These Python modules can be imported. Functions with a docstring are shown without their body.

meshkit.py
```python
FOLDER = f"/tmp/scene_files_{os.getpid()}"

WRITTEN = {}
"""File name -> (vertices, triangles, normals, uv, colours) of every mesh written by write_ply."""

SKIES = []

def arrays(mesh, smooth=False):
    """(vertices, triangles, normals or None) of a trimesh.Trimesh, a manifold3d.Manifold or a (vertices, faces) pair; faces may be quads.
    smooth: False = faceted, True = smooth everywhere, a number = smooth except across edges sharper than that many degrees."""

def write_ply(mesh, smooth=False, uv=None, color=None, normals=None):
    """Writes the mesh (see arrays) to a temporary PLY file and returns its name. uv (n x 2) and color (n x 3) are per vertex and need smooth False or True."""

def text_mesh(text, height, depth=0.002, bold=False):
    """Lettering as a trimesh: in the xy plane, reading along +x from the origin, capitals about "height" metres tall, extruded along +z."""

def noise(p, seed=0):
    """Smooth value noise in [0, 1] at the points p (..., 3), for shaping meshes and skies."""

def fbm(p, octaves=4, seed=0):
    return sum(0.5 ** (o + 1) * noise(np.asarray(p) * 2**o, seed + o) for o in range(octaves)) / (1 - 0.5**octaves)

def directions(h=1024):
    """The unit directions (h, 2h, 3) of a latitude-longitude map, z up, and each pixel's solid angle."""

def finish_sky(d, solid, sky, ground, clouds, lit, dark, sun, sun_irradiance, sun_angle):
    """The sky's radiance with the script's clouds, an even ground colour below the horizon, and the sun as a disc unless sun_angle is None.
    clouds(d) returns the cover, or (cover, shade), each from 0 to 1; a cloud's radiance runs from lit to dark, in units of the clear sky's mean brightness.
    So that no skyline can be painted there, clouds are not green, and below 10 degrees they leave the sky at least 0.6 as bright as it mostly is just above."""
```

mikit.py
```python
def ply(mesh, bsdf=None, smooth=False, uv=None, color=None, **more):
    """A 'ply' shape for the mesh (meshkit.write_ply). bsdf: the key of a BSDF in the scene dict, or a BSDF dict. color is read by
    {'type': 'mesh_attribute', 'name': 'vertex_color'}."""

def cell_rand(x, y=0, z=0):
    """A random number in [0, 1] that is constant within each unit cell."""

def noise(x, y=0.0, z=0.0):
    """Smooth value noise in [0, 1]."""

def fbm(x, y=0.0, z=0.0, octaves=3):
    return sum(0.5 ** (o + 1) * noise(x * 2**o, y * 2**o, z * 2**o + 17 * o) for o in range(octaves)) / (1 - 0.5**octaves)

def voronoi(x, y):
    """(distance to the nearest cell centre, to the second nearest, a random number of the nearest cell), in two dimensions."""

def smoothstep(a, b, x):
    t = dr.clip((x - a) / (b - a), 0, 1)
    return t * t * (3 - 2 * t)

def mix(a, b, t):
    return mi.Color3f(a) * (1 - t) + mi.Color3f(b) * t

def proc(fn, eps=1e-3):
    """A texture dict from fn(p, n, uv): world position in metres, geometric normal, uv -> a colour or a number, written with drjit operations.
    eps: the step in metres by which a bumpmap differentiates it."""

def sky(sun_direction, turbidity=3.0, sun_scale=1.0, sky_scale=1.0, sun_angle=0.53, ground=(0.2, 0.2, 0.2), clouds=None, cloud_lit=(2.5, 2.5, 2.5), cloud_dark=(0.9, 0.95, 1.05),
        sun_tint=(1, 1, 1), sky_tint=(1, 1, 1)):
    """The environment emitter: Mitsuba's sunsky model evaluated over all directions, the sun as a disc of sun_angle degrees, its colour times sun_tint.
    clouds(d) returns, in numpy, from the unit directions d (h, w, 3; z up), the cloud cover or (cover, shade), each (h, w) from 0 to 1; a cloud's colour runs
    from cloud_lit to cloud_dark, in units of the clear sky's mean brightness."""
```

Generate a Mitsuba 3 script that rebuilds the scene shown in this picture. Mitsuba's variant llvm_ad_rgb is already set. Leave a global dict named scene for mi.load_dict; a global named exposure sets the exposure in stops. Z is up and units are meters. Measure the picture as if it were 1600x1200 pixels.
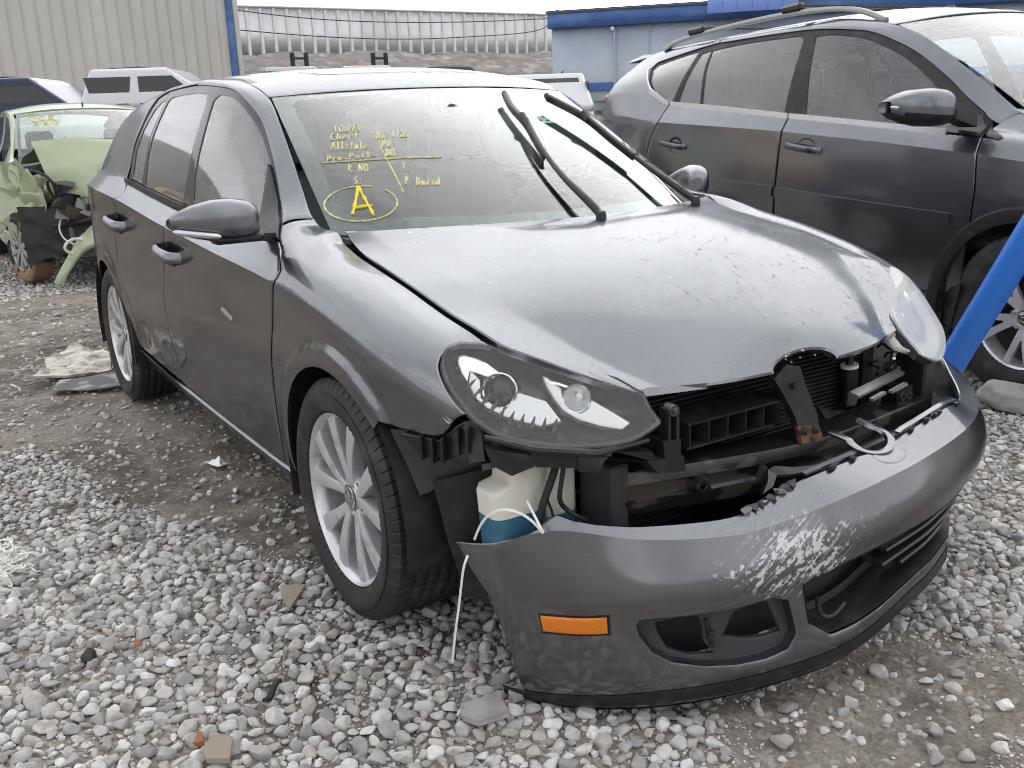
import math, random
import numpy as np, trimesh, mitsuba as mi, drjit as dr, mikit, meshkit
from mikit import proc, noise, fbm, voronoi, cell_rand, smoothstep, mix

scene, labels = {}, {}
T4 = mi.ScalarTransform4f

# ---------------- camera, sky, exposure ----------------
_f = 1533.345; _yaw, _pit, _rol = 2.568792, -.270469, -.0354231
_F = np.array([math.cos(_pit) * math.cos(_yaw), math.cos(_pit) * math.sin(_yaw), math.sin(_pit)])
_r = np.cross(_F, [0, 0, 1]); _r /= np.linalg.norm(_r); _u = np.cross(_r, _F)
_up = -_r * math.sin(_rol) + _u * math.cos(_rol)
EYE = np.array([2.203645, -1.766967, 1.251256])
scene['camera'] = dict(type='perspective', fov=math.degrees(2 * math.atan(800 / _f)), fov_axis='x', near_clip=.05, far_clip=900.,
                       to_world=T4().look_at(origin=EYE.tolist(), target=(EYE + _F).tolist(), up=_up.tolist()))

def clouds(d):
    """A closed, broken overcast: brightest low in front where the sun stands behind it, greyer banks behind and overhead."""
    q = d / np.maximum(d[..., 2:3] + .28, .08)
    a = meshkit.fbm(np.stack([q[..., 0] * 1.1 + 3.1, q[..., 1] * 1.1 + 7.7, q[..., 2] * 0], -1), 5)
    b = meshkit.fbm(np.stack([q[..., 0] * 2.9 + 11, q[..., 1] * 2.3 + 1.7, q[..., 2] * 0 + 4], -1), 5)
    sh = (a - .5) * 1.5 + (b - .5) * .9
    s = np.array([-.55, .72, .62]); s = s / np.linalg.norm(s)
    near = np.exp(-np.square(np.arccos(np.clip(d @ s, -1, 1)) / .85))
    return np.ones(d.shape[:2]), np.clip(.60 + .10 * d[..., 2] + sh * .42 - near * .50, 0, 1)

scene['sky'] = mikit.sky((-.62, .66, .62), turbidity=3, sun_scale=.10, sun_angle=80, sun_tint=(.80, .95, 1.18), clouds=clouds,
                         cloud_lit=(5.8, 5.88, 6.05), cloud_dark=(.80, .83, .88), ground=(.22, .21, .2))
exposure = 2.4

import shapely
import shapely.geometry as sg
from shapely.ops import unary_union
from scipy.interpolate import PchipInterpolator, CubicSpline, RBFInterpolator
from scipy.spatial import Delaunay, ConvexHull
import manifold3d as m3

A_ = np.array

def spl(P, n=None, k=8, closed=False):
    """Smooth curve through the points P; n samples, or k per span."""
    P = A_(P, float)
    if closed: P = np.vstack([P, P[:1]])
    d = np.r_[0, np.cumsum(np.sqrt(np.linalg.norm(np.diff(P, axis=0), axis=1)) + 1e-9)]
    c = CubicSpline(d, P, bc_type='periodic' if closed else 'natural') if len(P) > 2 else None
    t = np.linspace(0, d[-1], n or k * (len(P) - 1) + 1)
    if c is None: return P[0] + (P[1] - P[0]) * (t / d[-1])[:, None]
    return c(t)[:-1] if closed else c(t)

def dense(P, h, closed=True):
    """Polyline P resampled so that no step exceeds h (2-D or 3-D)."""
    P = A_(P, float); out = []
    n = len(P)
    for i in range(n if closed else n - 1):
        a, b = P[i], P[(i + 1) % n]
        m = max(1, int(math.ceil(np.linalg.norm(b - a) / h)))
        out += [a + (b - a) * j / m for j in range(m)]
    if not closed: out.append(P[-1])
    return A_(out)

class Loft:
    """A surface through longitudinal lines: each table is rows (x, w, z); crease[k](x) in 0..1 sharpens line k."""
    def __init__(s, tables, crease={}, post=None):
        s.T = [A_(t, float) for t in tables]
        s.T = [t[np.argsort(t[:, 0])] for t in s.T]
        s.I = [PchipInterpolator(t[:, 0], t[:, 1:], extrapolate=False) for t in s.T]
        s.crease, s.post = crease, post
    def line(s, k, x):
        t = s.T[k]; return s.I[k](np.clip(x, t[0, 0], t[-1, 0]))
    def wz(s, x, t):
        x = A_(x, float); t = A_(t, float)
        K = len(s.I); L = np.stack([s.line(k, x) for k in range(K)], 0)
        k = np.clip(np.floor(t).astype(int), 0, K - 2); f = (t - k)[:, None]; i = np.arange(len(x))
        def tangent(q, side):
            lo, hi = np.clip(q - 1, 0, K - 1), np.clip(q + 1, 0, K - 1)
            cen = (L[hi, i] - L[lo, i]) * .5
            end = (q == 0) | (q == K - 1)
            one = (L[hi, i] - L[q, i]) if side > 0 else (L[q, i] - L[lo, i])
            c = np.zeros(len(x))
            for kk, fn in s.crease.items():
                m = q == kk
                if m.any(): c[m] = fn(x[m]) if callable(fn) else fn
            c = np.where(end, 1.0, c)[:, None]
            return cen * (1 - c) + one * c
        p0, p1, m0, m1 = L[k, i], L[k + 1, i], tangent(k, 1), tangent(k + 1, -1)
        f2, f3 = f * f, f * f * f
        return p0 * (2 * f3 - 3 * f2 + 1) + m0 * (f3 - 2 * f2 + f) + p1 * (3 * f2 - 2 * f3) + m1 * (f3 - f2)
    def __call__(s, U):
        U = A_(U, float); q = s.wz(U[:, 0], U[:, 1])
        if q.shape[1] == 3: return s.post(q, U) if s.post else q
        P = np.stack([U[:, 0], -q[:, 0], q[:, 1]], 1)
        return s.post(P, U) if s.post else P

def tri(poly, h, sc=(1, 1), inset=None, holes=(), lines=()):
    """(points, faces, boundary mask) of a triangulated polygon, interior grid h, in metres after scaling by sc."""
    sc = A_(sc, float)
    P = sg.Polygon(A_(poly) * sc, [A_(q) * sc for q in holes])
    if not P.is_valid: P = P.buffer(0)
    if P.geom_type != 'Polygon': P = max(P.geoms, key=lambda g: g.area)
    rings = [P.exterior] + list(P.interiors)
    pts = [dense(A_(r.coords)[:-1], h) for r in rings]; nb = sum(map(len, pts))
    if inset:
        Q = P.buffer(-inset)
        for g in getattr(Q, 'geoms', [Q]):
            if not g.is_empty:
                for r in [g.exterior] + list(g.interiors): pts.append(dense(A_(r.coords)[:-1], h))
    LQ = None
    if len(lines):
        LQ = unary_union([sg.LineString(A_(q) * sc) for q in lines]); Lp = np.vstack([dense(A_(q) * sc, h * .6, False) for q in lines])
        pts.append(Lp[shapely.contains_xy(P.buffer(-(h * .35 + (inset or 0))), Lp[:, 0], Lp[:, 1])])
    x0, y0, x1, y1 = P.bounds
    gx, gy = np.meshgrid(np.arange(x0 + h / 2, x1, h), np.arange(y0 + h / 2, y1, h * .87))
    gx[1::2] += h / 2
    G = np.c_[gx.ravel(), gy.ravel()]
    keep = shapely.contains_xy(P.buffer(-(h * .45 + (inset or 0))), G[:, 0], G[:, 1])
    if LQ is not None: keep &= shapely.distance(shapely.points(G), LQ) > h * .5
    V = np.vstack(pts + [G[keep]])
    D = Delaunay(V); F = D.simplices
    c = V[F].mean(1)
    a = V[F]; area = np.abs(np.cross(a[:, 1] - a[:, 0], a[:, 2] - a[:, 0]))
    F = F[shapely.contains_xy(P.buffer(1e-6), c[:, 0], c[:, 1]) & (area > 1e-10)]
    a = V[F]; cr = np.cross(a[:, 1] - a[:, 0], a[:, 2] - a[:, 0]); F[cr < 0] = F[cr < 0][:, ::-1]
    b = np.zeros(len(V), bool); b[:nb] = True
    return V / sc, F, b

def vnormals(V, F):
    n = np.zeros_like(V); f = np.cross(V[F[:, 1]] - V[F[:, 0]], V[F[:, 2]] - V[F[:, 0]])
    for k in range(3): np.add.at(n, F[:, k], f)
    return n / np.maximum(np.linalg.norm(n, axis=1, keepdims=True), 1e-12)

def panel(fn, poly, h=.02, sc=(1, 1), t=.012, lip=.003, holes=(), out=None, off=0., lines=()):
    """A sheet panel: polygon in parameter space mapped by fn, edges rounded over by lip and folded in by t. out: a point the front faces."""
    U, F, b = tri(poly, h, sc, inset=lip * 1.6 if lip else None, holes=holes, lines=lines)
    V = fn(U); n = vnormals(V, F)
    if out is not None and ((A_(out) - V) * n).sum(1).mean() < 0: F, n = F[:, ::-1], -n
    V = V + n * off
    if lip: V[b] -= n[b] * lip * .8
    if t:
        E = np.sort(np.vstack([F[:, [0, 1]], F[:, [1, 2]], F[:, [2, 0]]]), 1)
        Ed = np.vstack([F[:, [0, 1]], F[:, [1, 2]], F[:, [2, 0]]])
        _, idx, cnt = np.unique(E, axis=0, return_index=True, return_counts=True)
        be = Ed[idx[cnt == 1]]
        ids = np.unique(be); mp = -np.ones(len(V), int); mp[ids] = np.arange(len(ids)) + len(V)
        V2 = V[ids] - n[ids] * t
        F2 = np.vstack([np.c_[be[:, 1], be[:, 0], mp[be[:, 0]]], np.c_[be[:, 1], mp[be[:, 0]], mp[be[:, 1]]]])
        V = np.vstack([V, V2]); F = np.vstack([F, F2])
    return trimesh.Trimesh(V, F, process=False)

def mirror(m):
    m = m.copy(); m.vertices = m.vertices * [1, -1, 1]; m.faces = m.faces[:, ::-1]; return m

def cat(ms): return trimesh.util.concatenate([m for m in ms if m is not None])

def box(size, at=(0, 0, 0), rot=None, bev=.0):
    """A box, its edges rounded by bev."""
    s = A_(size, float) / 2
    if bev:
        bev = min(bev, s.min() * .95)
        c = m3.Manifold.hull_points(A_([[a * (s[0] - p), b * (s[1] - q), c * (s[2] - r)] for a in (-1, 1) for b in (-1, 1) for c in (-1, 1) for p, q, r in ((0, bev, bev), (bev, 0, bev), (bev, bev, 0))]))
        g = c.to_mesh(); m = trimesh.Trimesh(g.vert_properties[:, :3], g.tri_verts)
    else: m = trimesh.creation.box(s * 2)
    if rot is not None: m.apply_transform(rotm(rot))
    m.apply_translation(at); return m

def rotm(r):
    return trimesh.transformations.euler_matrix(*[math.radians(a) for a in r])

def tube(path, r, n=10, cap=True):
    """A tube along a polyline; r a number or one per point."""
    P = A_(path, float); r = np.broadcast_to(A_(r, float), (len(P),))
    T = np.gradient(P, axis=0); T /= np.maximum(np.linalg.norm(T, axis=1, keepdims=True), 1e-9)
    u = np.cross(T[0], [0, 0, 1.]); 
    if np.linalg.norm(u) < .1: u = np.cross(T[0], [0, 1., 0])
    u /= np.linalg.norm(u); a = np.arange(n) * 2 * np.pi / n; V = []
    for p, t, q in zip(P, T, r):
        u = u - t * (u @ t); u /= np.linalg.norm(u); w = np.cross(t, u)
        V.append(p + q * (np.cos(a)[:, None] * u + np.sin(a)[:, None] * w))
    m = len(P); V = np.vstack(V); i = np.arange(n); F = []
    for k in range(m - 1):
        x, y = k * n + i, k * n + (i + 1) % n
        F += [np.c_[x, y, y + n], np.c_[x, y + n, x + n]]
    if cap:
        V = np.vstack([V, P[:1], P[-1:]]); F += [np.c_[(i + 1) % n, i, i * 0 + m * n], np.c_[(m - 1) * n + i, (m - 1) * n + (i + 1) % n, i * 0 + m * n + 1]]
    return trimesh.Trimesh(V, np.vstack(F)[:, ::-1], process=False)

def grid(V):
    """Mesh of an (a, b, 3) array of points."""
    a, b = V.shape[:2]; i = np.arange(a * b).reshape(a, b)
    q = np.c_[i[:-1, :-1].ravel(), i[1:, :-1].ravel(), i[1:, 1:].ravel(), i[:-1, 1:].ravel()]
    return trimesh.Trimesh(V.reshape(-1, 3), np.vstack([q[:, [0, 1, 2]], q[:, [0, 2, 3]]]), process=False)

def sweep(path, prof, up=(0, 0, 1), cap=True):
    """Closed 2-D profile (side, up) carried along a path."""
    P = A_(path, float); T = np.gradient(P, axis=0); T /= np.linalg.norm(T, axis=1, keepdims=True)
    S = np.cross(T, up); S /= np.linalg.norm(S, axis=1, keepdims=True); W = np.cross(S, T)
    q = A_(prof, float); n = len(q)
    V = (P[:, None] + S[:, None] * q[None, :, :1] + W[:, None] * q[None, :, 1:]).reshape(-1, 3)
    i = np.arange(n); F = []
    for k in range(len(P) - 1):
        x, y = k * n + i, k * n + (i + 1) % n
        F += [np.c_[x, y, y + n], np.c_[x, y + n, x + n]]
    m = trimesh.Trimesh(V, np.vstack(F), process=False)
    if cap:
        v2, f2 = trimesh.creation.triangulate_polygon(sg.Polygon(q), engine='earcut') if False else (q, Delaunay(q).simplices)
        c = q[f2].mean(1); f2 = f2[shapely.contains_xy(sg.Polygon(q).buffer(1e-7), c[:, 0], c[:, 1])]
        m = trimesh.Trimesh(V, np.vstack([m.faces, f2, f2[:, ::-1] + (len(P) - 1) * n]), process=False)
    m.fix_normals(); return m

def plate(poly, t, h=None, holes=()):
    """A 2-D polygon extruded by t along z (centred)."""
    P = sg.Polygon(poly, holes)
    if not P.is_valid: P = P.buffer(0)
    m = trimesh.creation.extrude_polygon(P, t); m.apply_translation([0, 0, -t / 2]); return m

def lathe(prof, n=48):
    """Profile of (radius, height) turned about z."""
    q = A_(prof, float); a = np.arange(n) * 2 * np.pi / n
    V = np.stack([q[:, None, 0] * np.cos(a), q[:, None, 0] * np.sin(a), q[:, None, 1] + 0 * a], -1)
    V = np.concatenate([V, V[:, :1]], 1)
    m = grid(V); m.merge_vertices(); return m

def hull(pts):
    g = m3.Manifold.hull_points(A_(pts, float)).to_mesh(); return trimesh.Trimesh(g.vert_properties[:, :3], g.tri_verts)

def frame(o, x, y, z):
    M = np.eye(4); M[:3, 0], M[:3, 1], M[:3, 2], M[:3, 3] = x, y, z, o; return M

def moved(m, M):
    m = m.copy(); m.apply_transform(M); return m

# ---- grey hatchback: longitudinal lines of the body side, rows (x, half width, z) ----
def sstep(a, b, x):
    t = np.clip((A_(x, float) - a) / (b - a), 0, 1); return t * t * (3 - 2 * t)
G_L = [
 [(-3.2, .70, .26), (-2.9, .76, .24), (-2.2, .80, .205), (-1.4, .80, .19), (-.44, .80, .185), (.1, .78, .19), (.5, .7, .2), (.6, .6, .2)],
 [(-3.2, .74, .34), (-2.9, .80, .32), (-2.2, .853, .303), (-1.42, .857, .279), (-.44, .855, .266), (.1, .85, .27), (.35, .83, .3), (.5, .79, .35), (.6, .7, .35)],
 [(-3.2, .76, .42), (-2.9, .83, .40), (-2.2, .868, .385), (-1.42, .868, .362), (-.44, .866, .345), (.1, .868, .36), (.35, .85, .40), (.5, .80, .43), (.6, .7, .45)],
 [(-3.2, .775, .62), (-2.9, .850, .61), (-2.5, .882, .61), (-2.2, .886, .605), (-1.42, .889, .60), (-.44, .887, .59), (0, .887, .57), (.2, .876, .55), (.35, .853, .545), (.45, .826, .53), (.52, .798, .53), (.6, .72, .53)],
 [(-3.2, .775, .80), (-2.9, .850, .80), (-2.5, .880, .79), (-2.2, .883, .78), (-1.42, .883, .74), (-.44, .883, .72), (0, .886, .70), (.2, .878, .66), (.35, .856, .625), (.45, .827, .60), (.52, .797, .585), (.6, .72, .58)],
 [(-3.2, .775, .985), (-2.9, .845, .985), (-2.5, .880, .978), (-2.2, .886, .965), (-1.42, .888, .905), (-.83, .888, .866), (-.44, .886, .843), (-.2, .884, .822), (0, .882, .79), (.2, .876, .745), (.35, .856, .700), (.45, .827, .660), (.52, .796, .632), (.6, .72, .62)],
 [(-3.2, .72, 1.03), (-2.9, .775, 1.04), (-2.5, .795, 1.036), (-2.2, .800, 1.012), (-1.48, .802, .951), (-.8, .812, .915), (-.466, .828, .900), (-.306, .848, .892), (-.15, .858, .865), (0, .860, .836), (.2, .858, .787), (.35, .841, .743), (.45, .816, .702), (.52, .788, .668), (.6, .71, .65)],
 [(-3.2, .66, 1.12), (-2.9, .72, 1.15), (-2.5, .742, 1.17), (-2.2, .742, 1.20), (-1.48, .745, 1.16), (-1.04, .742, 1.09), (-.8, .748, 1.03), (-.63, .780, .958), (-.466, .797, .931), (-.306, .805, .920), (-.15, .822, .888), (0, .818, .863), (.2, .818, .815), (.35, .805, .770), (.45, .786, .732), (.52, .765, .698), (.6, .69, .67)],
 [(-3.2, .58, 1.22), (-2.9, .645, 1.27), (-2.5, .655, 1.33), (-2.25, .650, 1.355), (-2.06, .642, 1.378), (-1.66, .640, 1.386), (-1.42, .642, 1.375), (-1.2, .644, 1.345), (-1.04, .648, 1.285), (-.97, .652, 1.250), (-.80, .680, 1.140), (-.63, .724, 1.010), (-.55, .741, .981), (-.466, .751, .958), (-.306, .750, .942), (-.15, .765, .902), (0, .765, .877), (.2, .768, .832), (.35, .758, .788), (.45, .742, .752), (.52, .72, .72), (.6, .66, .69)],
 [(-3.2, .50, 1.25), (-2.9, .555, 1.31), (-2.5, .565, 1.372), (-2.1, .57, 1.402), (-1.7, .575, 1.41), (-1.4, .58, 1.395), (-1.2, .583, 1.37), (-1.037, .589, 1.326), (-.857, .620, 1.227), (-.72, .645, 1.133), (-.595, .668, 1.043), (-.475, .688, .976), (-.40, .690, .957), (-.306, .684, .950), (-.27, .684, .922), (-.19, .692, .903), (-.06, .702, .884), (.12, .707, .853), (.29, .700, .811), (.39, .690, .788), (.446, .677, .765), (.52, .655, .735), (.6, .6, .70)],
]
def golf_post(P, U):
    """Arch flares, and the shallow dents low on the doors."""
    P = P.copy(); x, z = P[:, 0], P[:, 2]; d = np.zeros(len(P))
    for cx, cz, r0 in ((0.0, .315, .345), (-2.578, .315, .345)):
        r = np.hypot(x - cx, z - cz)
        k = np.clip((r0 + .062 - r) / .014, 0, 1); k = k * k * (3 - 2 * k)
        d += .010 * k * sstep(.20, .34, z) * (1 - sstep(.24, .34, x - cx))
    for cx, cz, rx, rz, a in ((-1.95, .47, .16, .07, .010), (-1.62, .40, .13, .05, .008), (-1.30, .47, .10, .06, -.007), (-1.75, .62, .25, .05, .004), (-.80, .36, .16, .06, .006), (-.62, .52, .10, .05, -.004), (-1.05, .40, .12, .05, .005), (-2.02, .39, .08, .04, .012)):
        d -= a * np.exp(-((x - cx) / rx) ** 2 - ((z - cz) / rz) ** 2)
    q = meshkit.fbm(np.c_[x * 6, z * 14, x * 0]) if 'meshkit' in globals() else 0
    d += q * .0035 * np.exp(-((z - .45) / .16) ** 2) * (1 - sstep(-.55, -.35, x)) * sstep(-2.25, -2.0, x) if np.ndim(q) else 0
    P[:, 1] -= d
    return P
c5 = lambda x: 1 - sstep(-.25, .15, x)
c6 = lambda x: 1 - sstep(-.42, -.22, x)
G_side = Loft(G_L, {1: 1., 5: c5, 6: c6, 8: .35}, golf_post)

# ---- front bumper cover: lines from the top edge down, rows (u, x, y, z) for its right half, mirrored; then its slumped pose ----
BU = [0, .15, .3, .42, .55, .7, .85, 1]
B_half = [
 [(.20, .886, .590), (.38, .864, .604), (.53, .778, .652), (.645, .645, .618), (.755, .475, .596), (.803, .29, .622), (.812, .12, .618), (.812, 0, .604)],
 [(.20, .893, .572), (.385, .876, .585), (.545, .792, .622), (.685, .672, .588), (.800, .485, .563), (.858, .30, .570), (.882, .13, .574), (.887, 0, .574)],
 [(.20, .897, .48), (.39, .884, .48), (.55, .808, .48), (.700, .690, .48), (.812, .50, .475), (.872, .305, .48), (.900, .13, .485), (.906, 0, .485)],
 [(.20, .893, .39), (.39, .880, .38), (.55, .806, .37), (.700, .690, .37), (.812, .50, .380), (.872, .305, .395), (.900, .13, .40), (.906, 0, .40)],
 [(.25, .885, .27), (.395, .872, .26), (.55, .80, .25), (.70, .685, .245), (.812, .50, .240), (.880, .305, .235), (.908, .13, .235), (.914, 0, .235)],
 [(.27, .870, .21), (.39, .852, .20), (.535, .78, .19), (.68, .67, .185), (.79, .485, .18), (.855, .30, .175), (.883, .13, .175), (.888, 0, .175)],
 [(.27, .80, .20), (.37, .79, .19), (.49, .72, .18), (.62, .61, .175), (.72, .45, .17), (.78, .28, .165), (.80, .13, .165), (.805, 0, .165)],
]
B_L = [[(u, x, -y, z) for u, (x, y, z) in zip(BU, r)] + [(2 - u, x, y, z) for u, (x, y, z) in list(zip(BU, r))[-2::-1]] for r in B_half]
B_nom = Loft(B_L, {1: 1., 4: .8, 5: .3})
def rodrigues(v):
    a = np.linalg.norm(v); k = A_(v) / a; K = A_([[0, -k[2], k[1]], [k[2], 0, -k[0]], [-k[1], k[0], 0]])
    return np.eye(3) + math.sin(a) * K + (1 - math.cos(a)) * K @ K
B_R, B_c, B_t = rodrigues([.0531, -.1145, .1068]), A_([.6, 0, .4]), A_([.059, .127, -.167])
def b_pose(P): return (A_(P) - B_c) @ B_R.T + B_c + B_t
def B_fn(U): return b_pose(B_nom(U))

# ---- headlamp lens: offset d along n over (t along the lamp, z) ----
HL_o, HL_t, HL_n = A_([.56, -.62, 0]), A_([.725, .688, 0]), A_([.688, -.725, 0])
HL_n = HL_n / np.linalg.norm(HL_n); HL_t = HL_t / np.linalg.norm(HL_t)
_an = A_([(.396, -.737, .776), (.395, -.766, .768), (.406, -.789, .754), (.419, -.803, .739), (.436, -.809, .722), (.46, -.812, .70), (.484, -.808, .676), (.512, -.798, .652), (.45, -.667, .762), (.52, -.605, .728), (.59, -.525, .688), (.648, -.45, .656), (.737, -.451, .616), (.66, -.66, .58), (.715, -.55, .578), (.57, -.755, .608)])
def _hb(t, z): z = z - .67; return np.stack([1 + 0 * t, t, z, t * t, t * z, z * z, t ** 3], -1)
_t, _d = (_an - HL_o) @ HL_t, (_an - HL_o) @ HL_n
HL_c = np.linalg.lstsq(np.vstack([_hb(_t, _an[:, 2]), .02 * np.eye(7)]), np.r_[_d, np.zeros(7)], rcond=None)[0]
def hl_fn(U, off=0.):
    U = A_(U, float); d = _hb(U[:, 0], U[:, 1]) @ HL_c + off
    return HL_o + U[:, :1] * HL_t + d[:, None] * HL_n + np.c_[0 * d, 0 * d, U[:, 1]]

# ---- dark SUV beside it: side lines in its own frame (x from the front axle, half width, z), then its place ----
S_L = [
 [(-3.75, .70, .50), (-3.2, .80, .34), (-2.2, .82, .27), (-.4, .82, .27), (.5, .80, .30), (.9, .55, .35)],
 [(-3.75, .76, .58), (-3.2, .87, .45), (-2.2, .895, .40), (-.4, .895, .40), (.5, .86, .42), (.9, .60, .45)],
 [(-3.75, .78, .70), (-3.2, .885, .58), (-2.2, .905, .50), (-.4, .905, .49), (.5, .87, .52), (.9, .62, .55)],
 [(-3.75, .78, .88), (-3.2, .893, .82), (-2.2, .915, .76), (-.4, .915, .75), (.5, .875, .74), (.9, .63, .70)],
 [(-3.75, .77, 1.16), (-3.2, .870, 1.185), (-2.9, .895, 1.165), (-1.67, .905, 1.105), (-.4, .905, 1.01), (0, .885, .965), (.5, .84, .92), (.9, .62, .84)],
 [(-3.75, .74, 1.30), (-3.2, .82, 1.345), (-2.95, .825, 1.325), (-2.74, .830, 1.268), (-2.41, .838, 1.245), (-1.63, .855, 1.185), (-.63, .860, 1.10), (-.4, .865, 1.08), (0, .84, 1.03), (.5, .77, .97), (.9, .55, .88)],
 [(-3.75, .68, 1.40), (-3.2, .755, 1.44), (-2.7, .765, 1.445), (-2.0, .765, 1.42), (-1.5, .768, 1.395), (-1.1, .785, 1.30), (-.85, .805, 1.20), (-.55, .825, 1.12), (-.4, .83, 1.10), (0, .75, 1.07), (.5, .65, 1.0), (.9, .45, .90)],
 [(-3.75, .58, 1.46), (-3.4, .60, 1.535), (-3.0, .63, 1.588), (-2.5, .648, 1.608), (-1.8, .650, 1.618), (-1.35, .655, 1.582), (-1.07, .672, 1.495), (-.78, .712, 1.347), (-.55, .765, 1.18), (-.45, .79, 1.125), (-.25, .80, 1.10), (0, .795, 1.075), (.5, .735, 1.0), (.9, .5, .90)],
 [(-3.75, .52, 1.50), (-3.4, .555, 1.575), (-3.2, .57, 1.605), (-2.5, .595, 1.636), (-1.6, .60, 1.658), (-1.17, .61, 1.598), (-1.0, .625, 1.542), (-.75, .660, 1.412), (-.50, .700, 1.272), (-.34, .730, 1.190), (-.2, .765, 1.135), (0, .77, 1.10), (.5, .715, 1.02), (.9, .46, .92)],
]
def suv_arch(P, U):
    P = P.copy(); return P
S_side = Loft(S_L, {1: .9, 4: .9, 5: lambda x: 1 - sstep(-.6, -.4, x), 7: .3}, suv_arch)
_h = math.radians(-6.94); _c, _s = math.cos(_h), math.sin(_h)
S_M = np.array([[_c, -_s, 0, .122 - _s * .915], [_s, _c, 0, 2.147 + _c * .915], [0, 0, 1, 0], [0, 0, 0, 1.]])
def S_w(P): return A_(P) @ S_M[:3, :3].T + S_M[:3, 3]

# ---------------- registering meshes ----------------
def put(key, mesh, mat, smooth=35, M=None, n=True, **kw):
    """One entry of the scene; a key that is taken gets the next number."""
    if n and key in scene:
        i = 1
        while f'{key}_{i:03d}' in scene: i += 1
        key = f'{key}_{i:03d}'
    m = mesh if M is None else moved(mesh, M)
    scene[key] = mikit.ply(m, mat, smooth=smooth, **kw)
    return key

def lab(key, label=None, cat=None, group=None, kind=None):
    labels[key] = {k: v for k, v in dict(label=label, category=cat, group=group, kind=kind).items() if v}

# ---------------- materials ----------------
def two(b): return {'type': 'twosided', 'bsdf': b}
def rgb(*c): return {'type': 'rgb', 'value': list(c)}
def mat(k, c, rough=.5, metal=0., spec=.5, bump=None, coat=0., **kw):
    b = dict(type='principled', base_color=c if isinstance(c, dict) else rgb(*c), roughness=rough, metallic=metal, specular=spec, **kw)
    if coat: b.update(clearcoat=coat, clearcoat_gloss=.95)
    if bump: b = {'type': 'bumpmap', 'tex': proc(bump[0], bump[2]), 'scale': bump[1], 'bsdf': b}
    scene[k] = two(b)

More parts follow.
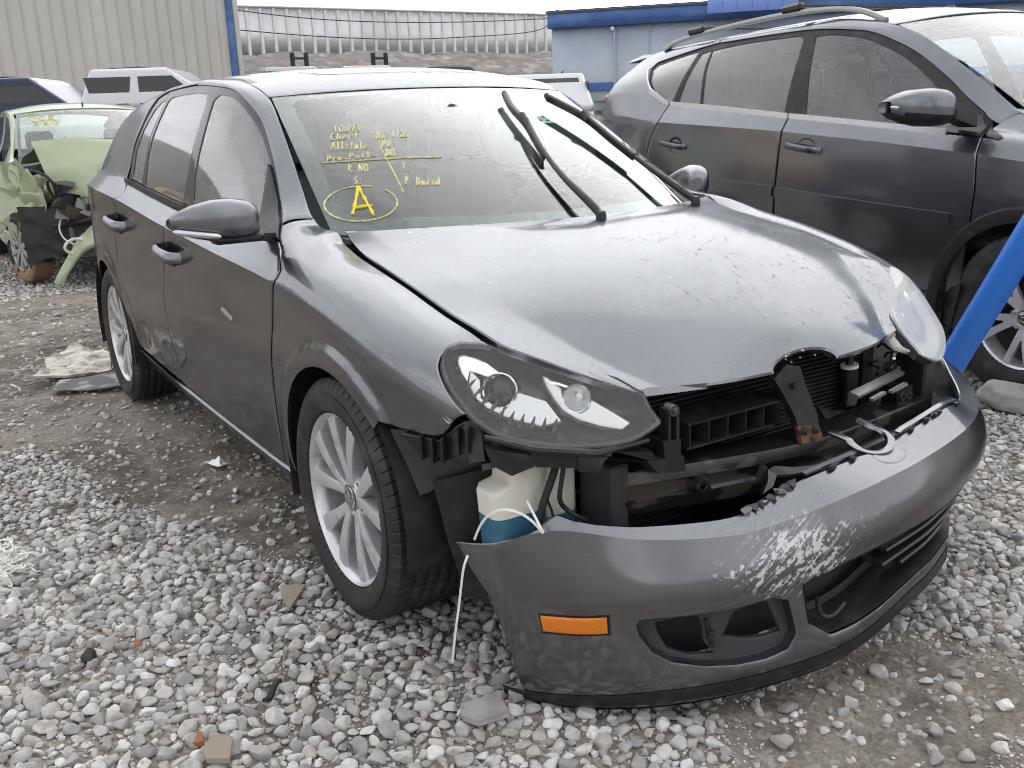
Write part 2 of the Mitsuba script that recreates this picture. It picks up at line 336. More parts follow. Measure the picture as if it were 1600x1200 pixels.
def paint(k, c, flake=.33, dust=None, ior=2.1, refl=(.45, .47, .515), bump=None):
    """Car paint: a clear coat over pigment, with metal flake."""
    col = dust or rgb(*c)
    a = {'type': 'roughplastic', 'diffuse_reflectance': col, 'int_ior': ior, 'alpha': .012, 'nonlinear': True}
    b = {'type': 'roughconductor', 'alpha': .16, 'eta': rgb(1.4, 1.4, 1.4), 'k': rgb(7, 7, 7), 'specular_reflectance': rgb(*refl)}
    p = {'type': 'blendbsdf', 'weight': flake, 'a': a, 'b': b}
    if bump: p = {'type': 'bumpmap', 'tex': proc(bump[0], bump[2]), 'scale': bump[1], 'bsdf': p}
    scene[k] = two(p)

def dusty(c, d, amt=.5):
    """Pigment with dried spatter and road dust in specks and runs."""
    def fn(p, n, uv):
        a = noise(p.x * 210, p.y * 210, p.z * 150); b = fbm(p.x * 9, p.y * 9, p.z * 22)
        k = smoothstep(.70, .93, a) * smoothstep(.42, .70, b)
        return mix(c, d, k * amt)
    return proc(fn)

paint('grey_paint', (.047, .053, .064), dust=dusty((.047, .053, .064), (.20, .19, .175), .6))
paint('dark_paint', (.036, .040, .054), flake=.26, refl=(.42, .44, .51), dust=dusty((.032, .036, .050), (.10, .10, .10), .4))
paint('green_paint', (.58, .63, .47), flake=.08, ior=1.5, refl=(.6, .68, .5))
paint('white_paint', (.82, .83, .84), flake=0.02, ior=1.5)
paint('blue_paint', (.016, .03, .12), flake=.02, ior=1.5)
paint('red_paint', (.36, .07, .06), flake=.08)
mat('primer_grey', (.05, .052, .056), .5)
mat('black_plastic', proc(lambda p, n, uv: mix((.012, .012, .0135), (.030, .029, .028), smoothstep(.5, .85, fbm(p.x * 28, p.y * 28, p.z * 28)))), .42)
mat('matte_black', proc(lambda p, n, uv: mix((.010, .010, .011), (.028, .026, .023), smoothstep(.45, .8, fbm(p.x * 19, p.y * 19, p.z * 19)))), .62)
mat('gloss_black', (.008, .008, .009), .08)
mat('rubber_seal', (.014, .014, .015), .45)
mat('tyre_rubber', proc(lambda p, n, uv: mix((.017, .017, .017), (.055, .050, .045), smoothstep(.45, .85, fbm(p.x * 16, p.y * 16, p.z * 16)) * .8)), .62)
mat('alloy', proc(lambda p, n, uv: mix((.62, .63, .65), (.36, .34, .31), smoothstep(.55, .85, fbm(p.x * 35, p.y * 35, p.z * 35)) * .5)), .30, .55)
mat('dark_alloy', (.10, .10, .105), .35, .6)
mat('chrome', (.82, .83, .85), .08, 1.)
mat('satin_metal', (.60, .61, .62), .28, .8)
mat('brake_steel', (.16, .13, .11), .5, .6)
mat('beam_black', proc(lambda p, n, uv: mix((.010, .010, .011), (.055, .048, .040), smoothstep(.60, .66, fbm(p.x * 11, p.y * 9, p.z * 16)))), .30)
mat('rusty_steel', proc(lambda p, n, uv: mix((.02, .018, .018), (.16, .065, .03), smoothstep(.35, .62, fbm(p.x * 40, p.y * 40, p.z * 40)))), .6)
mat('interior_dark', (.028, .030, .032), .8)
mat('interior_grey', (.15, .16, .16), .85)
mat('headliner', (.30, .31, .31), .9)
mat('reservoir_plastic', (.66, .64, .56), .42)
mat('blue_fluid', (.035, .13, .21), .35)
mat('cable_tie', (.80, .80, .80), .35)
mat('orange_lens', proc(lambda p, n, uv: mix((.62, .155, .008), (.70, .20, .015), smoothstep(.3, .7, cell_rand(p.y * 600 + p.x * 600, p.z * 600)))), .12)
mat('blue_plastic', (.040, .19, .68), .24)
mat('yellow_marker', (.72, .60, .03), .6)
mat('pale_marker', (.66, .64, .30), .6)
mat('paper', (.82, .82, .82), .6)
mat('ink', (.05, .05, .05), .6)
scene['windshield_glass'] = {'type': 'thindielectric', 'int_ior': 1.55, 'specular_transmittance': rgb(.72, .88, .80)}
scene['tinted_glass'] = {'type': 'thindielectric', 'int_ior': 1.55, 'specular_transmittance': rgb(.20, .22, .22)}
scene['clear_lens'] = {'type': 'thindielectric', 'int_ior': 1.4, 'specular_transmittance': rgb(.93, .93, .92)}
scene['water'] = {'type': 'dielectric', 'int_ior': 1.33}
mat('pale_housing', (.70, .71, .70), .30, .2)
scene['hazed_lens'] = {'type': 'blendbsdf', 'weight': .55, 'a': {'type': 'thindielectric', 'int_ior': 1.4}, 'b': two({'type': 'roughplastic', 'diffuse_reflectance': rgb(.72, .73, .72), 'alpha': .25})}
mat('grey_plastic', (.035, .036, .038), .45)

# ---------------- ground ----------------
def axis_steps(lo, hi, far, h):
    a = [lo]; s = h
    while a[0] > -far: s *= 1.16; a.insert(0, a[0] - s)
    b = [hi]; s = h
    while b[-1] < far: s *= 1.16; b.append(b[-1] + s)
    return np.r_[a[:-1], np.arange(lo, hi, h), b]

def ground_z(x, y):
    """Height of the yard: shallow ruts and lumps, level where the cars stand."""
    x, y = A_(x, float), A_(y, float)
    q = np.stack([x, y, x * 0], -1)
    z = (meshkit.fbm(q * .8, 3) - .5) * .05 + (meshkit.fbm(q * 4.2 + 5, 3) - .5) * .028 + (meshkit.fbm(q * 17 + 9, 3) - .5) * .012
    r = np.hypot(x, y)
    return z * np.clip(1.6 - r / 30, .15, 1) - .012
gx, gy = axis_steps(-8.5, 2.6, 260, .036), axis_steps(-3.2, 4.2, 260, .036)
GX, GY = np.meshgrid(gx, gy, indexing='ij')
_g = grid(np.stack([GX, GY, ground_z(GX, GY)], -1))
def dirt_col(p, n, uv):
    a, b, c = fbm(p.x * 1.3, p.y * 1.3), fbm(p.x * 11, p.y * 11, 3.), noise(p.x * 160, p.y * 160)
    k = smoothstep(.3, .7, a * .55 + b * .45)
    m = mix((.105, .090, .077), (.235, .205, .176), k)
    m = mix(m, (.36, .335, .30), smoothstep(.66, .9, noise(p.x * 60, p.y * 60, 7.)) * .5)
    return m * (.72 + .5 * c)
mat('dirt', proc(dirt_col), .92, spec=.25, bump=(lambda p, n, uv: fbm(p.x * 55, p.y * 55) + .5 * noise(p.x * 190, p.y * 190), .006, .002))
put('ground', _g, 'dirt', smooth=True); lab('ground', 'muddy dirt yard under the gravel', kind='structure')

# ---------------- gravel ----------------
rg = np.random.default_rng(5)
def stone_shapes(n, level):
    out = []
    for i in range(n):
        m = trimesh.creation.icosphere(subdivisions=level, radius=1.)
        v = m.vertices
        for _ in range(rg.integers(8, 15)):
            d = rg.normal(size=3); d /= np.linalg.norm(d); h = rg.uniform(.50, .86)
            k = v @ d; v = v - np.maximum(k - h, 0)[:, None] * d * .92
        v = v * (1 + (meshkit.fbm(v * 1.7 + i * 9, 3) - .5)[:, None] * .30)
        v = v * [1, rg.uniform(.62, .95), rg.uniform(.42, .72)]
        s_ = trimesh.graph.smooth_shade(trimesh.Trimesh(v, m.faces, process=False), angle=math.radians(38), facet_minarea=None)
        out.append((np.array(s_.vertices), np.array(s_.faces)))
    return out
SH = {0: stone_shapes(14, 1), 1: stone_shapes(18, 2), 2: stone_shapes(30, 2)}

def pile(xy, size, shapes, sink=.25):
    """Stones at the points xy, each turned, scaled and half sunk; (vertices, faces, tone)."""
    V, F, C = [], [], []; at_ = 0
    tone = A_([[.49, .475, .45], [.44, .428, .412], [.56, .55, .53], [.36, .35, .338], [.42, .39, .355], [.60, .592, .575], [.30, .292, .285], [.46, .452, .44]])
    z0 = ground_z(xy[:, 0], xy[:, 1])
    for p, s, z in zip(xy, size, z0):
        v, f = shapes[rg.integers(len(shapes))]
        a, b, c = rg.uniform(0, 6.28), rg.normal() * .25, rg.normal() * .25
        R = trimesh.transformations.euler_matrix(b, c, a)[:3, :3]
        w = v @ R.T * s; w = w + [p[0], p[1], z - w[:, 2].min() * (1 - 2 * sink) - s * .02]
        V.append(w); F.append(f + at_); at_ += len(w)
        t = tone[rg.integers(len(tone))] * rg.uniform(.82, 1.12)
        if s < .011: C.append(np.tile(t, (len(w), 1))); continue
        k = meshkit.fbm(v * 1.6 + a * 31, 3)[:, None]; e = np.clip((meshkit.fbm(v * 2.2 + a * 57, 2) - .54) * 5, 0, 1)[:, None] * rg.uniform(0, .8)
        C.append((t * (.74 + .52 * k)) * (1 - e) + A_([.25, .205, .165]) * e)
    return np.vstack(V), np.vstack(F), np.vstack(C)

_eye2 = EYE[:2]
def in_view(x, y, pad=.12):
    d = np.stack([x, y, 0 * x], -1) - EYE; z = d @ _F
    X = (d @ (_r * math.cos(_rol) + _u * math.sin(_rol))) / z * _f / 800; Y = (d @ _up) / z * _f / 600
    return (z > .3) & (np.abs(X) < 1 + pad) & (Y > -1 - pad * 1.5)
def mud(x, y):
    """How much bare mud shows through, 0..1."""
    f = meshkit.fbm(np.stack([x * 1.1, y * 1.1, x * 0 + 2], -1), 4)
    k = sstep(-.10, .22, y + .95 + .27 * (-x - .2)) * sstep(-.02, -.38, x)                  # beside and under the car
    k = np.maximum(k, np.exp(-((x - 1.10) / .30) ** 4 - ((y + .08) / .42) ** 4) * .85)         # ahead of the bumper
    k = np.maximum(k, sstep(-1.8, -2.3, x) * .85) * (1 - .75 * sstep(-5.6, -6.4, x))
    k = k * (1 - sstep(1.0, 1.5, y))
    return np.clip(k + (f - .5) * 1.3, 0, 1)
def scatter(rmin, rmax, dens, smin, smax, lvl, sink, cut=.5, x0=-11, x1=3.4, y0=-6, y1=9):
    n = int(dens * (x1 - x0) * (y1 - y0)); q = rg.uniform([x0, y0], [x1, y1], (n, 2))
    r = np.linalg.norm(q - _eye2, axis=1)
    k = (r > rmin) & (r < rmax) & in_view(q[:, 0], q[:, 1]); q = q[k]
    m = mud(q[:, 0], q[:, 1])
    keep = (m < cut) | (rg.uniform(size=len(q)) < .05)
    q = q[keep]
    s = (smin + (smax - smin) * rg.beta(1.6, 4.2, len(q)))
    # thin out those that overlap too much, big ones first
    o = np.argsort(-s); q, s = q[o], s[o]
    from scipy.spatial import cKDTree
    tr = cKDTree(q); alive = np.ones(len(q), bool)
    for i in range(len(q)):
        if alive[i]:
            for j in tr.query_ball_point(q[i], s[i] * 1.25):
                if j > i and np.hypot(*(q[i] - q[j])) < (s[i] + s[j]) * .66: alive[j] = False
    q, s = q[alive], s[alive]
    return pile(q, s, SH[lvl], sink)
def join(parts):
    V, F, C, at_ = [], [], [], 0
    for v, f, c in parts: V.append(v); F.append(f + at_); C.append(c); at_ += len(v)
    return np.vstack(V), np.vstack(F), np.vstack(C)
v, f, c = join([scatter(0, 3.2, 7000, .0055, .034, 2, .27), scatter(3.2, 5.2, 4200, .006, .030, 1, .27), scatter(5.2, 14, 900, .011, .036, 0, .25),
                scatter(0, 3.2, 5200, .0025, .008, 0, .25, cut=.7), scatter(3.2, 5.5, 1300, .004, .010, 0, .3, cut=.62), scatter(0, 9, 90, .006, .026, 1, .42, cut=2)])
b_ = dict(type='principled', base_color={'type': 'mesh_attribute', 'name': 'vertex_color'}, roughness=.88, specular=.3)
scene['gravel_stone'] = two({'type': 'bumpmap', 'tex': proc(lambda p, n, uv: fbm(p.x * 130, p.y * 130, p.z * 130) + .6 * noise(p.x * 420, p.y * 420, p.z * 420), .001), 'scale': .0022, 'bsdf': b_})
put('gravel', trimesh.Trimesh(v, f, process=False), 'gravel_stone', smooth=True, color=c)
lab('gravel', 'pale grey limestone gravel strewn over the muddy yard', 'gravel', kind='stuff')
print('gravel tris', len(f))

# ---------------- the grey hatchback ----------------
GC = 'grey_hatchback'
lab(GC, 'dark grey five-door hatchback with smashed nose, bonnet shut, bumper cover hanging on the gravel', 'car')
SCS = (1, .13)          # scaling of (x, line number) to metres for meshing
OUT = [0, -30, 1]
TOR = [[(-3.15, 5), (-.1, 5)]]      # the shoulder crease
def rnd(P, k=6): return spl(P, k=k)
def arc(cx, cz, r, a0, a1, n): a = np.radians(np.linspace(a0, a1, n)); return np.c_[cx + r * np.cos(a), cz + r * np.sin(a)]
def s_of(x, z):
    """Line number at which the body side passes height z at station x (below the belt)."""
    x, z = np.atleast_1d(A_(x, float)), np.atleast_1d(A_(z, float)); lo, hi = np.zeros(len(x)), np.full(len(x), 9.)
    for _ in range(40):
        m = (lo + hi) / 2; q = G_side.wz(x, m)[:, 1] < z; lo = np.where(q, m, lo); hi = np.where(q, hi, m)
    return lo
def xz(P): P = A_(P, float); return np.c_[P[:, 0], s_of(P[:, 0], P[:, 1])]
gapA = A_([(-.452, 1.25), (-.447, 1.9), (-.432, 2.4), (-.408, 2.8), (-.392, 3.2), (-.378, 3.75), (-.352, 4.4), (-.318, 5.2), (-.315, 5.5), (-.40, 6.3), (-.468, 6.75), (-.545, 7.55)])
gapB = A_([(-1.512, 1.35), (-1.515, 1.9), (-1.52, 2.6), (-1.517, 3.05), (-1.50, 3.6), (-1.484, 4.0), (-1.455, 4.45), (-1.40, 4.9), (-1.385, 5.2), (-1.392, 6.0)])
gapC = A_([(-2.135, 1.35), (-2.128, 1.75), (-2.118, 2.3), (-2.17, 2.65), (-2.20, 2.9), (-2.245, 3.3), (-2.262, 3.66), (-2.245, 4.0), (-2.20, 4.4), (-2.14, 4.8), (-2.125, 5.1), (-2.16, 5.5), (-2.272, 6.02)])
archF = xz(arc(0, .315, .346, 176, 46, 40)[::1])
fender = np.vstack([
  A_([(-.532, 7.6), (-.478, 8.97), (-.399, 8.85), (-.309, 8.88), (-.270, 8.86), (-.204, 8.90), (-.022, 8.90), (.137, 8.93), (.304, 8.92), (.402, 8.9), (.441, 8.92), (.425, 8.70), (.404, 8.25), (.398, 7.71), (.407, 7.17), (.419, 6.75), (.436, 6.42), (.460, 6.06), (.484, 5.77), (.514, 5.42), (.496, 5.0), (.478, 4.4), (.462, 4.04), (.441, 3.8), (.405, 3.64), (.331, 3.40), (.262, 3.36)]),
  archF[::-1], A_([(-.345, 1.25)]), gapA + [.007, 0]])
put(GC + '__fender', panel(G_side, fender, .02, SCS, out=OUT, lines=TOR), 'grey_paint', 24)
lf = lambda m: mirror(m)
put(GC + '__fender', lf(panel(G_side, fender, .03, SCS, out=OUT)), 'grey_paint', 40)
fdoor = np.vstack([gapA[:11] - [.003, 0], A_([(-.55, 6.55), (-1.385, 6.12)]), gapB[::-1] + [.003, 0], A_([(-1.45, 1.25), (-.52, 1.2)])])
rdoor = np.vstack([gapB - [.004, 0], A_([(-1.55, 5.98), (-2.25, 6.0)]), gapC[::-1] + [.004, 0]])
for nm, pl in (('front_door', fdoor), ('rear_door', rdoor)):
    q = panel(G_side, pl, .02, SCS, out=OUT, lines=TOR)
    put(f'{GC}__{nm}', q, 'grey_paint', 24); put(f'{GC}__{nm}', lf(q), 'grey_paint', 24)
archR = xz(arc(-2.578, .315, .346, 172, 8, 40))
quarter = np.vstack([gapC - [.004, 0], A_([(-2.30, 6.06), (-2.275, 6.35), (-2.275, 6.8), (-2.245, 7.25), (-2.23, 7.68), (-2.195, 7.95), (-2.02, 8.08), (-1.66, 8.12), (-1.66, 8.98), (-2.1, 8.98), (-2.5, 8.98), (-2.9, 8.95), (-3.05, 8.5), (-3.12, 7), (-3.16, 5.5), (-3.17, 3.5), (-3.15, 1.4), (-2.95, 1.2)]), archR, A_([(-2.232, 1.9), (-2.215, 1.25)])])
q = panel(G_side, quarter, .022, SCS, out=OUT, lines=TOR); put(GC + '__quarter_panel', q, 'grey_paint', 24); put(GC + '__quarter_panel', lf(q), 'grey_paint', 40)
# roof rail and windscreen pillar: one curved frame over the windows
dlo_top = A_([(-2.015, 8.03), (-1.64, 8.05), (-1.385, 8.03), (-1.262, 8.07), (-1.10, 8.06), (-.968, 8.09), (-.808, 8.0), (-.652, 7.93), (-.55, 7.62)])
pil = np.vstack([A_([(-1.655, 8.98), (-1.655, 8.05)]), rnd(dlo_top[1:], 4), A_([(-.484, 8.95), (-.6, 8.97), (-.8, 8.97), (-1.037, 8.97), (-1.3, 8.97)])])
q = panel(G_side, pil, .018, SCS, out=OUT); put(GC + '__windscreen_pillar', q, 'grey_paint', 40); put(GC + '__windscreen_pillar', lf(q), 'grey_paint', 40)
# sill
sill = A_([(-2.22, .15), (-2.21, 1.12), (-1.45, 1.0), (-.36, 1.0), (-.35, .1)])
q = panel(G_side, sill, .03, SCS, out=OUT, off=.006); put(GC + '__sill', q, 'grey_paint', 40); put(GC + '__sill', lf(q), 'grey_paint', 40)
# dark shell behind the gaps and windows' black frames
shell = np.vstack([A_([(-.46, .4), (-.40, 1.3), (-.36, 3.2), (-.29, 5.3), (-.38, 6.3), (-.52, 7.55), (-.46, 8.8), (-.3, 8.7), (.1, 8.8), (.1, 7.6), (-.26, 6.5), (-.28, 3), (-.38, 1)]) ])
def strip(P, wd, k=0):
    """Band polygon of half width wd metres about a polyline in (x, line)."""
    return A_(sg.LineString(A_(P) * SCS).buffer(wd, cap_style=2).exterior.coords)[:-1] / SCS
bk = [panel(G_side, strip(g, .03), .03, SCS, t=0, lip=0, out=OUT, off=-.014) for g in (gapA, gapB, gapC)]
for q in bk: put(GC + '__door_seal', q, 'rubber_seal', 40); put(GC + '__door_seal', lf(q), 'rubber_seal', 40)
# window surround
dlo = np.vstack([A_([(-2.30, 6.06), (-2.275, 6.35), (-2.275, 6.8), (-2.245, 7.25), (-2.23, 7.68), (-2.195, 7.93)]), rnd(dlo_top, 4), A_([(-.47, 6.78), (-.55, 6.57), (-1.39, 6.1)])])
Pd = sg.Polygon(dlo * SCS)
fwin = A_([(-1.345, 6.22), (-1.37, 6.6), (-1.375, 7.2), (-1.39, 7.75), (-1.35, 7.87), (-1.262, 7.90), (-1.126, 7.89), (-.985, 7.87), (-.85, 7.83), (-.79, 7.78), (-.775, 7.55), (-.70, 6.9), (-.66, 6.52)])
rwin = A_([(-1.47, 6.12), (-2.005, 6.10), (-2.02, 6.6), (-2.01, 7.1), (-1.985, 7.75), (-1.95, 7.83), (-1.66, 7.86), (-1.50, 7.85), (-1.465, 7.7), (-1.455, 7.0)])
qwin = A_([(-2.06, 6.12), (-2.215, 6.16), (-2.225, 6.7), (-2.195, 7.2), (-2.15, 7.62), (-2.08, 7.77), (-2.03, 7.74), (-2.055, 7.1)])
q = panel(G_side, dlo, .02, SCS, t=.01, lip=.002, out=OUT, off=-.006, holes=[fwin, rwin, qwin]); put(GC + '__window_frame', q, 'gloss_black', 40); put(GC + '__window_frame', lf(q), 'gloss_black', 40)
def grow(P, d): return A_(sg.Polygon(A_(P) * SCS).buffer(d).exterior.coords)[:-1] / SCS
for nm, w_, par in (('window', fwin, 'front_door'), ('window', rwin, 'rear_door'), ('quarter_window', qwin, 'rear_door')):
    q = panel(G_side, grow(w_, .006), .03, SCS, t=0, lip=0, out=OUT, off=-.009)
    put(f'{GC}__{par}__{nm}', q, 'tinted_glass', True); put(f'{GC}__{par}_001__{nm}', lf(q), 'tinted_glass', True)
# belt strips
for a, b, par in ((-.60, -1.388, 'front_door'), (-1.398, -2.285, 'rear_door')):
    xs = np.linspace(a, b, 14); P = G_side(np.c_[xs, np.interp(xs, [-2.3, -1.4, -.47], [6.0, 6.04, 6.42])])
    q = sweep(P + [0, -.002, .004], [(-.006, -.011), (.006, -.011), (.007, .004), (.002, .011), (-.006, .012)])
    put(f'{GC}__{par}__belt_strip', q, 'rubber_seal'); put(f'{GC}__{par}_001__belt_strip', lf(q), 'rubber_seal')
# ---- bonnet, windscreen, roof: nets of lines from one side to the other ----
def net_lines(half):
    """half: edge .. centre, each rows (x, y>0, z); mirrored into lines over a in 0..1."""
    L = []
    for r in half[:-1]:
        r = A_(r, float); L.append(r * [1, -1, 1])
    L.append(A_(half[-1], float))
    for r in half[-2::-1]: L.append(A_(r, float))
    out = []
    for r in L:
        d = np.r_[0, np.cumsum(np.linalg.norm(np.diff(r, axis=0), axis=1))]; out.append(np.c_[d / d[-1], r])
    return out
H_half = [
 [(-.303, .676, .954), (-.262, .676, .926), (-.19, .684, .907), (-.06, .694, .888), (.12, .699, .857), (.29, .692, .815), (.39, .682, .792), (.45, .667, .770), (.52, .605, .737), (.59, .525, .697), (.648, .45, .664)],
 [(-.255, .62, .955), (-.15, .625, .922), (0, .615, .898), (.165, .605, .870), (.33, .578, .824), (.47, .52, .760), (.55, .47, .717), (.64, .40, .672), (.662, .385, .661)],
 [(-.115, .33, .957), (.1, .32, .930), (.3, .31, .888), (.5, .29, .811), (.63, .27, .728), (.70, .25, .672), (.712, .245, .661)],
 [(-.05, 0, .957), (.15, 0, .935), (.35, 0, .897), (.55, 0, .819), (.68, 0, .733), (.725, 0, .675), (.733, 0, .661)]]
hood_fn = Loft(net_lines(H_half), {1: .9, 5: .9})
notch = [(.955 + .045 * (1 - math.sin(t)) , 3 - .42 * math.cos(t)) for t in np.linspace(0, math.pi, 14)]
HS = (1.0, .22)
hood_pl = np.vstack([A_([(0, 0), (0, 1), (0, 2), (0, 3), (0, 4), (0, 5), (0, 6), (.1, 6), (.3, 6), (.6, 6), (.8, 6), (.9, 6), (1, 6), (1, 5), (1, 4), (1, 3.45)]), A_(notch)[::-1], A_([(1, 2.55), (1, 2), (1, 1), (1, 0), (.9, 0), (.8, 0), (.6, 0), (.3, 0), (.1, 0)])])
put(GC + '__bonnet', panel(hood_fn, hood_pl, .017, HS, t=.016, lip=.004, out=[0, 0, 30], lines=[[(.03, 1), (.88, 1)], [(.03, 5), (.88, 5)]]), 'grey_paint', 9)
def ws_fn(U, off=0.):
    U = A_(U, float); b, v = U[:, 0], U[:, 1]; k = 1 - b * b
    bot = np.c_[-.375 + k * .345, .697 * b, .940 - k * .004 * 0]
    top = np.c_[-1.037 + k * .115, .589 * b, 1.326 + k * .016]
    bul = 4 * v * (1 - v)
    P = bot * (1 - v)[:, None] + top * v[:, None] + bul[:, None] * (.018 * k)[:, None] * A_([.45, 0, .9])
    return P
wsb = A_([(-.985, .0), (-.985, .99), (-.5, .99), (0, .99), (.5, .99), (.985, .99), (.985, 0), (.5, -.06), (0, -.06), (-.5, -.06)])
put(GC + '__windscreen', panel(ws_fn, wsb, .04, (.65, .7), t=0, lip=0, out=[30, 0, 30]), 'windshield_glass', True)
# black printed border under the glass edge
wsi = A_([(-.90, .10), (-.925, .2), (-.91, .5), (-.90, .92), (-.87, .955), (-.5, .965), (0, .965), (.5, .965), (.87, .955), (.90, .92), (.91, .5), (.925, .2), (.90, .10), (.5, .085), (0, .08), (-.5, .085)])
put(GC + '__windscreen__border', panel(ws_fn, wsb, .03, (.65, .7), t=0, lip=0, out=[30, 0, 30], off=-.004, holes=[wsi]), 'gloss_black', True)
def roof_fn(U):
    U = A_(U, float); a, b = U[:, 0], U[:, 1]; xe = -1.037 - a * 1.9; e = G_side.line(9, xe)
    xc = -.922 - a * 2.03; zc = np.interp(xc, [-2.95, -2.7, -2.4, -2.1, -1.85, -1.6, -1.4, -1.25, -1.12, -1.02, -.922], [1.33, 1.372, 1.406, 1.427, 1.436, 1.439, 1.433, 1.422, 1.403, 1.379, 1.345])
    zc = PchipInterpolator([-2.96, -2.7, -2.4, -2.1, -1.85, -1.6, -1.4, -1.25, -1.12, -1.02, -.92], [1.33, 1.372, 1.406, 1.427, 1.436, 1.439, 1.433, 1.422, 1.403, 1.379, 1.345])(xc)
    k = 1 - np.abs(b) ** 2.4
    return np.c_[xe + (xc - xe) * (1 - b * b), -e[:, 0] * -b, e[:, 1] + (zc - e[:, 1]) * k]
RS = (1.95, .58)
sun_pl = A_([(.115, -.60), (.10, -.5), (.095, 0), (.10, .5), (.115, .60), (.20, .64), (.42, .64), (.45, .6), (.45, -.6), (.42, -.64), (.20, -.64)])
sun_out = A_(sg.Polygon(sun_pl * RS).buffer(.004).exterior.coords)[:-1] / RS
roof_pl = A_([(0, -.998), (0, -.5), (0, 0), (0, .5), (0, .998), (.3, .998), (.6, .998), (1, .998), (1, .5), (1, 0), (1, -.5), (1, -.998), (.6, -.998), (.3, -.998)])
put(GC + '__roof', panel(roof_fn, roof_pl, .03, RS, t=.012, out=[-1, 0, 30], holes=[sun_out]), 'grey_paint', 40)
put(GC + '__sunroof', panel(roof_fn, sun_pl, .03, RS, t=.012, out=[-1, 0, 30], off=.001), 'grey_paint', 40)
# tailgate and tail glass, behind
tg = lambda U: (lambda a, b: np.c_[-2.95 - .22 * a ** .6, b * (.545 + .2 * np.minimum(a * 1.6, 1)), 1.32 - a * .98])(A_(U)[:, 0], A_(U)[:, 1])
put(GC + '__tailgate', panel(tg, A_([(0, -1), (0, 1), (1, 1), (1, -1)]), .05, (1, .7), out=[-40, 0, 1]), 'grey_paint', 40)
# floor and inner body so that no light passes under the skin
put(GC + '__underbody', cat([box((2.75, 1.52, .05), (-1.30, 0, .21)), box((.06, 1.36, .62), (-.30, 0, .60)), box((2.0, 1.5, .03), (-2.3, 0, .62)) , box((.72, 1.2, .05), (.25, 0, .27)), box((1.0, .03, .44), (-2.95, 0, .5))]), 'matte_black', 0)
# ---- bumper cover ----
_adj = {3: [(0, 0, 0, 0), (.2, 0, 0, 0), (.5, 0, 0, .033), (1.2, -.01, 0, .036), (1.4, -.02, -.02, .04), (1.6, -.03, -.04, .04), (2, -.01, -.04, .04)],
        4: [(0, 0, 0, 0), (.3, 0, 0, .010), (.42, 0, 0, .028), (.55, 0, 0, .025), (.7, 0, 0, .033), (.85, -.005, 0, .066), (1, -.01, 0, .085), (1.15, -.02, -.01, .10), (1.3, -.06, -.05, .105), (1.45, -.08, -.10, .11), (1.6, -.06, -.13, .11), (2, 0, -.15, .11)],
        5: [(0, 0, 0, .012), (.3, 0, 0, .015), (.42, 0, 0, .025), (.55, 0, 0, .025), (.7, 0, 0, .03), (.85, -.005, 0, .055), (1, -.01, 0, .07), (1.15, -.02, -.01, .085), (1.3, -.06, -.05, .09), (1.45, -.08, -.10, .09), (1.6, -.06, -.13, .09), (2, 0, -.15, .09)]}
_adj[6] = [(u, a, b, c + .01) for u, a, b, c in _adj[5]]
for k, r in _adj.items():
    r = A_(r); t = A_(B_L[k]); t[:, 1:] += PchipInterpolator(r[:, 0], r[:, 1:])(t[:, 0]); B_L[k] = t.tolist()
B_nom = Loft(B_L, {1: 1., 3: .3, 4: 1., 5: .3})
BS = (.80, .09)
bump_pl = np.vstack([A_([(.062, .72), (.11, .75), (.162, .74), (.20, .82), (.225, .92), (.25, .90), (.268, .75), (.285, .3), (.303, 0), (.331, .38), (.357, .45), (.416, .36), (.49, .22), (.55, .15), (.575, .10), (.583, .22), (.592, .06), (.602, .16), (.613, .02), (.64, .05), (.7, 0), (.85, 0), (1, 0), (1.2, 0), (1.4, 0), (1.6, 0), (1.8, 0), (1.92, 0), (1.92, 5.5), (1.7, 6), (1.5, 6), (1, 6), (.5, 6), (.20, 6), (.195, 4.9), (.186, 4.1), (.18, 3.45), (.171, 2.87), (.148, 1.99), (.113, 1.57), (.092, 1.19)])])
fog = A_([(.40, 2.66), (.43, 2.72), (.47, 2.84), (.52, 2.98), (.575, 3.02), (.60, 3.17), (.607, 3.66), (.59, 3.84), (.556, 3.88), (.51, 3.86), (.47, 3.78), (.432, 3.62), (.408, 3.38), (.396, 3.05), (.394, 2.8)])
low = A_([(.630, 3.02), (.645, 3.0), (.8, 2.97), (.97, 3.0), (1.2, 3.05), (1.30, 2.95), (1.38, 2.80), (1.42, 2.95), (1.41, 3.5), (1.36, 3.80), (1.2, 3.90), (1.0, 3.91), (.8, 3.91), (.67, 3.86), (.632, 3.6)])
q = panel(B_fn, bump_pl, .016, BS, t=.01, lip=.003, out=[2.2, -1.5, 3], holes=[low, fog], lines=[[(.1, 1), (1.9, 1)], [(.45, 4), (1.45, 4)]]); put(GC + '__bumper_cover', q, 'grey_paint', 18)

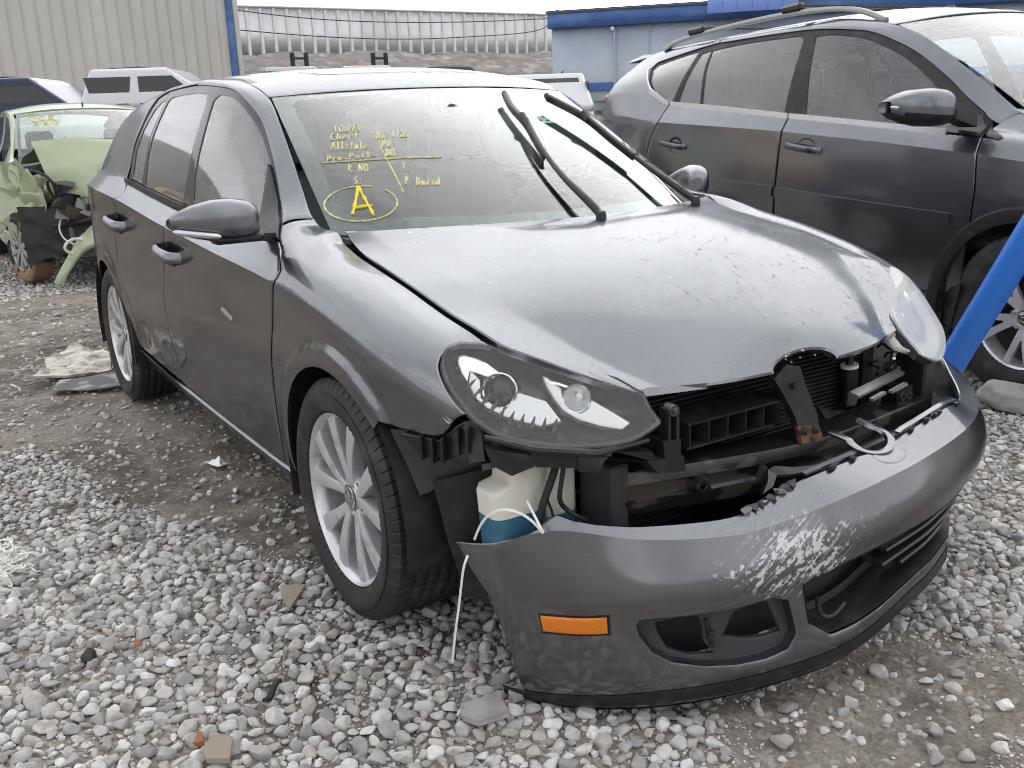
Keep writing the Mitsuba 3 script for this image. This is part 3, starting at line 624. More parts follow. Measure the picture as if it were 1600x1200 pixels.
WRITING = [[(-0.769,0.712),(-0.783,0.668)],[(-0.742,0.709),(-0.739,0.704),(-0.741,0.693),(-0.746,0.68),(-0.753,0.669),(-0.759,0.666),(-0.762,0.671),(-0.761,0.682),(-0.756,0.695),(-0.749,0.706),(-0.742,0.709)],[(-0.718,0.707),(-0.715,0.704),(-0.715,0.699),(-0.718,0.692),(-0.722,0.687),(-0.727,0.685),(-0.729,0.688),(-0.729,0.694),(-0.726,0.7),(-0.722,0.706),(-0.718,0.707)],[(-0.727,0.685),(-0.723,0.683),(-0.722,0.677),(-0.725,0.67),(-0.73,0.665),(-0.735,0.664),(-0.739,0.667),(-0.74,0.673),(-0.737,0.679),(-0.732,0.684),(-0.727,0.685)],[(-0.693,0.705),(-0.69,0.702),(-0.691,0.696),(-0.694,0.688),(-0.699,0.683),(-0.703,0.681),(-0.706,0.684),(-0.706,0.69),(-0.703,0.698),(-0.698,0.703),(-0.693,0.705)],[(-0.691,0.695),(-0.709,0.662)],[(-0.676,0.704),(-0.663,0.7),(-0.678,0.684),(-0.673,0.674),(-0.685,0.659),(-0.693,0.663)],[(-0.792,0.655),(-0.806,0.655),(-0.821,0.618),(-0.807,0.613)],[(-0.814,0.636),(-0.801,0.636)],[(-0.78,0.655),(-0.796,0.614)],[(-0.782,0.634),(-0.779,0.631),(-0.779,0.625),(-0.781,0.619),(-0.785,0.614),(-0.79,0.613),(-0.793,0.615),(-0.793,0.621),(-0.791,0.627),(-0.786,0.632),(-0.782,0.634)],[(-0.768,0.624),(-0.754,0.624),(-0.754,0.634),(-0.764,0.631),(-0.77,0.619),(-0.767,0.611),(-0.757,0.613)],[(-0.738,0.632),(-0.746,0.611)],[(-0.74,0.625),(-0.731,0.633),(-0.725,0.63)],[(-0.699,0.648),(-0.717,0.609)],[(-0.716,0.633),(-0.694,0.635)],[(-0.843,0.547),(-0.82,0.596),(-0.829,0.545)],[(-0.834,0.566),(-0.825,0.564)],[(-0.8,0.593),(-0.818,0.543)],[(-0.782,0.591),(-0.8,0.541)],[(-0.767,0.562),(-0.774,0.565),(-0.778,0.557),(-0.774,0.548),(-0.779,0.538),(-0.786,0.541)],[(-0.745,0.583),(-0.763,0.537)],[(-0.76,0.565),(-0.742,0.569)],[(-0.736,0.559),(-0.734,0.556),(-0.735,0.55),(-0.738,0.542),(-0.742,0.536),(-0.746,0.534),(-0.747,0.537),(-0.747,0.544),(-0.744,0.551),(-0.74,0.557),(-0.736,0.559)],[(-0.731,0.558),(-0.739,0.533)],[(-0.707,0.579),(-0.726,0.532)],[(-0.723,0.56),(-0.705,0.564)],[(-0.708,0.544),(-0.696,0.545),(-0.695,0.556),(-0.703,0.552),(-0.71,0.538),(-0.709,0.53),(-0.7,0.533)],[(-0.871,0.505),(-0.885,0.462)],[(-0.871,0.505),(-0.862,0.499),(-0.867,0.484),(-0.879,0.482)],[(-0.854,0.488),(-0.86,0.468)],[(-0.856,0.482),(-0.848,0.489),(-0.843,0.486)],[(-0.837,0.479),(-0.825,0.479),(-0.825,0.488),(-0.834,0.485),(-0.839,0.474),(-0.836,0.467),(-0.827,0.469)],[(-0.819,0.473),(-0.802,0.472)],[(-0.779,0.508),(-0.795,0.469)],[(-0.78,0.508),(-0.77,0.503),(-0.776,0.489),(-0.788,0.487)],[(-0.759,0.488),(-0.757,0.486),(-0.756,0.48),(-0.758,0.474),(-0.762,0.47),(-0.767,0.468),(-0.769,0.471),(-0.77,0.476),(-0.768,0.482),(-0.764,0.487),(-0.759,0.488)],[(-0.73,0.487),(-0.738,0.489),(-0.743,0.483),(-0.736,0.476),(-0.742,0.468),(-0.75,0.47)],[(-0.706,0.506),(-0.722,0.469)],[(-0.721,0.491),(-0.702,0.494)],[(-0.705,0.476),(-0.687,0.475)],[(-0.61,0.636),(-0.63,0.595)],[(-0.612,0.636),(-0.605,0.629),(-0.61,0.612),(-0.622,0.597),(-0.631,0.595)],[(-0.586,0.633),(-0.606,0.591)],[(-0.591,0.634),(-0.58,0.632)],[(-0.612,0.592),(-0.601,0.59)],[(-0.575,0.616),(-0.575,0.613)],[(-0.587,0.593),(-0.586,0.591)],[(-0.533,0.641),(-0.554,0.598)],[(-0.512,0.637),(-0.54,0.596)],[(-0.508,0.626),(-0.497,0.634),(-0.498,0.623),(-0.526,0.593),(-0.514,0.592)],[(-0.477,0.63),(-0.496,0.61),(-0.506,0.594),(-0.501,0.589),(-0.492,0.601),(-0.495,0.608)],[(-0.612,0.577),(-0.633,0.533)],[(-0.613,0.578),(-0.607,0.569),(-0.612,0.551),(-0.624,0.535),(-0.634,0.533)],[(-0.591,0.575),(-0.613,0.531)],[(-0.593,0.575),(-0.586,0.567),(-0.592,0.549),(-0.604,0.533),(-0.614,0.531)],[(-0.575,0.557),(-0.575,0.554)],[(-0.587,0.532),(-0.587,0.53)],[(-0.625,0.513),(-0.645,0.47)],[(-0.626,0.513),(-0.62,0.505),(-0.625,0.487),(-0.637,0.472),(-0.646,0.47)],[(-0.6,0.51),(-0.598,0.506),(-0.601,0.495),(-0.607,0.481),(-0.615,0.471),(-0.62,0.467),(-0.622,0.472),(-0.619,0.483),(-0.613,0.496),(-0.606,0.507),(-0.6,0.51)],[(-0.589,0.494),(-0.588,0.491)],[(-0.6,0.47),(-0.6,0.468)],[(-0.811,0.431),(-0.828,0.385)],[(-0.812,0.431),(-0.803,0.425),(-0.81,0.409),(-0.82,0.408),(-0.815,0.383)],[(-0.794,0.412),(-0.793,0.41)],[(-0.802,0.387),(-0.802,0.384)],[(-0.789,0.381),(-0.772,0.427),(-0.778,0.381),(-0.76,0.425)],[(-0.747,0.424),(-0.745,0.419),(-0.747,0.407),(-0.752,0.393),(-0.758,0.382),(-0.764,0.378),(-0.766,0.383),(-0.764,0.394),(-0.759,0.409),(-0.752,0.42),(-0.747,0.424)],[(-0.808,0.345),(-0.814,0.346),(-0.821,0.33),(-0.817,0.32),(-0.824,0.303),(-0.83,0.306)],[(-0.803,0.33),(-0.802,0.328)],[(-0.811,0.305),(-0.811,0.303)],[(-0.611,0.405),(-0.595,0.405)],[(-0.603,0.405),(-0.622,0.365)],[(-0.593,0.39),(-0.593,0.387)],[(-0.604,0.367),(-0.603,0.365)],[(-0.631,0.324),(-0.651,0.281)],[(-0.632,0.324),(-0.626,0.319),(-0.633,0.304),(-0.642,0.3)],[(-0.631,0.283),(-0.63,0.281)],[(-0.592,0.315),(-0.614,0.269)],[(-0.594,0.315),(-0.588,0.307),(-0.594,0.288),(-0.606,0.272),(-0.615,0.269)],[(-0.581,0.29),(-0.58,0.287),(-0.581,0.281),(-0.584,0.274),(-0.588,0.269),(-0.592,0.267),(-0.594,0.269),(-0.593,0.275),(-0.589,0.282),(-0.585,0.288),(-0.581,0.29)],[(-0.576,0.289),(-0.585,0.266)],[(-0.567,0.289),(-0.573,0.265),(-0.555,0.29)],[(-0.542,0.287),(-0.554,0.264)],[(-0.537,0.298),(-0.537,0.297)],[(-0.525,0.285),(-0.523,0.283),(-0.525,0.277),(-0.528,0.27),(-0.533,0.264),(-0.537,0.262),(-0.538,0.265),(-0.537,0.271),(-0.533,0.278),(-0.529,0.283),(-0.525,0.285)],[(-0.507,0.308),(-0.53,0.262)],[(-0.903,0.459),(-0.817,0.455),(-0.612,0.447),(-0.426,0.432)],[(-0.625,0.649),(-0.652,0.466),(-0.678,0.232)]]
RING = [(-0.775,0.278),(-0.793,0.284),(-0.812,0.286),(-0.831,0.287),(-0.851,0.284),(-0.871,0.279),(-0.89,0.272),(-0.908,0.263),(-0.924,0.251),(-0.938,0.238),(-0.95,0.223),(-0.96,0.207),(-0.967,0.191),(-0.971,0.174),(-0.972,0.157),(-0.97,0.141),(-0.966,0.126),(-0.96,0.112),(-0.95,0.1),(-0.939,0.09),(-0.926,0.082),(-0.911,0.076),(-0.895,0.073),(-0.878,0.072),(-0.86,0.073),(-0.842,0.077),(-0.823,0.083),(-0.805,0.09),(-0.788,0.1),(-0.772,0.111),(-0.758,0.124),(-0.745,0.138),(-0.734,0.152),(-0.726,0.168),(-0.721,0.183),(-0.718,0.199),(-0.718,0.214),(-0.722,0.229),(-0.728,0.242),(-0.738,0.254)]
BIG_A = [[(-0.825,0.282),(-0.894,0.114)],[(-0.825,0.282),(-0.827,0.105)],[(-0.879,0.153),(-0.812,0.166)]]

def lift(fn, U, off, ref):
    """Points off the surface fn by off, on the side of ref."""
    U = A_(U, float); P = fn(U); e = 1e-3
    n = np.cross(fn(U + [e, 0]) - P, fn(U + [0, e]) - P); n /= np.linalg.norm(n, axis=1, keepdims=True)
    return P + n * np.sign((n * (A_(ref) - P)).sum(1, keepdims=True)) * off

# ---- wheels ----
def tyre_mesh(R=.317, w=.2225, rim=.2225, seed=0, ribs=68):
    h = w / 2
    prof = [(rim + .001, -h * .84), (rim + .0045, -h * .862), (rim + .010, -h * .94), (rim + .04, -h * 1.03), (R - .035, -h * 1.0), (R - .014, -h * .94), (R - .006, -h * .87)]
    tr = np.linspace(-h * .84, h * .84, 29); top = R - .0035 * np.abs(tr / h) ** 3
    prof += [(r, t) for r, t in zip(top, tr)]
    prof += [(R - .006, h * .87), (R - .014, h * .94), (R - .035, h * 1.0), (rim + .06, h * 1.03), (rim + .052, h * 1.036), (rim + .04, h * 1.03), (rim + .010, h * .94), (rim + .0045, h * .862), (rim + .001, h * .84)]
    q = A_(prof); n = 680; a = np.arange(n) * 2 * np.pi / n
    r = np.tile(q[:, 0], (n, 1)); t = q[:, 1]
    for g in (-.05, -.017, .017, .05): r -= .007 * (np.abs(t - g) < .0042)[None]
    ph = (a * ribs / (2 * np.pi))
    sh = (np.abs(t) > .058) & (np.abs(t) < h * .95)
    for sgn in (-1, 1):
        k = ((ph[:, None] + np.abs(t)[None] * 8 * sgn) % 1) < .13
        r -= .0045 * (k & (sh & (np.sign(t) == sgn))[None])
    mid = (np.abs(t) < .048); k = ((ph[:, None] + t[None] * 26) % 1) < .1
    r -= .003 * (k & mid[None])
    V = np.stack([r * np.cos(a)[:, None], r * np.sin(a)[:, None], np.tile(t, (n, 1))], -1)
    V = np.concatenate([V, V[:1]]); m = grid(V[:, ::-1]); m.merge_vertices(); return m

def twin_spoke_rim(r=.2225, h0=.100, n=5):
    """Barrel with lip, and n pairs of tapering blades running to the hub."""
    rim = lathe([(r - .035, -.10), (r - .02, -.085), (r - .012, .0), (r - .016, .06), (r - .013, h0 - .022), (r - .008, h0 - .010), (r - .002, h0 - .004), (r + .003, h0), (r + .0045, h0 - .003), (r + .001, h0 - .02), (r - .006, -.09)], 96)
    ms = [rim]
    for k in range(n):
        for s in (-1, 1):
            th = 2 * np.pi * k / n; pts = []
            for f in np.linspace(0, 1, 12):
                rr = .040 + f * (r - .008 - .040); ang = th + s * (math.radians(9) + math.radians(11.5) * f ** 1.1) * (1.0 - .15 * f) + s * .02 * math.sin(f * 3.1)
                zz = .070 + .018 * math.sin(f * math.pi * .55) * 1.0 - .004 * f
                pts.append((rr * math.cos(ang), rr * math.sin(ang), zz, .0125 + .0125 * f ** 1.15))
            P = A_([p[:3] for p in pts]); W = A_([p[3] for p in pts])
            T = np.gradient(P, axis=0); T /= np.linalg.norm(T, axis=1, keepdims=True); S = np.cross(T, [0, 0, 1.]); S /= np.linalg.norm(S, axis=1, keepdims=True)
            pr_ = A_([(-1, .0), (-.94, .006), (-.6, .0085), (.6, .0085), (.94, .006), (1, 0), (.8, -.028), (-.8, -.028)])
            V = P[:, None] + S[:, None] * (pr_[None, :, :1] * W[:, None, None]) + A_([0, 0, 1.]) * pr_[None, :, 1:]
            V = np.concatenate([V, V[:, :1]], 1); ms.append(grid(V))
    hub = lathe([(0, .078), (.034, .078), (.036, .072), (.046, .076), (.058, .070), (.066, .055), (.066, .03), (0, .03)], 48); ms.append(hub)
    return cat(ms)
def emblem_vw(r=.030):
    """Roundel: ring with a V over a W, raised."""
    ms = [lathe([(r * .86, 0), (r * .86, .0025), (r, .0025), (r * 1.02, 0)], 48)]
    for P in ([(-.36, .80), (0, -.0), (.36, .80)], [(-.80, .36), (-.38, -.78), (0, -.05), (.38, -.78), (.80, .36)]):
        b = sg.LineString(A_(P) * r).buffer(r * .085, cap_style=2, join_style=2).intersection(sg.Point(0, 0).buffer(r * .88))
        for g in getattr(b, 'geoms', [b]):
            m = trimesh.creation.extrude_polygon(g, .0022); ms.append(m)
    return cat(ms)
_ty, _rim, _em = tyre_mesh(), twin_spoke_rim(), emblem_vw()
_disc = lathe([(.05, .0), (.135, .0), (.135, -.022), (.05, -.022)], 48)
def wheel(key, M, spin=0.):
    R = trimesh.transformations.rotation_matrix(spin, [0, 0, 1]); M = M @ R
    put(key + '__tyre', _ty, 'tyre_rubber', 30, M); put(key + '__rim', _rim, 'alloy', 40, M)
    put(key + '__brake_disc', _disc, 'brake_steel', 40, M @ trimesh.transformations.translation_matrix([0, 0, .005]))
    put(key + '__hub_cap', lathe([(0, .0815), (.028, .0815), (.033, .079), (.033, .07)], 40), 'dark_alloy', 40, M)
    put(key + '__emblem', _em, 'chrome', 40, M @ trimesh.transformations.translation_matrix([0, 0, .081]))
    for k in range(5):
        a = 2 * np.pi * (k + .5) / 5
        put(key + '__wheel_bolt', lathe([(0, .073), (.006, .073), (.0085, .071), (.0085, .05)], 12), 'dark_alloy', 30, M @ trimesh.transformations.translation_matrix([.050 * math.cos(a), .050 * math.sin(a), 0]), n=True)
def wheel_frame(x, y, z, steer, side):
    """Axis outward; side -1 for the right of the car."""
    out = A_([-math.sin(steer) * side * -1, side * math.cos(steer), 0]) if False else A_([math.sin(steer) * (1 if side < 0 else -1), side * math.cos(steer), 0])
    X = np.cross(A_([0, 0, 1.]), out); return frame([x, y, z], X, [0, 0, 1.], out)
def wf(x, y, z, steer, side):
    out = A_([-math.sin(steer) * -side * -1, side * math.cos(steer), 0.]); up = A_([0, 0, 1.]); X = np.cross(up, out); return frame([x, y, z], X, up, out)
wheel(GC + '__wheel', wf(0, -.770, .312, math.radians(-.7), -1), math.radians(18)); wheel(GC + '__wheel_001', wf(0, .770, .312, 0, 1), .4)
wheel(GC + '__wheel_002', wf(-2.578, -.757, .312, 0, -1), math.radians(52)); wheel(GC + '__wheel_003', wf(-2.578, .757, .312, 0, 1), .9)
# arch liners
for cx in (0., -2.578):
    a = np.radians(np.linspace(-12, 196, 40)); V = np.stack([np.stack([cx + .362 * np.cos(a), np.full(40, y), .315 + .362 * np.sin(a)], -1) for y in (-.876, -.80, -.62, -.50)], 1)
    q = grid(V); put(GC + '__arch_liner', q, 'matte_black', 60); put(GC + '__arch_liner', mirror(q), 'matte_black', 60)
    put(GC + '__arch_liner', box((.8, .02, .7), (cx, -.50, .42)), 'matte_black', 0)

# ---- door mirrors, handles ----
def mirror_shell():
    st = [(-.852, .962, 1.003, .035, .0), (-.858, .945, 1.022, .060, .004), (-.885, .936, 1.038, .082, .006), (-.93, .933, 1.046, .092, .006), (-.98, .938, 1.044, .090, .002), (-1.03, .950, 1.032, .078, -.006), (-1.07, .966, 1.014, .052, -.018), (-1.084, .980, 1.000, .026, -.03)]
    V = []
    for y, z0, z1, d, dx in st:
        r = []
        for t in np.linspace(0, 2 * np.pi, 33)[:-1]:
            c, s = math.cos(t), math.sin(t); k = .62
            fx = np.sign(c) * abs(c) ** k; fz = np.sign(s) * abs(s) ** k
            r.append((-.50 + dx + (fx * d * .62 if c > 0 else fx * .03), y, (z0 + z1) / 2 + fz * (z1 - z0) / 2 + (.006 if c > 0 else 0)))
        V.append(r + [r[0]])
    V = A_(V); m = grid(V); m.merge_vertices()
    e = [hull(V[0]), hull(V[-1])]; return cat([m] + e)
ms = mirror_shell(); ms.fix_normals()
mtop = ms
def low_half(m, f):  # split by height: lower shell in black
    z = m.triangles_center[:, 2]; y = m.triangles_center[:, 1]
    lim = .958 + .004 * np.sin(y * 9); k = z < lim
    a = trimesh.Trimesh(m.vertices, m.faces[~k], process=True); b = trimesh.Trimesh(m.vertices, m.faces[k], process=True); return (a, b)
_mt, _mb = low_half(ms, 0)
sail = panel(G_side, A_([(-.665, 6.55), (-.705, 6.95), (-.775, 7.55), (-.80, 7.80), (-.66, 7.86), (-.555, 7.55), (-.475, 6.85), (-.55, 6.6)]), .02, SCS, t=.02, lip=.004, out=OUT, off=.007)
foot = cat([sail, hull([(-.50, -.80, .918), (-.62, -.785, .925), (-.50, -.80, .945), (-.60, -.785, .955), (-.475, -.885, .935), (-.53, -.885, .935), (-.475, -.885, .950), (-.53, -.885, .950)]), box((.07, .14, .028), (-.495, -.915, .943), bev=.01)])
lens = []
for y in np.linspace(-.975, -1.085, 14):
    f = (y + .975) / -.11; lens.append((-.438 - .052 * f ** 2.2, y, .955 + .018 * f))
lens = tube(lens, [.004] + [.0085] * 11 + [.008, .004], 8)
def folded(m):
    m = mirror(m); c, s_ = math.cos(math.radians(62)), math.sin(math.radians(62)); v = m.vertices - [-.50, .85, 0]
    m.vertices = np.c_[v[:, 0] * c - v[:, 1] * s_, v[:, 0] * s_ + v[:, 1] * c, v[:, 2]] + [-.53, .845, -.018]; return m
for f_, s in ((lambda m: m, ''), (folded, '_001')):
    put(GC + '__door_mirror' + s + '__cover', f_(_mt), 'grey_paint', 50, n=False); put(GC + '__door_mirror' + s + '__lower_shell', f_(_mb), 'black_plastic', 50, n=False)
    put(GC + '__door_mirror' + s + '__foot', mirror(sail) if s else foot, 'black_plastic', 40, n=False); put(GC + '__door_mirror' + s + '__indicator', f_(lens), 'satin_metal', 50, n=False)
for x, z, par in ((-1.335, .812, 'front_door'), (-2.13, .862, 'rear_door')):
    y0 = -.884
    P = [(x - .112, y0 + .004, z + .010), (x - .102, y0 - .030, z + .010), (x - .05, y0 - .044, z + .006), (x + .04, y0 - .044, z), (x + .09, y0 - .032, z - .004), (x + .108, y0 + .004, z - .006)]
    C = spl(P, k=6); n_ = len(C)
    q = sweep(C, [(-.010, -.018), (.004, -.021), (.011, -.014), (.012, .004), (.002, .019), (-.010, .019)])
    cup = lathe([(0, -.006), (.03, -.005), (.046, -.001), (.050, .0012)], 28); cup.apply_scale([1.25, .9, 1]); cup.apply_transform(frame([x - .01, y0 - .0035, z - .003], [1, 0, 0], [0, 0, 1], [0, -1, 0]))
    for f_, s in ((lambda m: m, ''), (mirror, '_001')):
        put(f'{GC}__{par}{s}__handle', f_(q), 'grey_paint', 60, n=False); put(f'{GC}__{par}{s}__handle_cup', f_(cup), 'matte_black', 50, n=False)
put(GC + '__front_door__moulding_scratch', panel(lambda U: G_side(U) , A_([(-.705, 3.62), (-.80, 3.78), (-.83, 3.66), (-.72, 3.50)]), .01, SCS, t=0, lip=0, out=OUT, off=.0012), 'satin_metal', True)

# ---- headlamps ----
HS2 = (1, 1)
hl_out = A_([(-.1159, .7607), (-.1585, .770), (-.190, .7742), (-.2145, .7668), (-.2235, .7538), (-.2234, .7383), (-.2168, .7214), (-.2018, .6997), (-.1815, .6769), (-.1543, .6518), (-.1233, .6289), (-.0853, .6087), (-.0266, .5925), (.0499, .5817), (.1257, .5795), (.1801, .5848), (.2109, .5956), (.2406, .6128), (.2174, .6354), (.1982, .6620), (.14, .6900), (.0547, .7147), (-.0425, .7464)])
hl_out = np.vstack([spl(hl_out[:18], k=4), hl_out[18:]])
def hl_off(o): return lambda U: hl_fn(U, o)
def hpoly(P): return A_(sg.Polygon(P).buffer(-.0025).exterior.coords)[:-1]
lensm = panel(hl_off(0), hl_out, .012, HS2, t=.005, lip=.0015, out=[3, -3, 1]); 
rimm = panel(hl_off(-.012), hl_out, .02, HS2, t=.02, lip=0, out=[3, -3, 1], holes=[hpoly(hpoly(hl_out))])
houseP = A_(sg.Polygon(hl_out).buffer(-.004).exterior.coords)[:-1]
def house(U):   # the lamp's bowl, deeper in the middle
    U = A_(U, float); P = sg.Polygon(houseP); d = A_([P.exterior.distance(sg.Point(*u)) for u in U]); return hl_fn(U, -.012 - .066 * np.clip(d / .018, 0, 1) ** .6)
bowl = panel(house, houseP, .011, HS2, t=0, lip=0, out=[3, -3, 1])
T1 = spl([(-.0665, .6735), (.0339, .6243), (.013, .6121), (-.0396, .6217), (-.08, .6339), (-.1218, .6528), (-.1441, .6683), (-.1649, .6936), (-.172, .7159), (-.150, .7117), (-.1428, .6807), (-.1264, .6603), (-.0983, .6465), (-.0774, .6497)], k=1, closed=True)
T2 = A_([(.0893, .6508), (.1739, .6085), (.1595, .5988), (.1169, .6061), (.0696, .6191), (.0343, .637), (.0126, .6575), (-.0088, .6827), (-.0183, .6987), (-.0012, .6916), (.0242, .6736), (.0306, .6532), (.0496, .6342), (.0715, .6286), (.0859, .6362)])
W1 = A_([(-.1957, .7446), (-.1875, .7473), (-.1601, .7397), (-.1359, .729), (-.0899, .7002), (-.1062, .6981), (-.1266, .7039), (-.168, .718), (-.169, .7004), (-.1842, .7169), (-.1946, .7344)])
W2 = A_([(-.0179, .6985), (-.0065, .6933), (.0548, .6721), (.0838, .6715), (.086, .6639), (.062, .6664), (.013, .6826), (.003, .682)])
def hl_at(t, z, o): return hl_fn(A_([[t, z]]), o)[0]
_zn = HL_n * .9 + A_([0, 0, .35]); _zn /= np.linalg.norm(_zn)
def hl_frame(t, z, o):
    x = HL_t; zz = A_([HL_n[0], HL_n[1], .22]); zz /= np.linalg.norm(zz); return frame(hl_at(t, z, o), x, np.cross(zz, x), zz)
barrel = lathe([(.0345, .004), (.0375, .006), (.0395, .004), (.0395, -.03), (.0335, -.03), (.0335, .004)], 48)
projl = lathe([(0, .012), (.012, .0105), (.022, .006), (.030, -.002), (.033, -.012)], 40)
small = lathe([(.028, .003), (.0305, .005), (.032, .003), (.032, -.02), (.0275, -.02), (.028, .003)], 40)
smallr = lathe([(0, -.022), (.012, -.018), (.022, -.008), (.028, .002)], 32)
bulb = lathe([(0, .004), (.006, .002), (.0075, -.004), (.0075, -.02)], 20)
def hl_ridges():
    ring = sg.Polygon(hl_out).buffer(-.014).exterior; inn = sg.Polygon(hl_out).buffer(-.036).exterior; ms = []
    a0, a1 = ring.project(sg.Point(-.205, .742)), ring.project(sg.Point(.02, .595)); L = ring.length
    for f in np.linspace(0, 1, 13):
        p = ring.interpolate((a0 + f * ((a1 - a0) % L)) % L) if (a1 - a0) % L < L / 2 else ring.interpolate((a0 - f * ((a0 - a1) % L)) % L)
        q = inn.interpolate(inn.project(p)); u = A_([(p.x, p.y), ((p.x + q.x) / 2, (p.y + q.y) / 2), (q.x, q.y)]); ms.append(tube(hl_fn(u, -.040), [.004, .0055, .004], 8))
    return cat(ms)
for f_, s in ((lambda m: m, ''), (mirror, '_001')):
    K = GC + '__headlamp' + s
    put(K + '__lens', f_(lensm), 'hazed_lens' if s else 'clear_lens', 40, n=False); put(K + '__lamp_rim', f_(rimm), 'black_plastic', 40, n=False)
    put(K + '__bowl', f_(bowl), 'gloss_black' if not s else 'pale_housing', 60, n=False)
    put(K + '__trim', f_(panel(hl_off(-.034), T1, .01, t=.014, lip=.002, out=[3, -3, 1])), 'satin_metal', 40)
    put(K + '__trim', f_(panel(hl_off(-.034), T2, .01, t=.014, lip=.002, out=[3, -3, 1])), 'satin_metal', 40)
    CH = 'chrome' if not s else 'pale_housing'
    put(K + '__reflector', f_(panel(hl_off(-.030), W1, .01, t=.012, lip=.002, out=[3, -3, 1])), CH, 40)
    put(K + '__reflector', f_(panel(hl_off(-.030), W2, .01, t=.012, lip=.002, out=[3, -3, 1])), CH, 40)
    put(K + '__projector', f_(moved(barrel, hl_frame(-.1004, .677, -.036))), CH, 40, n=False)
    put(K + '__projector_lens', f_(moved(projl, hl_frame(-.1004, .677, -.042))), 'gloss_black', True, n=False)
    put(K + '__lamp_cup', f_(moved(small, hl_frame(.059, .654, -.034))), CH, 40, n=False)
    put(K + '__lamp_cup', f_(moved(smallr, hl_frame(.059, .654, -.034))), 'satin_metal', True)
    put(K + '__bulb', f_(moved(bulb, hl_frame(.063, .657, -.036))), 'paper', True, n=False)
    put(K + '__ridges', f_(hl_ridges()), 'black_plastic', 60, n=False); labels[K + '__ridges'] = {'kind': 'stuff'}

# ---- wipers ----
def wiper(key, P, blade):
    P = A_(P); put(key + '__arm', cat([tube(spl(P, k=5), np.interp(np.linspace(0, 1, 5 * (len(P) - 1) + 1), [0, .12, .5, 1], [.011, .012, .008, .005]), 8), moved(lathe([(0, .016), (.012, .014), (.015, 0), (.015, -.02)], 16), trimesh.transformations.translation_matrix(P[0]))]), 'black_plastic', 50)
    B = A_(blade); put(key + '__blade', sweep(spl(B, k=6), [(-.0025, -.016), (.0025, -.016), (.0045, 0), (.010, .006), (.006, .010), (-.006, .010), (-.010, .006), (-.0045, 0)], up=(.5, 0, .85)), 'rubber_seal', 40)
    m = B[len(B) // 2]; put(key + '__joint', cat([box((.055, .022, .022), m + [0, 0, .006], (0, 38, -10), .006), box((.03, .018, .02), B[0], (0, 38, -10), .005)]), 'black_plastic', 30)
wiper(GC + '__wiper', [(.005, -.030, .960), (-.045, -.030, .993), (-.15, -.025, 1.045), (-.30, .002, 1.12), (-.44, .05, 1.19), (-.52, .085, 1.228)], [(-.765, .16, 1.309), (-.65, .115, 1.262), (-.545, .088, 1.222), (-.44, .055, 1.17), (-.335, .020, 1.115)])
wiper(GC + '__wiper_001', [(-.115, .445, .960), (-.165, .415, 1.000), (-.31, .400, 1.072), (-.45, .400, 1.140), (-.56, .395, 1.198)], [(-.758, .335, 1.298), (-.68, .362, 1.262), (-.60, .386, 1.222), (-.48, .392, 1.158), (-.36, .400, 1.095)])
# cowl under the glass
cow = net_lines([[(-.36, .68, .935), (-.30, .66, .925)], [(-.17, .33, .925), (-.09, .33, .922)], [(-.11, 0, .922), (-.03, 0, .922)]])
put(GC + '__cowl', panel(Loft(cow), A_([(0, 0), (0, 4), (1, 4), (1, 0)]), .05, (.1, .3), t=0, lip=0, out=[0, 0, 30]), 'black_plastic', 40)

# ---- chalk writing and sheets on the glass ----
_rc = np.random.default_rng(6)
def chalk(U, r):
    q = lift(ws_fn, dense(A_(U), .012, False), .0016, [30, 0, 30]); return tube(q, r * _rc.uniform(.45, 1.45, len(q)), 6)
put(GC + '__windscreen__writing', cat([chalk(p, .0021) for p in WRITING]), 'pale_marker', 60); labels[GC + '__windscreen__writing'] = {'label': 'pale yellow handwriting in two columns on the windscreen', 'kind': 'stuff'}
put(GC + '__windscreen__ring', chalk(RING, .0022), 'pale_marker', 60)
put(GC + '__windscreen__letter', cat([chalk(p, .0052) for p in BIG_A]), 'yellow_marker', 60)
stk = A_([(.189, .763), (.789, .78), (.715, .664), (.188, .643)])
put(GC + '__windscreen__paper_sheet', panel(ws_fn, stk, .02, (.65, .7), t=0, lip=0, out=[30, 0, 30], off=-.003), 'paper', True)
nb = []
for k in range(8):
    for j in range(3):
        u0, v0 = .30 + .055 * k + .004 * j, .665 + .03 * j
        nb.append(panel(ws_fn, A_([(u0, v0), (u0 + .022, v0 + .003), (u0 + .022, v0 + .019), (u0 + .014, v0 + .012), (u0, v0 + .016)]), .01, (.65, .7), t=0, lip=0, out=[30, 0, 30], off=-.0018))
put(GC + '__windscreen__print', cat(nb), 'ink', True); labels[GC + '__windscreen__print'] = {'kind': 'stuff'}
# sensor spot
put(GC + '__windscreen__sensor', moved(lathe([(0, .001), (.022, .001), (.022, -.006)], 24), frame(lift(ws_fn, [[-.10, .80]], -.006, [30, 0, 30])[0], [0, 1, 0], [-.6, 0, .8], [.8, 0, .6])), 'gloss_black', 40)

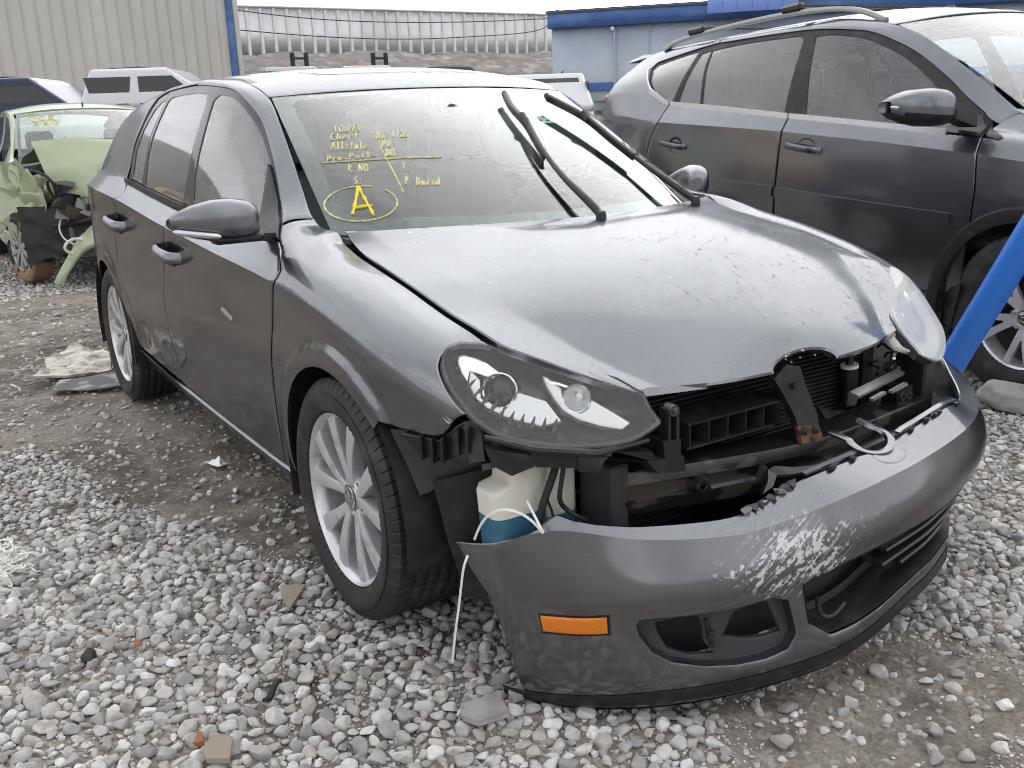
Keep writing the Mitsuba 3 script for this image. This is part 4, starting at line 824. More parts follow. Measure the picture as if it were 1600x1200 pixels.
# ---- cabin ----
def seat(y):
    b = hull([(-1.10 + sx * .26, y + sy * .23, z) for sx in (-1, 1) for sy in (-1, 1) for z in (.34, .50)] )
    k = cat([hull([(-1.33 - .0, y + sy * .24, .50) for sy in (-1, 1)] + [(-1.22, y + sy * .22, .50) for sy in (-1, 1)] + [(-1.50, y + sy * .19, 1.06) for sy in (-1, 1)] + [(-1.41, y + sy * .18, 1.04) for sy in (-1, 1)])])
    hd = hull([(-1.52, y + sy * .11, 1.09) for sy in (-1, 1)] + [(-1.44, y + sy * .12, 1.09) for sy in (-1, 1)] + [(-1.55, y + sy * .09, 1.25) for sy in (-1, 1)] + [(-1.48, y + sy * .10, 1.26) for sy in (-1, 1)])
    return cat([b, k]), hd
for i, y in enumerate((-.36, .36)):
    a, b = seat(y); put(GC + '__seat', a, 'interior_grey', 30); put(GC + '__headrest', b, 'interior_grey', 30)
put(GC + '__rear_bench', cat([box((.5, 1.2, .2), (-1.95, 0, .45), bev=.05), box((.14, 1.2, .55), (-2.25, 0, .74), (0, -14, 0), bev=.05)]), 'interior_grey', 30)
for y in (-.38, .38): put(GC + '__headrest', box((.09, .24, .15), (-2.32, y, 1.08), bev=.04), 'interior_grey', 30)
dash = hull([(-.45, s * .66, .90) for s in (-1, 1)] + [(-.20, s * .5, .915) for s in (-1, 1)] + [(-.72, s * .66, .86) for s in (-1, 1)] + [(-.75, s * .66, .62) for s in (-1, 1)] + [(-.35, s * .66, .6) for s in (-1, 1)])
put(GC + '__dashboard', dash, 'interior_dark', 30)
tw = tube([(0.185 * math.cos(a), .185 * math.sin(a), 0) for a in np.linspace(0, 2 * np.pi, 40)], .015, 10, cap=False)
put(GC + '__steering_wheel', cat([tw, box((.33, .05, .02), (0, 0, -.01), bev=.008), box((.05, .18, .02), (0, -.09, -.01), bev=.008)]), 'interior_dark', 40, frame([-.83, .36, .86], [0, 1, 0], [.45, 0, .9], [-.9, 0, .45]))
put(GC + '__interior_mirror', box((.03, .22, .065), (-.86, 0, 1.225), bev=.012), 'interior_dark', 30)
put(GC + '__headliner', panel(roof_fn, A_([(.06, -.95), (.06, .95), (.98, .95), (.98, -.95)]), .08, RS, t=0, lip=0, out=[-1, 0, -30], off=.035), 'headliner', True)
put(GC + '__cabin_floor', cat([box((1.9, 1.4, .03), (-1.5, 0, .28)), box((1.9, .02, .62), (-1.4, -.80, .58)), box((1.9, .02, .62), (-1.4, .80, .58))]), 'interior_dark', 0)

FP = {'liner_a': [(0.29,-0.863,0.574),(0.33,-0.818,0.573),(0.36,-0.769,0.577),(0.42,-0.692,0.505),(0.42,-0.687,0.442),(0.385,-0.79,0.461),(0.37,-0.813,0.436),(0.36,-0.834,0.43),(0.33,-0.841,0.482)],
 'liner_b': [(0.4,-0.822,0.473),(0.43,-0.766,0.484),(0.46,-0.709,0.497),(0.48,-0.665,0.447),(0.48,-0.679,0.312),(0.46,-0.725,0.166),(0.43,-0.769,0.192),(0.415,-0.799,0.33)],
 'fb_a': [(0.36,-0.868,0.582),(0.4,-0.839,0.578),(0.44,-0.814,0.575),(0.45,-0.805,0.561),(0.445,-0.815,0.538),(0.39,-0.845,0.535)],
 'fb_b': [(0.44,-0.814,0.575),(0.49,-0.802,0.616),(0.505,-0.789,0.629),(0.53,-0.805,0.552),(0.445,-0.815,0.538)],
 'fb_c': [(0.51,-0.798,0.632),(0.53,-0.791,0.641),(0.555,-0.783,0.61),(0.57,-0.786,0.561),(0.54,-0.808,0.552)],
 'fb_clip': [(0.57,-0.795,0.555),(0.58,-0.77,0.558),(0.585,-0.765,0.547),(0.575,-0.796,0.543)],
 'hlb_a': [(0.575,-0.789,0.591),(0.59,-0.76,0.583),(0.62,-0.705,0.568),(0.625,-0.696,0.545),(0.6,-0.741,0.526),(0.585,-0.777,0.552)],
 'hlb_b': [(0.62,-0.708,0.577),(0.665,-0.615,0.561),(0.665,-0.613,0.532),(0.625,-0.696,0.542)],
 'hlb_c': [(0.668,-0.621,0.56),(0.69,-0.542,0.56),(0.7,-0.445,0.541),(0.7,-0.434,0.515),(0.69,-0.568,0.546),(0.687,-0.581,0.521),(0.668,-0.618,0.526)],
 'post': [(0.69,-0.408,0.614),(0.69,-0.371,0.61),(0.69,-0.36,0.572),(0.69,-0.367,0.541),(0.69,-0.404,0.549)],
 'post2': [(0.7,-0.417,0.558),(0.7,-0.365,0.552),(0.7,-0.364,0.508),(0.7,-0.409,0.512)],
 'post3': [(0.705,-0.464,0.523),(0.705,-0.361,0.515),(0.705,-0.353,0.478),(0.705,-0.431,0.487)],
 'latch': [(0.7,-0.077,0.637),(0.7,-0.04,0.664),(0.7,0.009,0.653),(0.705,0.029,0.599),(0.715,0.063,0.523),(0.72,0.064,0.495),(0.72,-0.011,0.507),(0.715,-0.014,0.53),(0.71,-0.037,0.573)],
 'rust': [(0.725,-0.018,0.516),(0.725,0.057,0.504),(0.735,0.066,0.466),(0.735,-0.011,0.473)],
 'lowtray': [(0.6,0.197,0.499),(0.62,0.234,0.481),(0.62,0.353,0.459),(0.64,0.328,0.453),(0.64,0.186,0.473)],
 'twohole': [(0.655,0.445,0.51),(0.655,0.516,0.504),(0.655,0.523,0.452),(0.655,0.49,0.446),(0.655,0.455,0.465)],
 'hoodlip': [(0.652,-0.44,0.66),(0.655,-0.425,0.67),(0.68,-0.356,0.667),(0.7,-0.29,0.666),(0.7,-0.289,0.653),(0.685,-0.36,0.654),(0.66,-0.438,0.653)],
 'grillfrag': [(0.8,-0.198,0.472),(0.8,-0.178,0.476),(0.81,-0.127,0.464),(0.82,0.032,0.442),(0.825,0.022,0.437),(0.82,-0.148,0.455),(0.81,-0.18,0.458),(0.83,-0.214,0.445),(0.84,-0.256,0.441),(0.84,-0.261,0.454),(0.82,-0.219,0.456)],
 'grillfrag2': [(0.8,-0.225,0.451),(0.79,-0.198,0.481),(0.79,-0.187,0.469),(0.8,-0.209,0.442)],
 'bar': [(0.755,-0.328,0.453),(0.765,-0.19,0.444),(0.77,-0.193,0.439),(0.76,-0.329,0.446)],
 'silver': [(0.66,0.246,0.537),(0.64,0.465,0.556),(0.66,0.471,0.549),(0.68,0.259,0.528)],
 'silver_e': [(0.66,0.246,0.537),(0.68,0.259,0.528),(0.68,0.246,0.505),(0.66,0.237,0.502)],
 'res': [(0.53,-0.736,0.512),(0.53,-0.735,0.492),(0.53,-0.766,0.485),(0.53,-0.77,0.467),(0.53,-0.748,0.357)],
 'tie': [(0.68,-0.723,0.422),(0.68,-0.742,0.448),(0.67,-0.761,0.468),(0.66,-0.782,0.48),(0.64,-0.791,0.478),(0.61,-0.797,0.463),(0.58,-0.801,0.437),(0.56,-0.804,0.409),(0.54,-0.803,0.379)],
 'tie2': [(0.6,-0.706,0.462),(0.64,-0.713,0.441),(0.68,-0.721,0.421)],
 'tie3': [(0.5,-0.798,0.326),(0.5,-0.809,0.303),(0.485,-0.814,0.229),(0.47,-0.822,0.138),(0.45,-0.824,0.049)],
 'hoseA': [(0.6,-0.63,0.52),(0.6,-0.648,0.48),(0.6,-0.666,0.441),(0.6,-0.675,0.407),(0.6,-0.682,0.357)],
 'hoseB': [(0.62,-0.624,0.524),(0.62,-0.632,0.483),(0.62,-0.635,0.454),(0.62,-0.62,0.429),(0.63,-0.601,0.411),(0.63,-0.575,0.395)],
 'capcan': [(0.6,0.345,0.597),(0.6,0.359,0.507)],
 'hlmess': [(0.6,0.485,0.582),(0.6,0.517,0.541),(0.62,0.53,0.548)],
 }

# ---- the opened nose: what shows between bonnet and bumper ----
def poly3(P, t, bend=0):
    """A plate of thickness t whose outline is the near-plane 3-D polygon P."""
    P = A_(P, float); c = P.mean(0); u, s, vt = np.linalg.svd(P - c); x, y, n = vt
    if n @ (EYE - c) < 0: n = -n
    q = np.c_[(P - c) @ x, (P - c) @ y]; poly = sg.Polygon(q)
    if not poly.is_valid: poly = max([g for g in getattr(poly.buffer(0), 'geoms', [poly.buffer(0)])], key=lambda g: g.area)
    r = dense(A_(poly.exterior.coords)[:-1], 9.)
    D = Delaunay(r); f = D.simplices; k = shapely.contains_xy(poly.buffer(1e-9), *r[f].mean(1).T); f = f[k]
    from scipy.spatial import cKDTree
    off = ((P - c) @ n)[cKDTree(q).query(r)[1]]
    top = c + r[:, :1] * x + r[:, 1:] * y + off[:, None] * n; bot = top - n * t; m = len(r); i = np.arange(m); j = (i + 1) % m
    F = np.vstack([f, f[:, ::-1] + m, np.c_[i, j, j + m], np.c_[i, j + m, i + m]]); o = trimesh.Trimesh(np.vstack([top, bot]), F, process=False); o.fix_normals(); return o
N_ = GC + '__'
for k in ('liner_a', 'liner_b'): put(N_ + 'wheel_arch_liner', poly3(FP[k], .004), 'black_plastic', 30)
fb = [poly3(FP[k], .03) for k in ('fb_a', 'fb_b', 'fb_c')] 
put(N_ + 'bumper_bracket', cat(fb + [tube(FP['fb_a'][:3] + FP['fb_b'][1:3], .004, 6)] + [box((.004, .03, .055), p, (0, 0, a)) for p, a in (((.405, -.838, .560), 30), ((.43, -.825, .556), 30), ((.46, -.818, .565), 35), ((.50, -.803, .59), 40), ((.53, -.797, .60), 40))]), 'black_plastic', 25)
put(N_ + 'bumper_clip', poly3(FP['fb_clip'], .004), 'black_plastic', 20)
put(N_ + 'headlamp_bracket', cat([poly3(FP[k], .03) for k in ('hlb_a', 'hlb_b', 'hlb_c')] + [tube([(.57, -.785, .612), (.63, -.70, .583), (.69, -.585, .566), (.715, -.47, .577)], [.006, .009, .009, .006], 8), tube([(.575, -.77, .602), (.64, -.68, .574), (.70, -.56, .560)], [.005, .006, .005], 8)]), 'black_plastic', 25)
put(N_ + 'radiator_mount', cat([poly3(FP['post2'], .05), poly3(FP['post3'], .05), box((.03, .008, .08), (.685, -.398, .585)), box((.03, .008, .08), (.685, -.374, .585))]), 'matte_black', 20)
put(N_ + 'mount_bolt', moved(lathe([(0, .012), (.006, .012), (.007, .004), (.013, .004), (.014, 0), (.014, -.02)], 20), frame((.70, -.388, .622), [0, 1, 0], [0, 0, 1], [1, 0, 0])), 'dark_alloy', 30)
# radiator behind, finned
def fins(y0, y1, z0, z1, x, pitch):
    n = int((z1 - z0) / pitch); return cat([box((.010, y1 - y0, pitch * .45), (x, (y0 + y1) / 2, z0 + pitch * (i + .5)), (0, 22, 0)) for i in range(n)])
put(N_ + 'radiator__core', box((.03, .84, .40), (.515, .07, .42)), 'matte_black', 0)
put(N_ + 'radiator__fins', cat([fins(-.34, .07, .36, .63, .552, .0115), fins(.07, .42, .36, .63, .552, .0115)]), 'matte_black', 0); labels[N_ + 'radiator__fins'] = {'kind': 'stuff'}
put(N_ + 'radiator__side_tank', box((.06, .04, .42), (.53, -.37, .43), bev=.01), 'black_plastic', 20); put(N_ + 'radiator__side_tank', box((.06, .04, .42), (.53, .46, .43), bev=.01), 'black_plastic', 20)
put(N_ + 'grille_shade', cat([box((.03, 1.10, .20), (.56, 0, .27), bev=.01)] + [box((.012, 1.04, .006), (.580, 0, .185 + .017 * i)) for i in range(11)]), 'grey_plastic', 0)
put(N_ + 'shade_block', box((.12, .05, .22), (.60, -.50, .40), bev=.006), 'grey_plastic', 20); put(N_ + 'shade_block', box((.10, .05, .3), (.56, .66, .40), bev=.006), 'grey_plastic', 20)  # dark blocks added to stand for shade at the beam ends
put(N_ + 'nose_blank', cat([box((.02, 1.30, .42), (.30, 0, .52)), box((.36, .02, .33), (.28, -.64, .49))]), 'primer_grey', 0)  # blank boxes added to block the view through the nose
put(N_ + 'receiver_can', cat([tube([(.58, .345, .575), (.58, .352, .47)], .022, 20), tube([(.58, .345, .60), (.58, .345, .575)], .010, 12)]), 'black_plastic', 40)
put(N_ + 'can_collar', tube([(.58, .345, .577), (.58, .346, .569)], .0235, 20), 'reservoir_plastic', 40)
# air guide of five pockets
y0, y1, n5 = -.335, -.045, 5
put(N_ + 'air_guide', cat([box((.10, .30, .005), (.64, -.185, .578), (0, 4, 0)), box((.085, .28, .005), (.645, -.195, .516), (0, -3, 0))] + [box((.085, .006, .062), (.645, y0 + (y1 - y0) * i / n5, .546), (0, 0, 14)) for i in range(n5 + 1)] + [box((.004, .28, .06), (.605, -.19, .546))]), 'black_plastic', 20)
put(N_ + 'air_guide', cat([box((.07, .09, .004), (.63, .02, .563), (0, 0, 24)), box((.004, .10, .05), (.665, .025, .535), (0, 0, 24))]), 'black_plastic', 20)
put(N_ + 'latch_support', cat([poly3(FP['latch'], .018)]), 'black_plastic', 30)
put(N_ + 'latch_support__slot', moved(lathe([(0, .001), (.009, .001), (.009, -.004)], 20), frame((.7145, -.018, .612), [0, .92, -.35], [0, .35, .92], [1, 0, 0])), 'matte_black', 20)
put(N_ + 'latch_support__rusty_foot', poly3(FP['rust'], .012), 'rusty_steel', 20); labels[N_ + 'latch_support__rusty_foot'] = {'label': 'rusty torn foot of the bonnet latch support'}
for y in (-.0, .038): put(N_ + 'latch_support__bolt', moved(lathe([(0, .009), (.006, .009), (.0065, .003), (.011, .003), (.011, -.004)], 16), frame((.732, y, .503 - y * .1), [0, 1, 0], [0, 0, 1], [1, 0, 0])), 'dark_alloy', 30)
put(N_ + 'lower_guide', poly3(FP['lowtray'], .006), 'black_plastic', 20)
put(N_ + 'grille_stub', cat([poly3(FP['silver'], .010)]), 'satin_metal', 30); put(N_ + 'grille_stub__end', poly3(FP['silver_e'], .008), 'black_plastic', 30)
for a, b in ((.30, .36), (.375, .45)): put(N_ + 'grille_stub__strip', box((.012, b - a, .007), (.684, (a + b) / 2, .510 + (a - .25) * .10), (6, 0, 6)), 'satin_metal', 20)
put(N_ + 'sensor_bracket', poly3(FP['twohole'], .05), 'black_plastic', 20)
for y, z in ((.470, .482), (.497, .480)): put(N_ + 'sensor_bracket__socket', moved(lathe([(.006, 0), (.006, .006), (.011, .006), (.012, 0)], 20), frame((.657, y, z), [0, 1, 0], [0, 0, 1], [1, 0, 0])), 'dark_alloy', 30)
rgx = np.random.default_rng(3)
for i in range(5):
    c0 = A_([.58, .47 + .02 * i, .57]); P = c0 + np.cumsum(rgx.normal(size=(7, 3)) * [.01, .012, .014], 0)
    put(N_ + 'loose_cable', tube(spl(P, k=4), .0035, 6), 'black_plastic', 40)
put(N_ + 'lamp_adjuster', moved(lathe([(0, .02), (.008, .018), (.010, .006), (.014, .004), (.014, -.02)], 20), frame((.62, .475, .553), [0, 1, 0], [0, 0, 1], [1, 0, 0])), 'dark_alloy', 30)
# crash beam
bp = spl([(.650, -.515, .482), (.700, -.30, .478), (.727, -.10, .470), (.732, .05, .465), (.715, .25, .461), (.682, .45, .456), (.635, .63, .436)], k=8)
put(N_ + 'crash_beam', sweep(bp, [(0, 0), (-.004, .006), (-.085, .010), (-.09, .004), (-.09, -.085), (0, -.092), (.004, -.06), (-.012, -.05), (-.012, -.03), (.004, -.022)]), 'beam_black', 30)
put(N_ + 'tow_eye_boss', moved(lathe([(.007, .004), (.010, .010), (.017, .010), (.020, .004), (.022, -.02)], 28), frame((.712, -.312, .436), [.2, 1, 0], [0, 0, 1], [1, -.2, 0])), 'beam_black', 40)
put(N_ + 'tow_strip', poly3(FP['bar'], .006), 'black_plastic', 20)
# washer bottle
def bottle():
    prof = [(.306, .062), (.36, .066), (.44, .070), (.468, .072), (.480, .066), (.488, .050), (.512, .047), (.56, .047)]
    V = []
    for z, w in prof:
        r = []
        for t in np.linspace(0, 2 * np.pi, 41)[:-1]:
            c, s = math.cos(t), math.sin(t); k = .38
            r.append((.525 + np.sign(c) * abs(c) ** k * .045 - .02 * (z - .45), -.695 + np.sign(s) * abs(s) ** k * w * (1.0 if s > 0 else 1.0) + (.02 if z > .485 else 0), z))
        V.append(r + [r[0]])
    m = grid(A_(V)); m.merge_vertices(); m.fix_normals(); return m
bt = bottle()
put(N_ + 'washer_bottle', bt.slice_plane([0, 0, .418], [0, 0, 1]), 'reservoir_plastic', 60)
put(N_ + 'washer_bottle__fluid', bt.slice_plane([0, 0, .418], [0, 0, -1]), 'blue_fluid', 60); labels[N_ + 'washer_bottle__fluid'] = {'label': 'blue washer fluid showing through the white bottle'}
put(N_ + 'washer_bottle', box((.05, .10, .24), (.53, -.585, .44), bev=.015), 'reservoir_plastic', 40)
put(N_ + 'washer_bottle_001__fluid', box((.052, .102, .08), (.531, -.585, .36), bev=.015), 'blue_fluid', 40)
put(N_ + 'hose', tube(spl(FP['hoseA'], k=6), .0085, 10), 'matte_black', 50); put(N_ + 'hose', tube(spl(FP['hoseB'], k=6), .0055, 10), 'matte_black', 50)
put(N_ + 'hose', tube(spl([(.60, -.655, .455), (.605, -.645, .42), (.61, -.64, .37)], k=6), .003, 8), 'matte_black', 50)
for k in ('tie', 'tie2', 'tie3'):
    P = spl(FP[k], k=6); put(N_ + 'cable_tie', sweep(P, [(-.0026, -.0009), (.0026, -.0009), (.0026, .0009), (-.0026, .0009)], up=(.8, -.5, .3)), 'cable_tie', 20)
put(N_ + 'bonnet_edge', poly3(FP['hoodlip'], .003), 'grey_paint', 20); labels[N_ + 'bonnet_edge'] = {'label': 'bent bare lip at the front corner of the bonnet'}

# ---- bumper fittings, in the slumped pose ----
def scuffed(p, n, uv):
    """Grey pigment scraped through to pale plastic and bright scores where the bumper was hit."""
    x, y, z = p.x, p.y, p.z
    d2 = dr.square((y + .235) / .15) + dr.square((z - .325) / .075)
    hit = dr.exp(-d2) * smoothstep(.70, .80, x)
    t = y * .8 + z * .6; o = z * .8 - y * .6
    s1 = fbm(t * 38, o * 170, x * 12., 5); s2 = fbm(y * 95 + 7, z * 120 + 3, x * 60., 5); s3 = fbm(y * 14 + 2, z * 22, 1., 3)
    s4 = fbm(y * 240, z * 240, x * 90., 3)
    w = smoothstep(.60, .66, s1 * .36 + s2 * .30 + s3 * .14 + s4 * .20 + hit * .13) * smoothstep(.15, .5, hit + (s3 - .5) * .6)
    fine = smoothstep(.70, .74, noise(t * 14, o * 420, 3.)) * smoothstep(.15, .5, hit + (s2 - .5) * .6)
    kk = dr.minimum(w + fine * .5, 1)
    sp = smoothstep(.74, .95, noise(x * 200, y * 200, z * 150)) * smoothstep(.45, .7, fbm(x * 8, y * 8, z * 20))
    b = mix((.050, .056, .066), (.20, .19, .175), sp * .5)
    far = smoothstep(.55, .9, fbm(y * 18, z * 70 + y * 10, 2.)) * smoothstep(-.05, .25, y) * .25
    b = mix(b, (.24, .22, .19), far)
    return mix(b, (.93, .93, .93), kk)
paint('bumper_paint', (.1, .1, .1), dust=proc(scuffed), flake=.26)
scene[N_ + 'bumper_cover']['bsdf'] = {'type': 'ref', 'id': 'bumper_paint'}
mk = A_([(.2585, 2.39), (.359, 2.455), (.3575, 2.85), (.259, 2.765)])
put(N_ + 'bumper_cover__side_marker', panel(B_fn, mk, .01, BS, t=.008, lip=.003, out=[2, -4, .3], off=.006), 'orange_lens', 40); labels[N_ + 'bumper_cover__side_marker'] = {'label': 'orange side marker lens on the fallen bumper'}
put(N_ + 'bumper_cover__marker_frame', panel(B_fn, A_([(.255, 2.33), (.363, 2.40), (.361, 2.91), (.2555, 2.83)]), .01, BS, t=.004, lip=.001, out=[2, -4, .3], off=.0015), 'gloss_black', 40)
fo = A_(sg.Polygon(fog * BS).buffer(.004).exterior.coords)[:-1] / BS
def recess(d):
    def fn(U): return B_fn(U) - lift_n(U) * d
    return fn
def lift_n(U):
    U = A_(U, float); e = 1e-3; P = B_fn(U); n = np.cross(B_fn(U + [e, 0]) - P, B_fn(U + [0, e]) - P); n /= np.linalg.norm(n, axis=1, keepdims=True); return n * np.sign((n * (P - A_([.15, .05, .25]))).sum(1, keepdims=True))
h1 = A_([(.418, 2.95), (.450, 2.95), (.476, 3.02), (.480, 3.25), (.479, 3.50), (.490, 3.72), (.455, 3.66), (.430, 3.50), (.420, 3.2)]); h2 = A_([(.503, 3.48), (.522, 3.14), (.572, 3.08), (.593, 3.66), (.56, 3.66), (.53, 3.60)])
put(N_ + 'bumper_cover__fog_lamp_bezel', panel(recess(.028), fo, .012, BS, t=.012, lip=.002, out=[2.2, -1.5, .6], holes=[h1, h2]), 'grey_plastic', 35)
# the wall round the recess
def rim_wall(poly, d0, d1):
    U = dense(poly * BS, .01) / BS; U = np.vstack([U, U[:1]]); n = lift_n(U); P = B_fn(U); return grid(np.stack([P - n * d0, P - n * (d0 * .5 + d1 * .5) , P - n * d1], 1))
put(N_ + 'bumper_cover__recess_wall', rim_wall(fog, .0, .03), 'grey_paint', 60)
put(N_ + 'bumper_cover__recess_wall', rim_wall(low, .0, .025), 'black_plastic', 60)
for a, b in (((.484, 3.1), (.488, 3.6)), ((.60, 3.05), (.612, 3.6))):
    put(N_ + 'bumper_cover__bezel_rib', tube(lift_n(dense(A_([a, b]), .1, False)) * -.024 + B_fn(dense(A_([a, b]), .1, False)), .005, 8), 'black_plastic', 40)
put(N_ + 'bumper_cover__clip', box((.012, .014, .022), B_fn([[.487, 3.38]])[0] - lift_n([[.487, 3.38]])[0] * .018, (0, 0, 30), .002), 'matte_black', 20)
# slats of the lower grille
for k, (v, u0, u1, d) in enumerate(((3.16, .84, 1.30, .03), (3.36, .82, 1.29, .03), (3.56, .90, 1.28, .035))):
    U = np.c_[np.linspace(u0, u1, 14), np.full(14, v)]; P = B_fn(U) - lift_n(U) * d
    put(N_ + 'bumper_cover__grille_slat', sweep(P, [(-.030, -.004), (.022, -.003), (.026, .001), (.022, .005), (-.030, .006)]), 'black_plastic', 40)
U = np.c_[np.linspace(.655, 1.27, 22), np.interp(np.linspace(.655, 1.27, 22), [.655, .8, 1.0, 1.27], [3.82, 3.88, 3.88, 3.84])]; n = lift_n(U); P = B_fn(U)
put(N_ + 'bumper_cover__lower_tray', grid(np.stack([P - n * .0, P - n * .045 + [0, 0, .008], P - n * .10 + [0, 0, .012], P - n * .105 + [0, 0, .030]], 1)), 'black_plastic', 30)
U = np.c_[np.linspace(.38, 1.22, 30), np.full(30, 3.4)]; n = lift_n(U); P = B_fn(U) - n * .12
put(N_ + 'bumper_cover__dark_backing', grid(np.stack([P + [0, 0, .12], P - [0, 0, .09]], 1)), 'grey_plastic', 30)  # plain dark strip added so the bumper openings read black
put(N_ + 'bumper_cover__torn_hose', tube(spl([tuple(B_fn([[.66, 3.35]])[0] - lift_n([[.66, 3.35]])[0] * .01), tuple(B_fn([[.665, 3.6]])[0] - lift_n([[.665, 3.6]])[0] * .015), tuple(B_fn([[.69, 3.70]])[0] - lift_n([[.69, 3.7]])[0] * .02), tuple(B_fn([[.73, 3.66]])[0] - lift_n([[.73, 3.66]])[0] * .03)], k=6), .006, 8), 'black_plastic', 50)
# black lower lip
U0 = np.linspace(.13, 1.36, 40)
lipm = grid(np.stack([B_fn(np.c_[U0, np.full(40, v)]) + lift_n(np.c_[U0, np.full(40, v)]) * o for v, o in ((4.25, .0015), (4.6, .006), (5.2, .008), (5.6, .005), (6, .0))], 1))
put(N_ + 'bumper_cover__chin_lip', lipm, 'black_plastic', 60)
# clip rail along the torn slot, and the badge seat
for a, b in ((.70, .86), (1.10, 1.42)):
    U = np.c_[np.linspace(a, b, 20), np.full(20, .02)]; P = B_fn(U) + [-.008, 0, .006]
    put(N_ + 'bumper_cover__clip_rail', sweep(P, [(-.007, -.003), (.005, -.003), (.006, .002), (-.007, .004)]), 'grey_paint', 20)
    for u in np.sort(rgx.uniform(a + .02, b - .01, 5)):
        put(N_ + 'bumper_cover__rail_tab', box((.010, .014, .008), B_fn([[u, .02]])[0] + [.006, 0, .002], (0, 0, 15)), 'black_plastic', 20)
c_ = B_fn([[.985, 0]])[0]; ex = B_fn([[1.05, 0]])[0] - c_; ex /= np.linalg.norm(ex)
hs = [c_ + ex * .058 * math.cos(t) * -1 + A_([.8, .15, -.35]) * (.052 * math.sin(t)) + [-.030, 0, .018] for t in np.linspace(-.5, math.pi + .5, 26)]
hs = [hs[0] + A_([-.05, -.008, .01])] + hs + [hs[-1] + A_([-.04, -.006, .01])]
put(N_ + 'bumper_cover__badge_seat', sweep(spl(hs, k=3), [(-.009, -.004), (.009, -.004), (.011, .002), (.006, .005), (-.006, .005)]), 'grey_paint', 50)
put(N_ + 'bumper_cover__badge_recess', panel(B_fn, A_([(.955 + .068 * math.cos(t) + .03, .34 + .36 * math.sin(t)) for t in np.linspace(0, 2 * np.pi, 28)[:-1]]), .008, BS, t=.003, lip=.002, out=[2.2, -1, 3], off=.002), 'bumper_paint', 50)
put(N_ + 'grille_fragment', poly3(FP['grillfrag'], .010), 'gloss_black', 20); put(N_ + 'grille_fragment', poly3(FP['grillfrag2'], .012), 'black_plastic', 20)
for i in range(9):
    u = .568 + .012 * i; P = B_fn([[u, max(0, .06 - .008 * i)]])[0]
    put(N_ + 'bumper_cover__torn_edge', hull(P + rgx.normal(size=(9, 3)) * [.008, .010, .006]), 'satin_metal' if i % 3 == 0 else 'primer_grey', 10)

# ---------------- the dark SUV ----------------
SV = 'dark_suv'
lab(SV, 'dark charcoal SUV with roof rails and tinted windows parked beside the wrecked hatchback', 'suv')
SS = (1, .16); SO = [0, -30, 1]
def sput(name, m, mt, sm=40, both=False):
    k = put(f'{SV}__{name}', m, mt, sm, S_M)
    if both: put(f'{SV}__{name}', mirror(m), mt, sm, S_M)
    return k
def arcx(cx, cz, r, a0, a1, n, L=S_side):
    """Wheel-arch arc as (x, line) points."""
    q = arc(cx, cz, r, a0, a1, n); lo, hi = np.zeros(n), np.full(n, 4.)
    for _ in range(40):
        m = (lo + hi) / 2; t = L.wz(q[:, 0], m)[:, 1] < q[:, 1]; lo = np.where(t, m, lo); hi = np.where(t, hi, m)
    return np.c_[q[:, 0], lo]
gA = A_([(-.47, .95), (-.43, 1.8), (-.41, 2.46), (-.395, 2.95), (-.39, 3.4), (-.40, 3.91), (-.41, 4.93)])
gB = A_([(-1.66, .95), (-1.65, 2), (-1.64, 3.13), (-1.615, 4.03), (-1.612, 4.93)])
gC = A_([(-2.45, .95), (-2.55, 1.8), (-2.72, 2.5), (-2.86, 3.0), (-2.88, 3.47), (-2.85, 3.7), (-2.76, 4.03), (-2.73, 4.98)])
SL = [[(-3.6, 4), (.8, 4)]]
sput('front_door', panel(S_side, np.vstack([gA - [.004, 0], gB[::-1] + [.004, 0]]), .03, SS, out=SO, lines=SL), 'dark_paint', 18, True)
sput('rear_door', panel(S_side, np.vstack([gB - [.004, 0], gC[::-1] + [.004, 0]]), .03, SS, out=SO, lines=SL), 'dark_paint', 18, True)
aF = arcx(-.13, .345, .405, 178, 40, 26); aR = arcx(-2.79, .345, .405, 150, 20, 26)
sfen = np.vstack([gA + [.004, 0], A_([(-.345, 5.0), (-.345, 5.5), (-.42, 6.9), (-.40, 7.25), (-.32, 7.95), (0, 8), (.45, 8), (.75, 7.9), (.85, 5), (.85, 2), (.4, 1.2)]), aF[::-1], A_([(-.52, .9)])])
sput('fender', panel(S_side, sfen, .03, SS, out=SO, lines=SL), 'dark_paint', 18, True)
squ = np.vstack([gC - [.004, 0], A_([(-2.79, 5.04), (-2.94, 5.15), (-3.02, 5.6), (-3.12, 6.36), (-3.09, 6.62), (-2.86, 6.76), (-2.63, 6.92), (-2.49, 7.02), (-2.49, 8), (-3.2, 8), (-3.42, 8), (-3.47, 7.3), (-3.50, 6.3), (-3.55, 5.0), (-3.60, 4), (-3.62, 2), (-3.55, 1)]), aR[::-1]])
sput('quarter_panel', panel(S_side, squ, .03, SS, out=SO, lines=SL), 'dark_paint', 18, True)
ftop = A_([(-2.49, 7.02), (-2.1, 7.03), (-1.74, 7.04), (-1.32, 7.07), (-1.05, 7.09), (-.77, 7.1), (-.50, 7.32)])
spil = np.vstack([A_([(-2.48, 8), (-2.48, 7.03)]), ftop, A_([(-.40, 7.2), (-.33, 7.9), (-.49, 8), (-.73, 8), (-1.0, 8), (-1.16, 8), (-1.65, 8)])])
sput('roof_frame', panel(S_side, spil, .025, SS, out=SO), 'dark_paint', 40, True)
swin = A_([(-1.50, 5.03), (-1.58, 6.0), (-1.65, 6.82), (-1.55, 6.88), (-1.44, 6.87), (-1.26, 6.84), (-1.08, 6.83), (-.89, 6.77), (-.72, 6.66), (-.645, 6.55), (-.58, 6.0), (-.53, 5.15)])
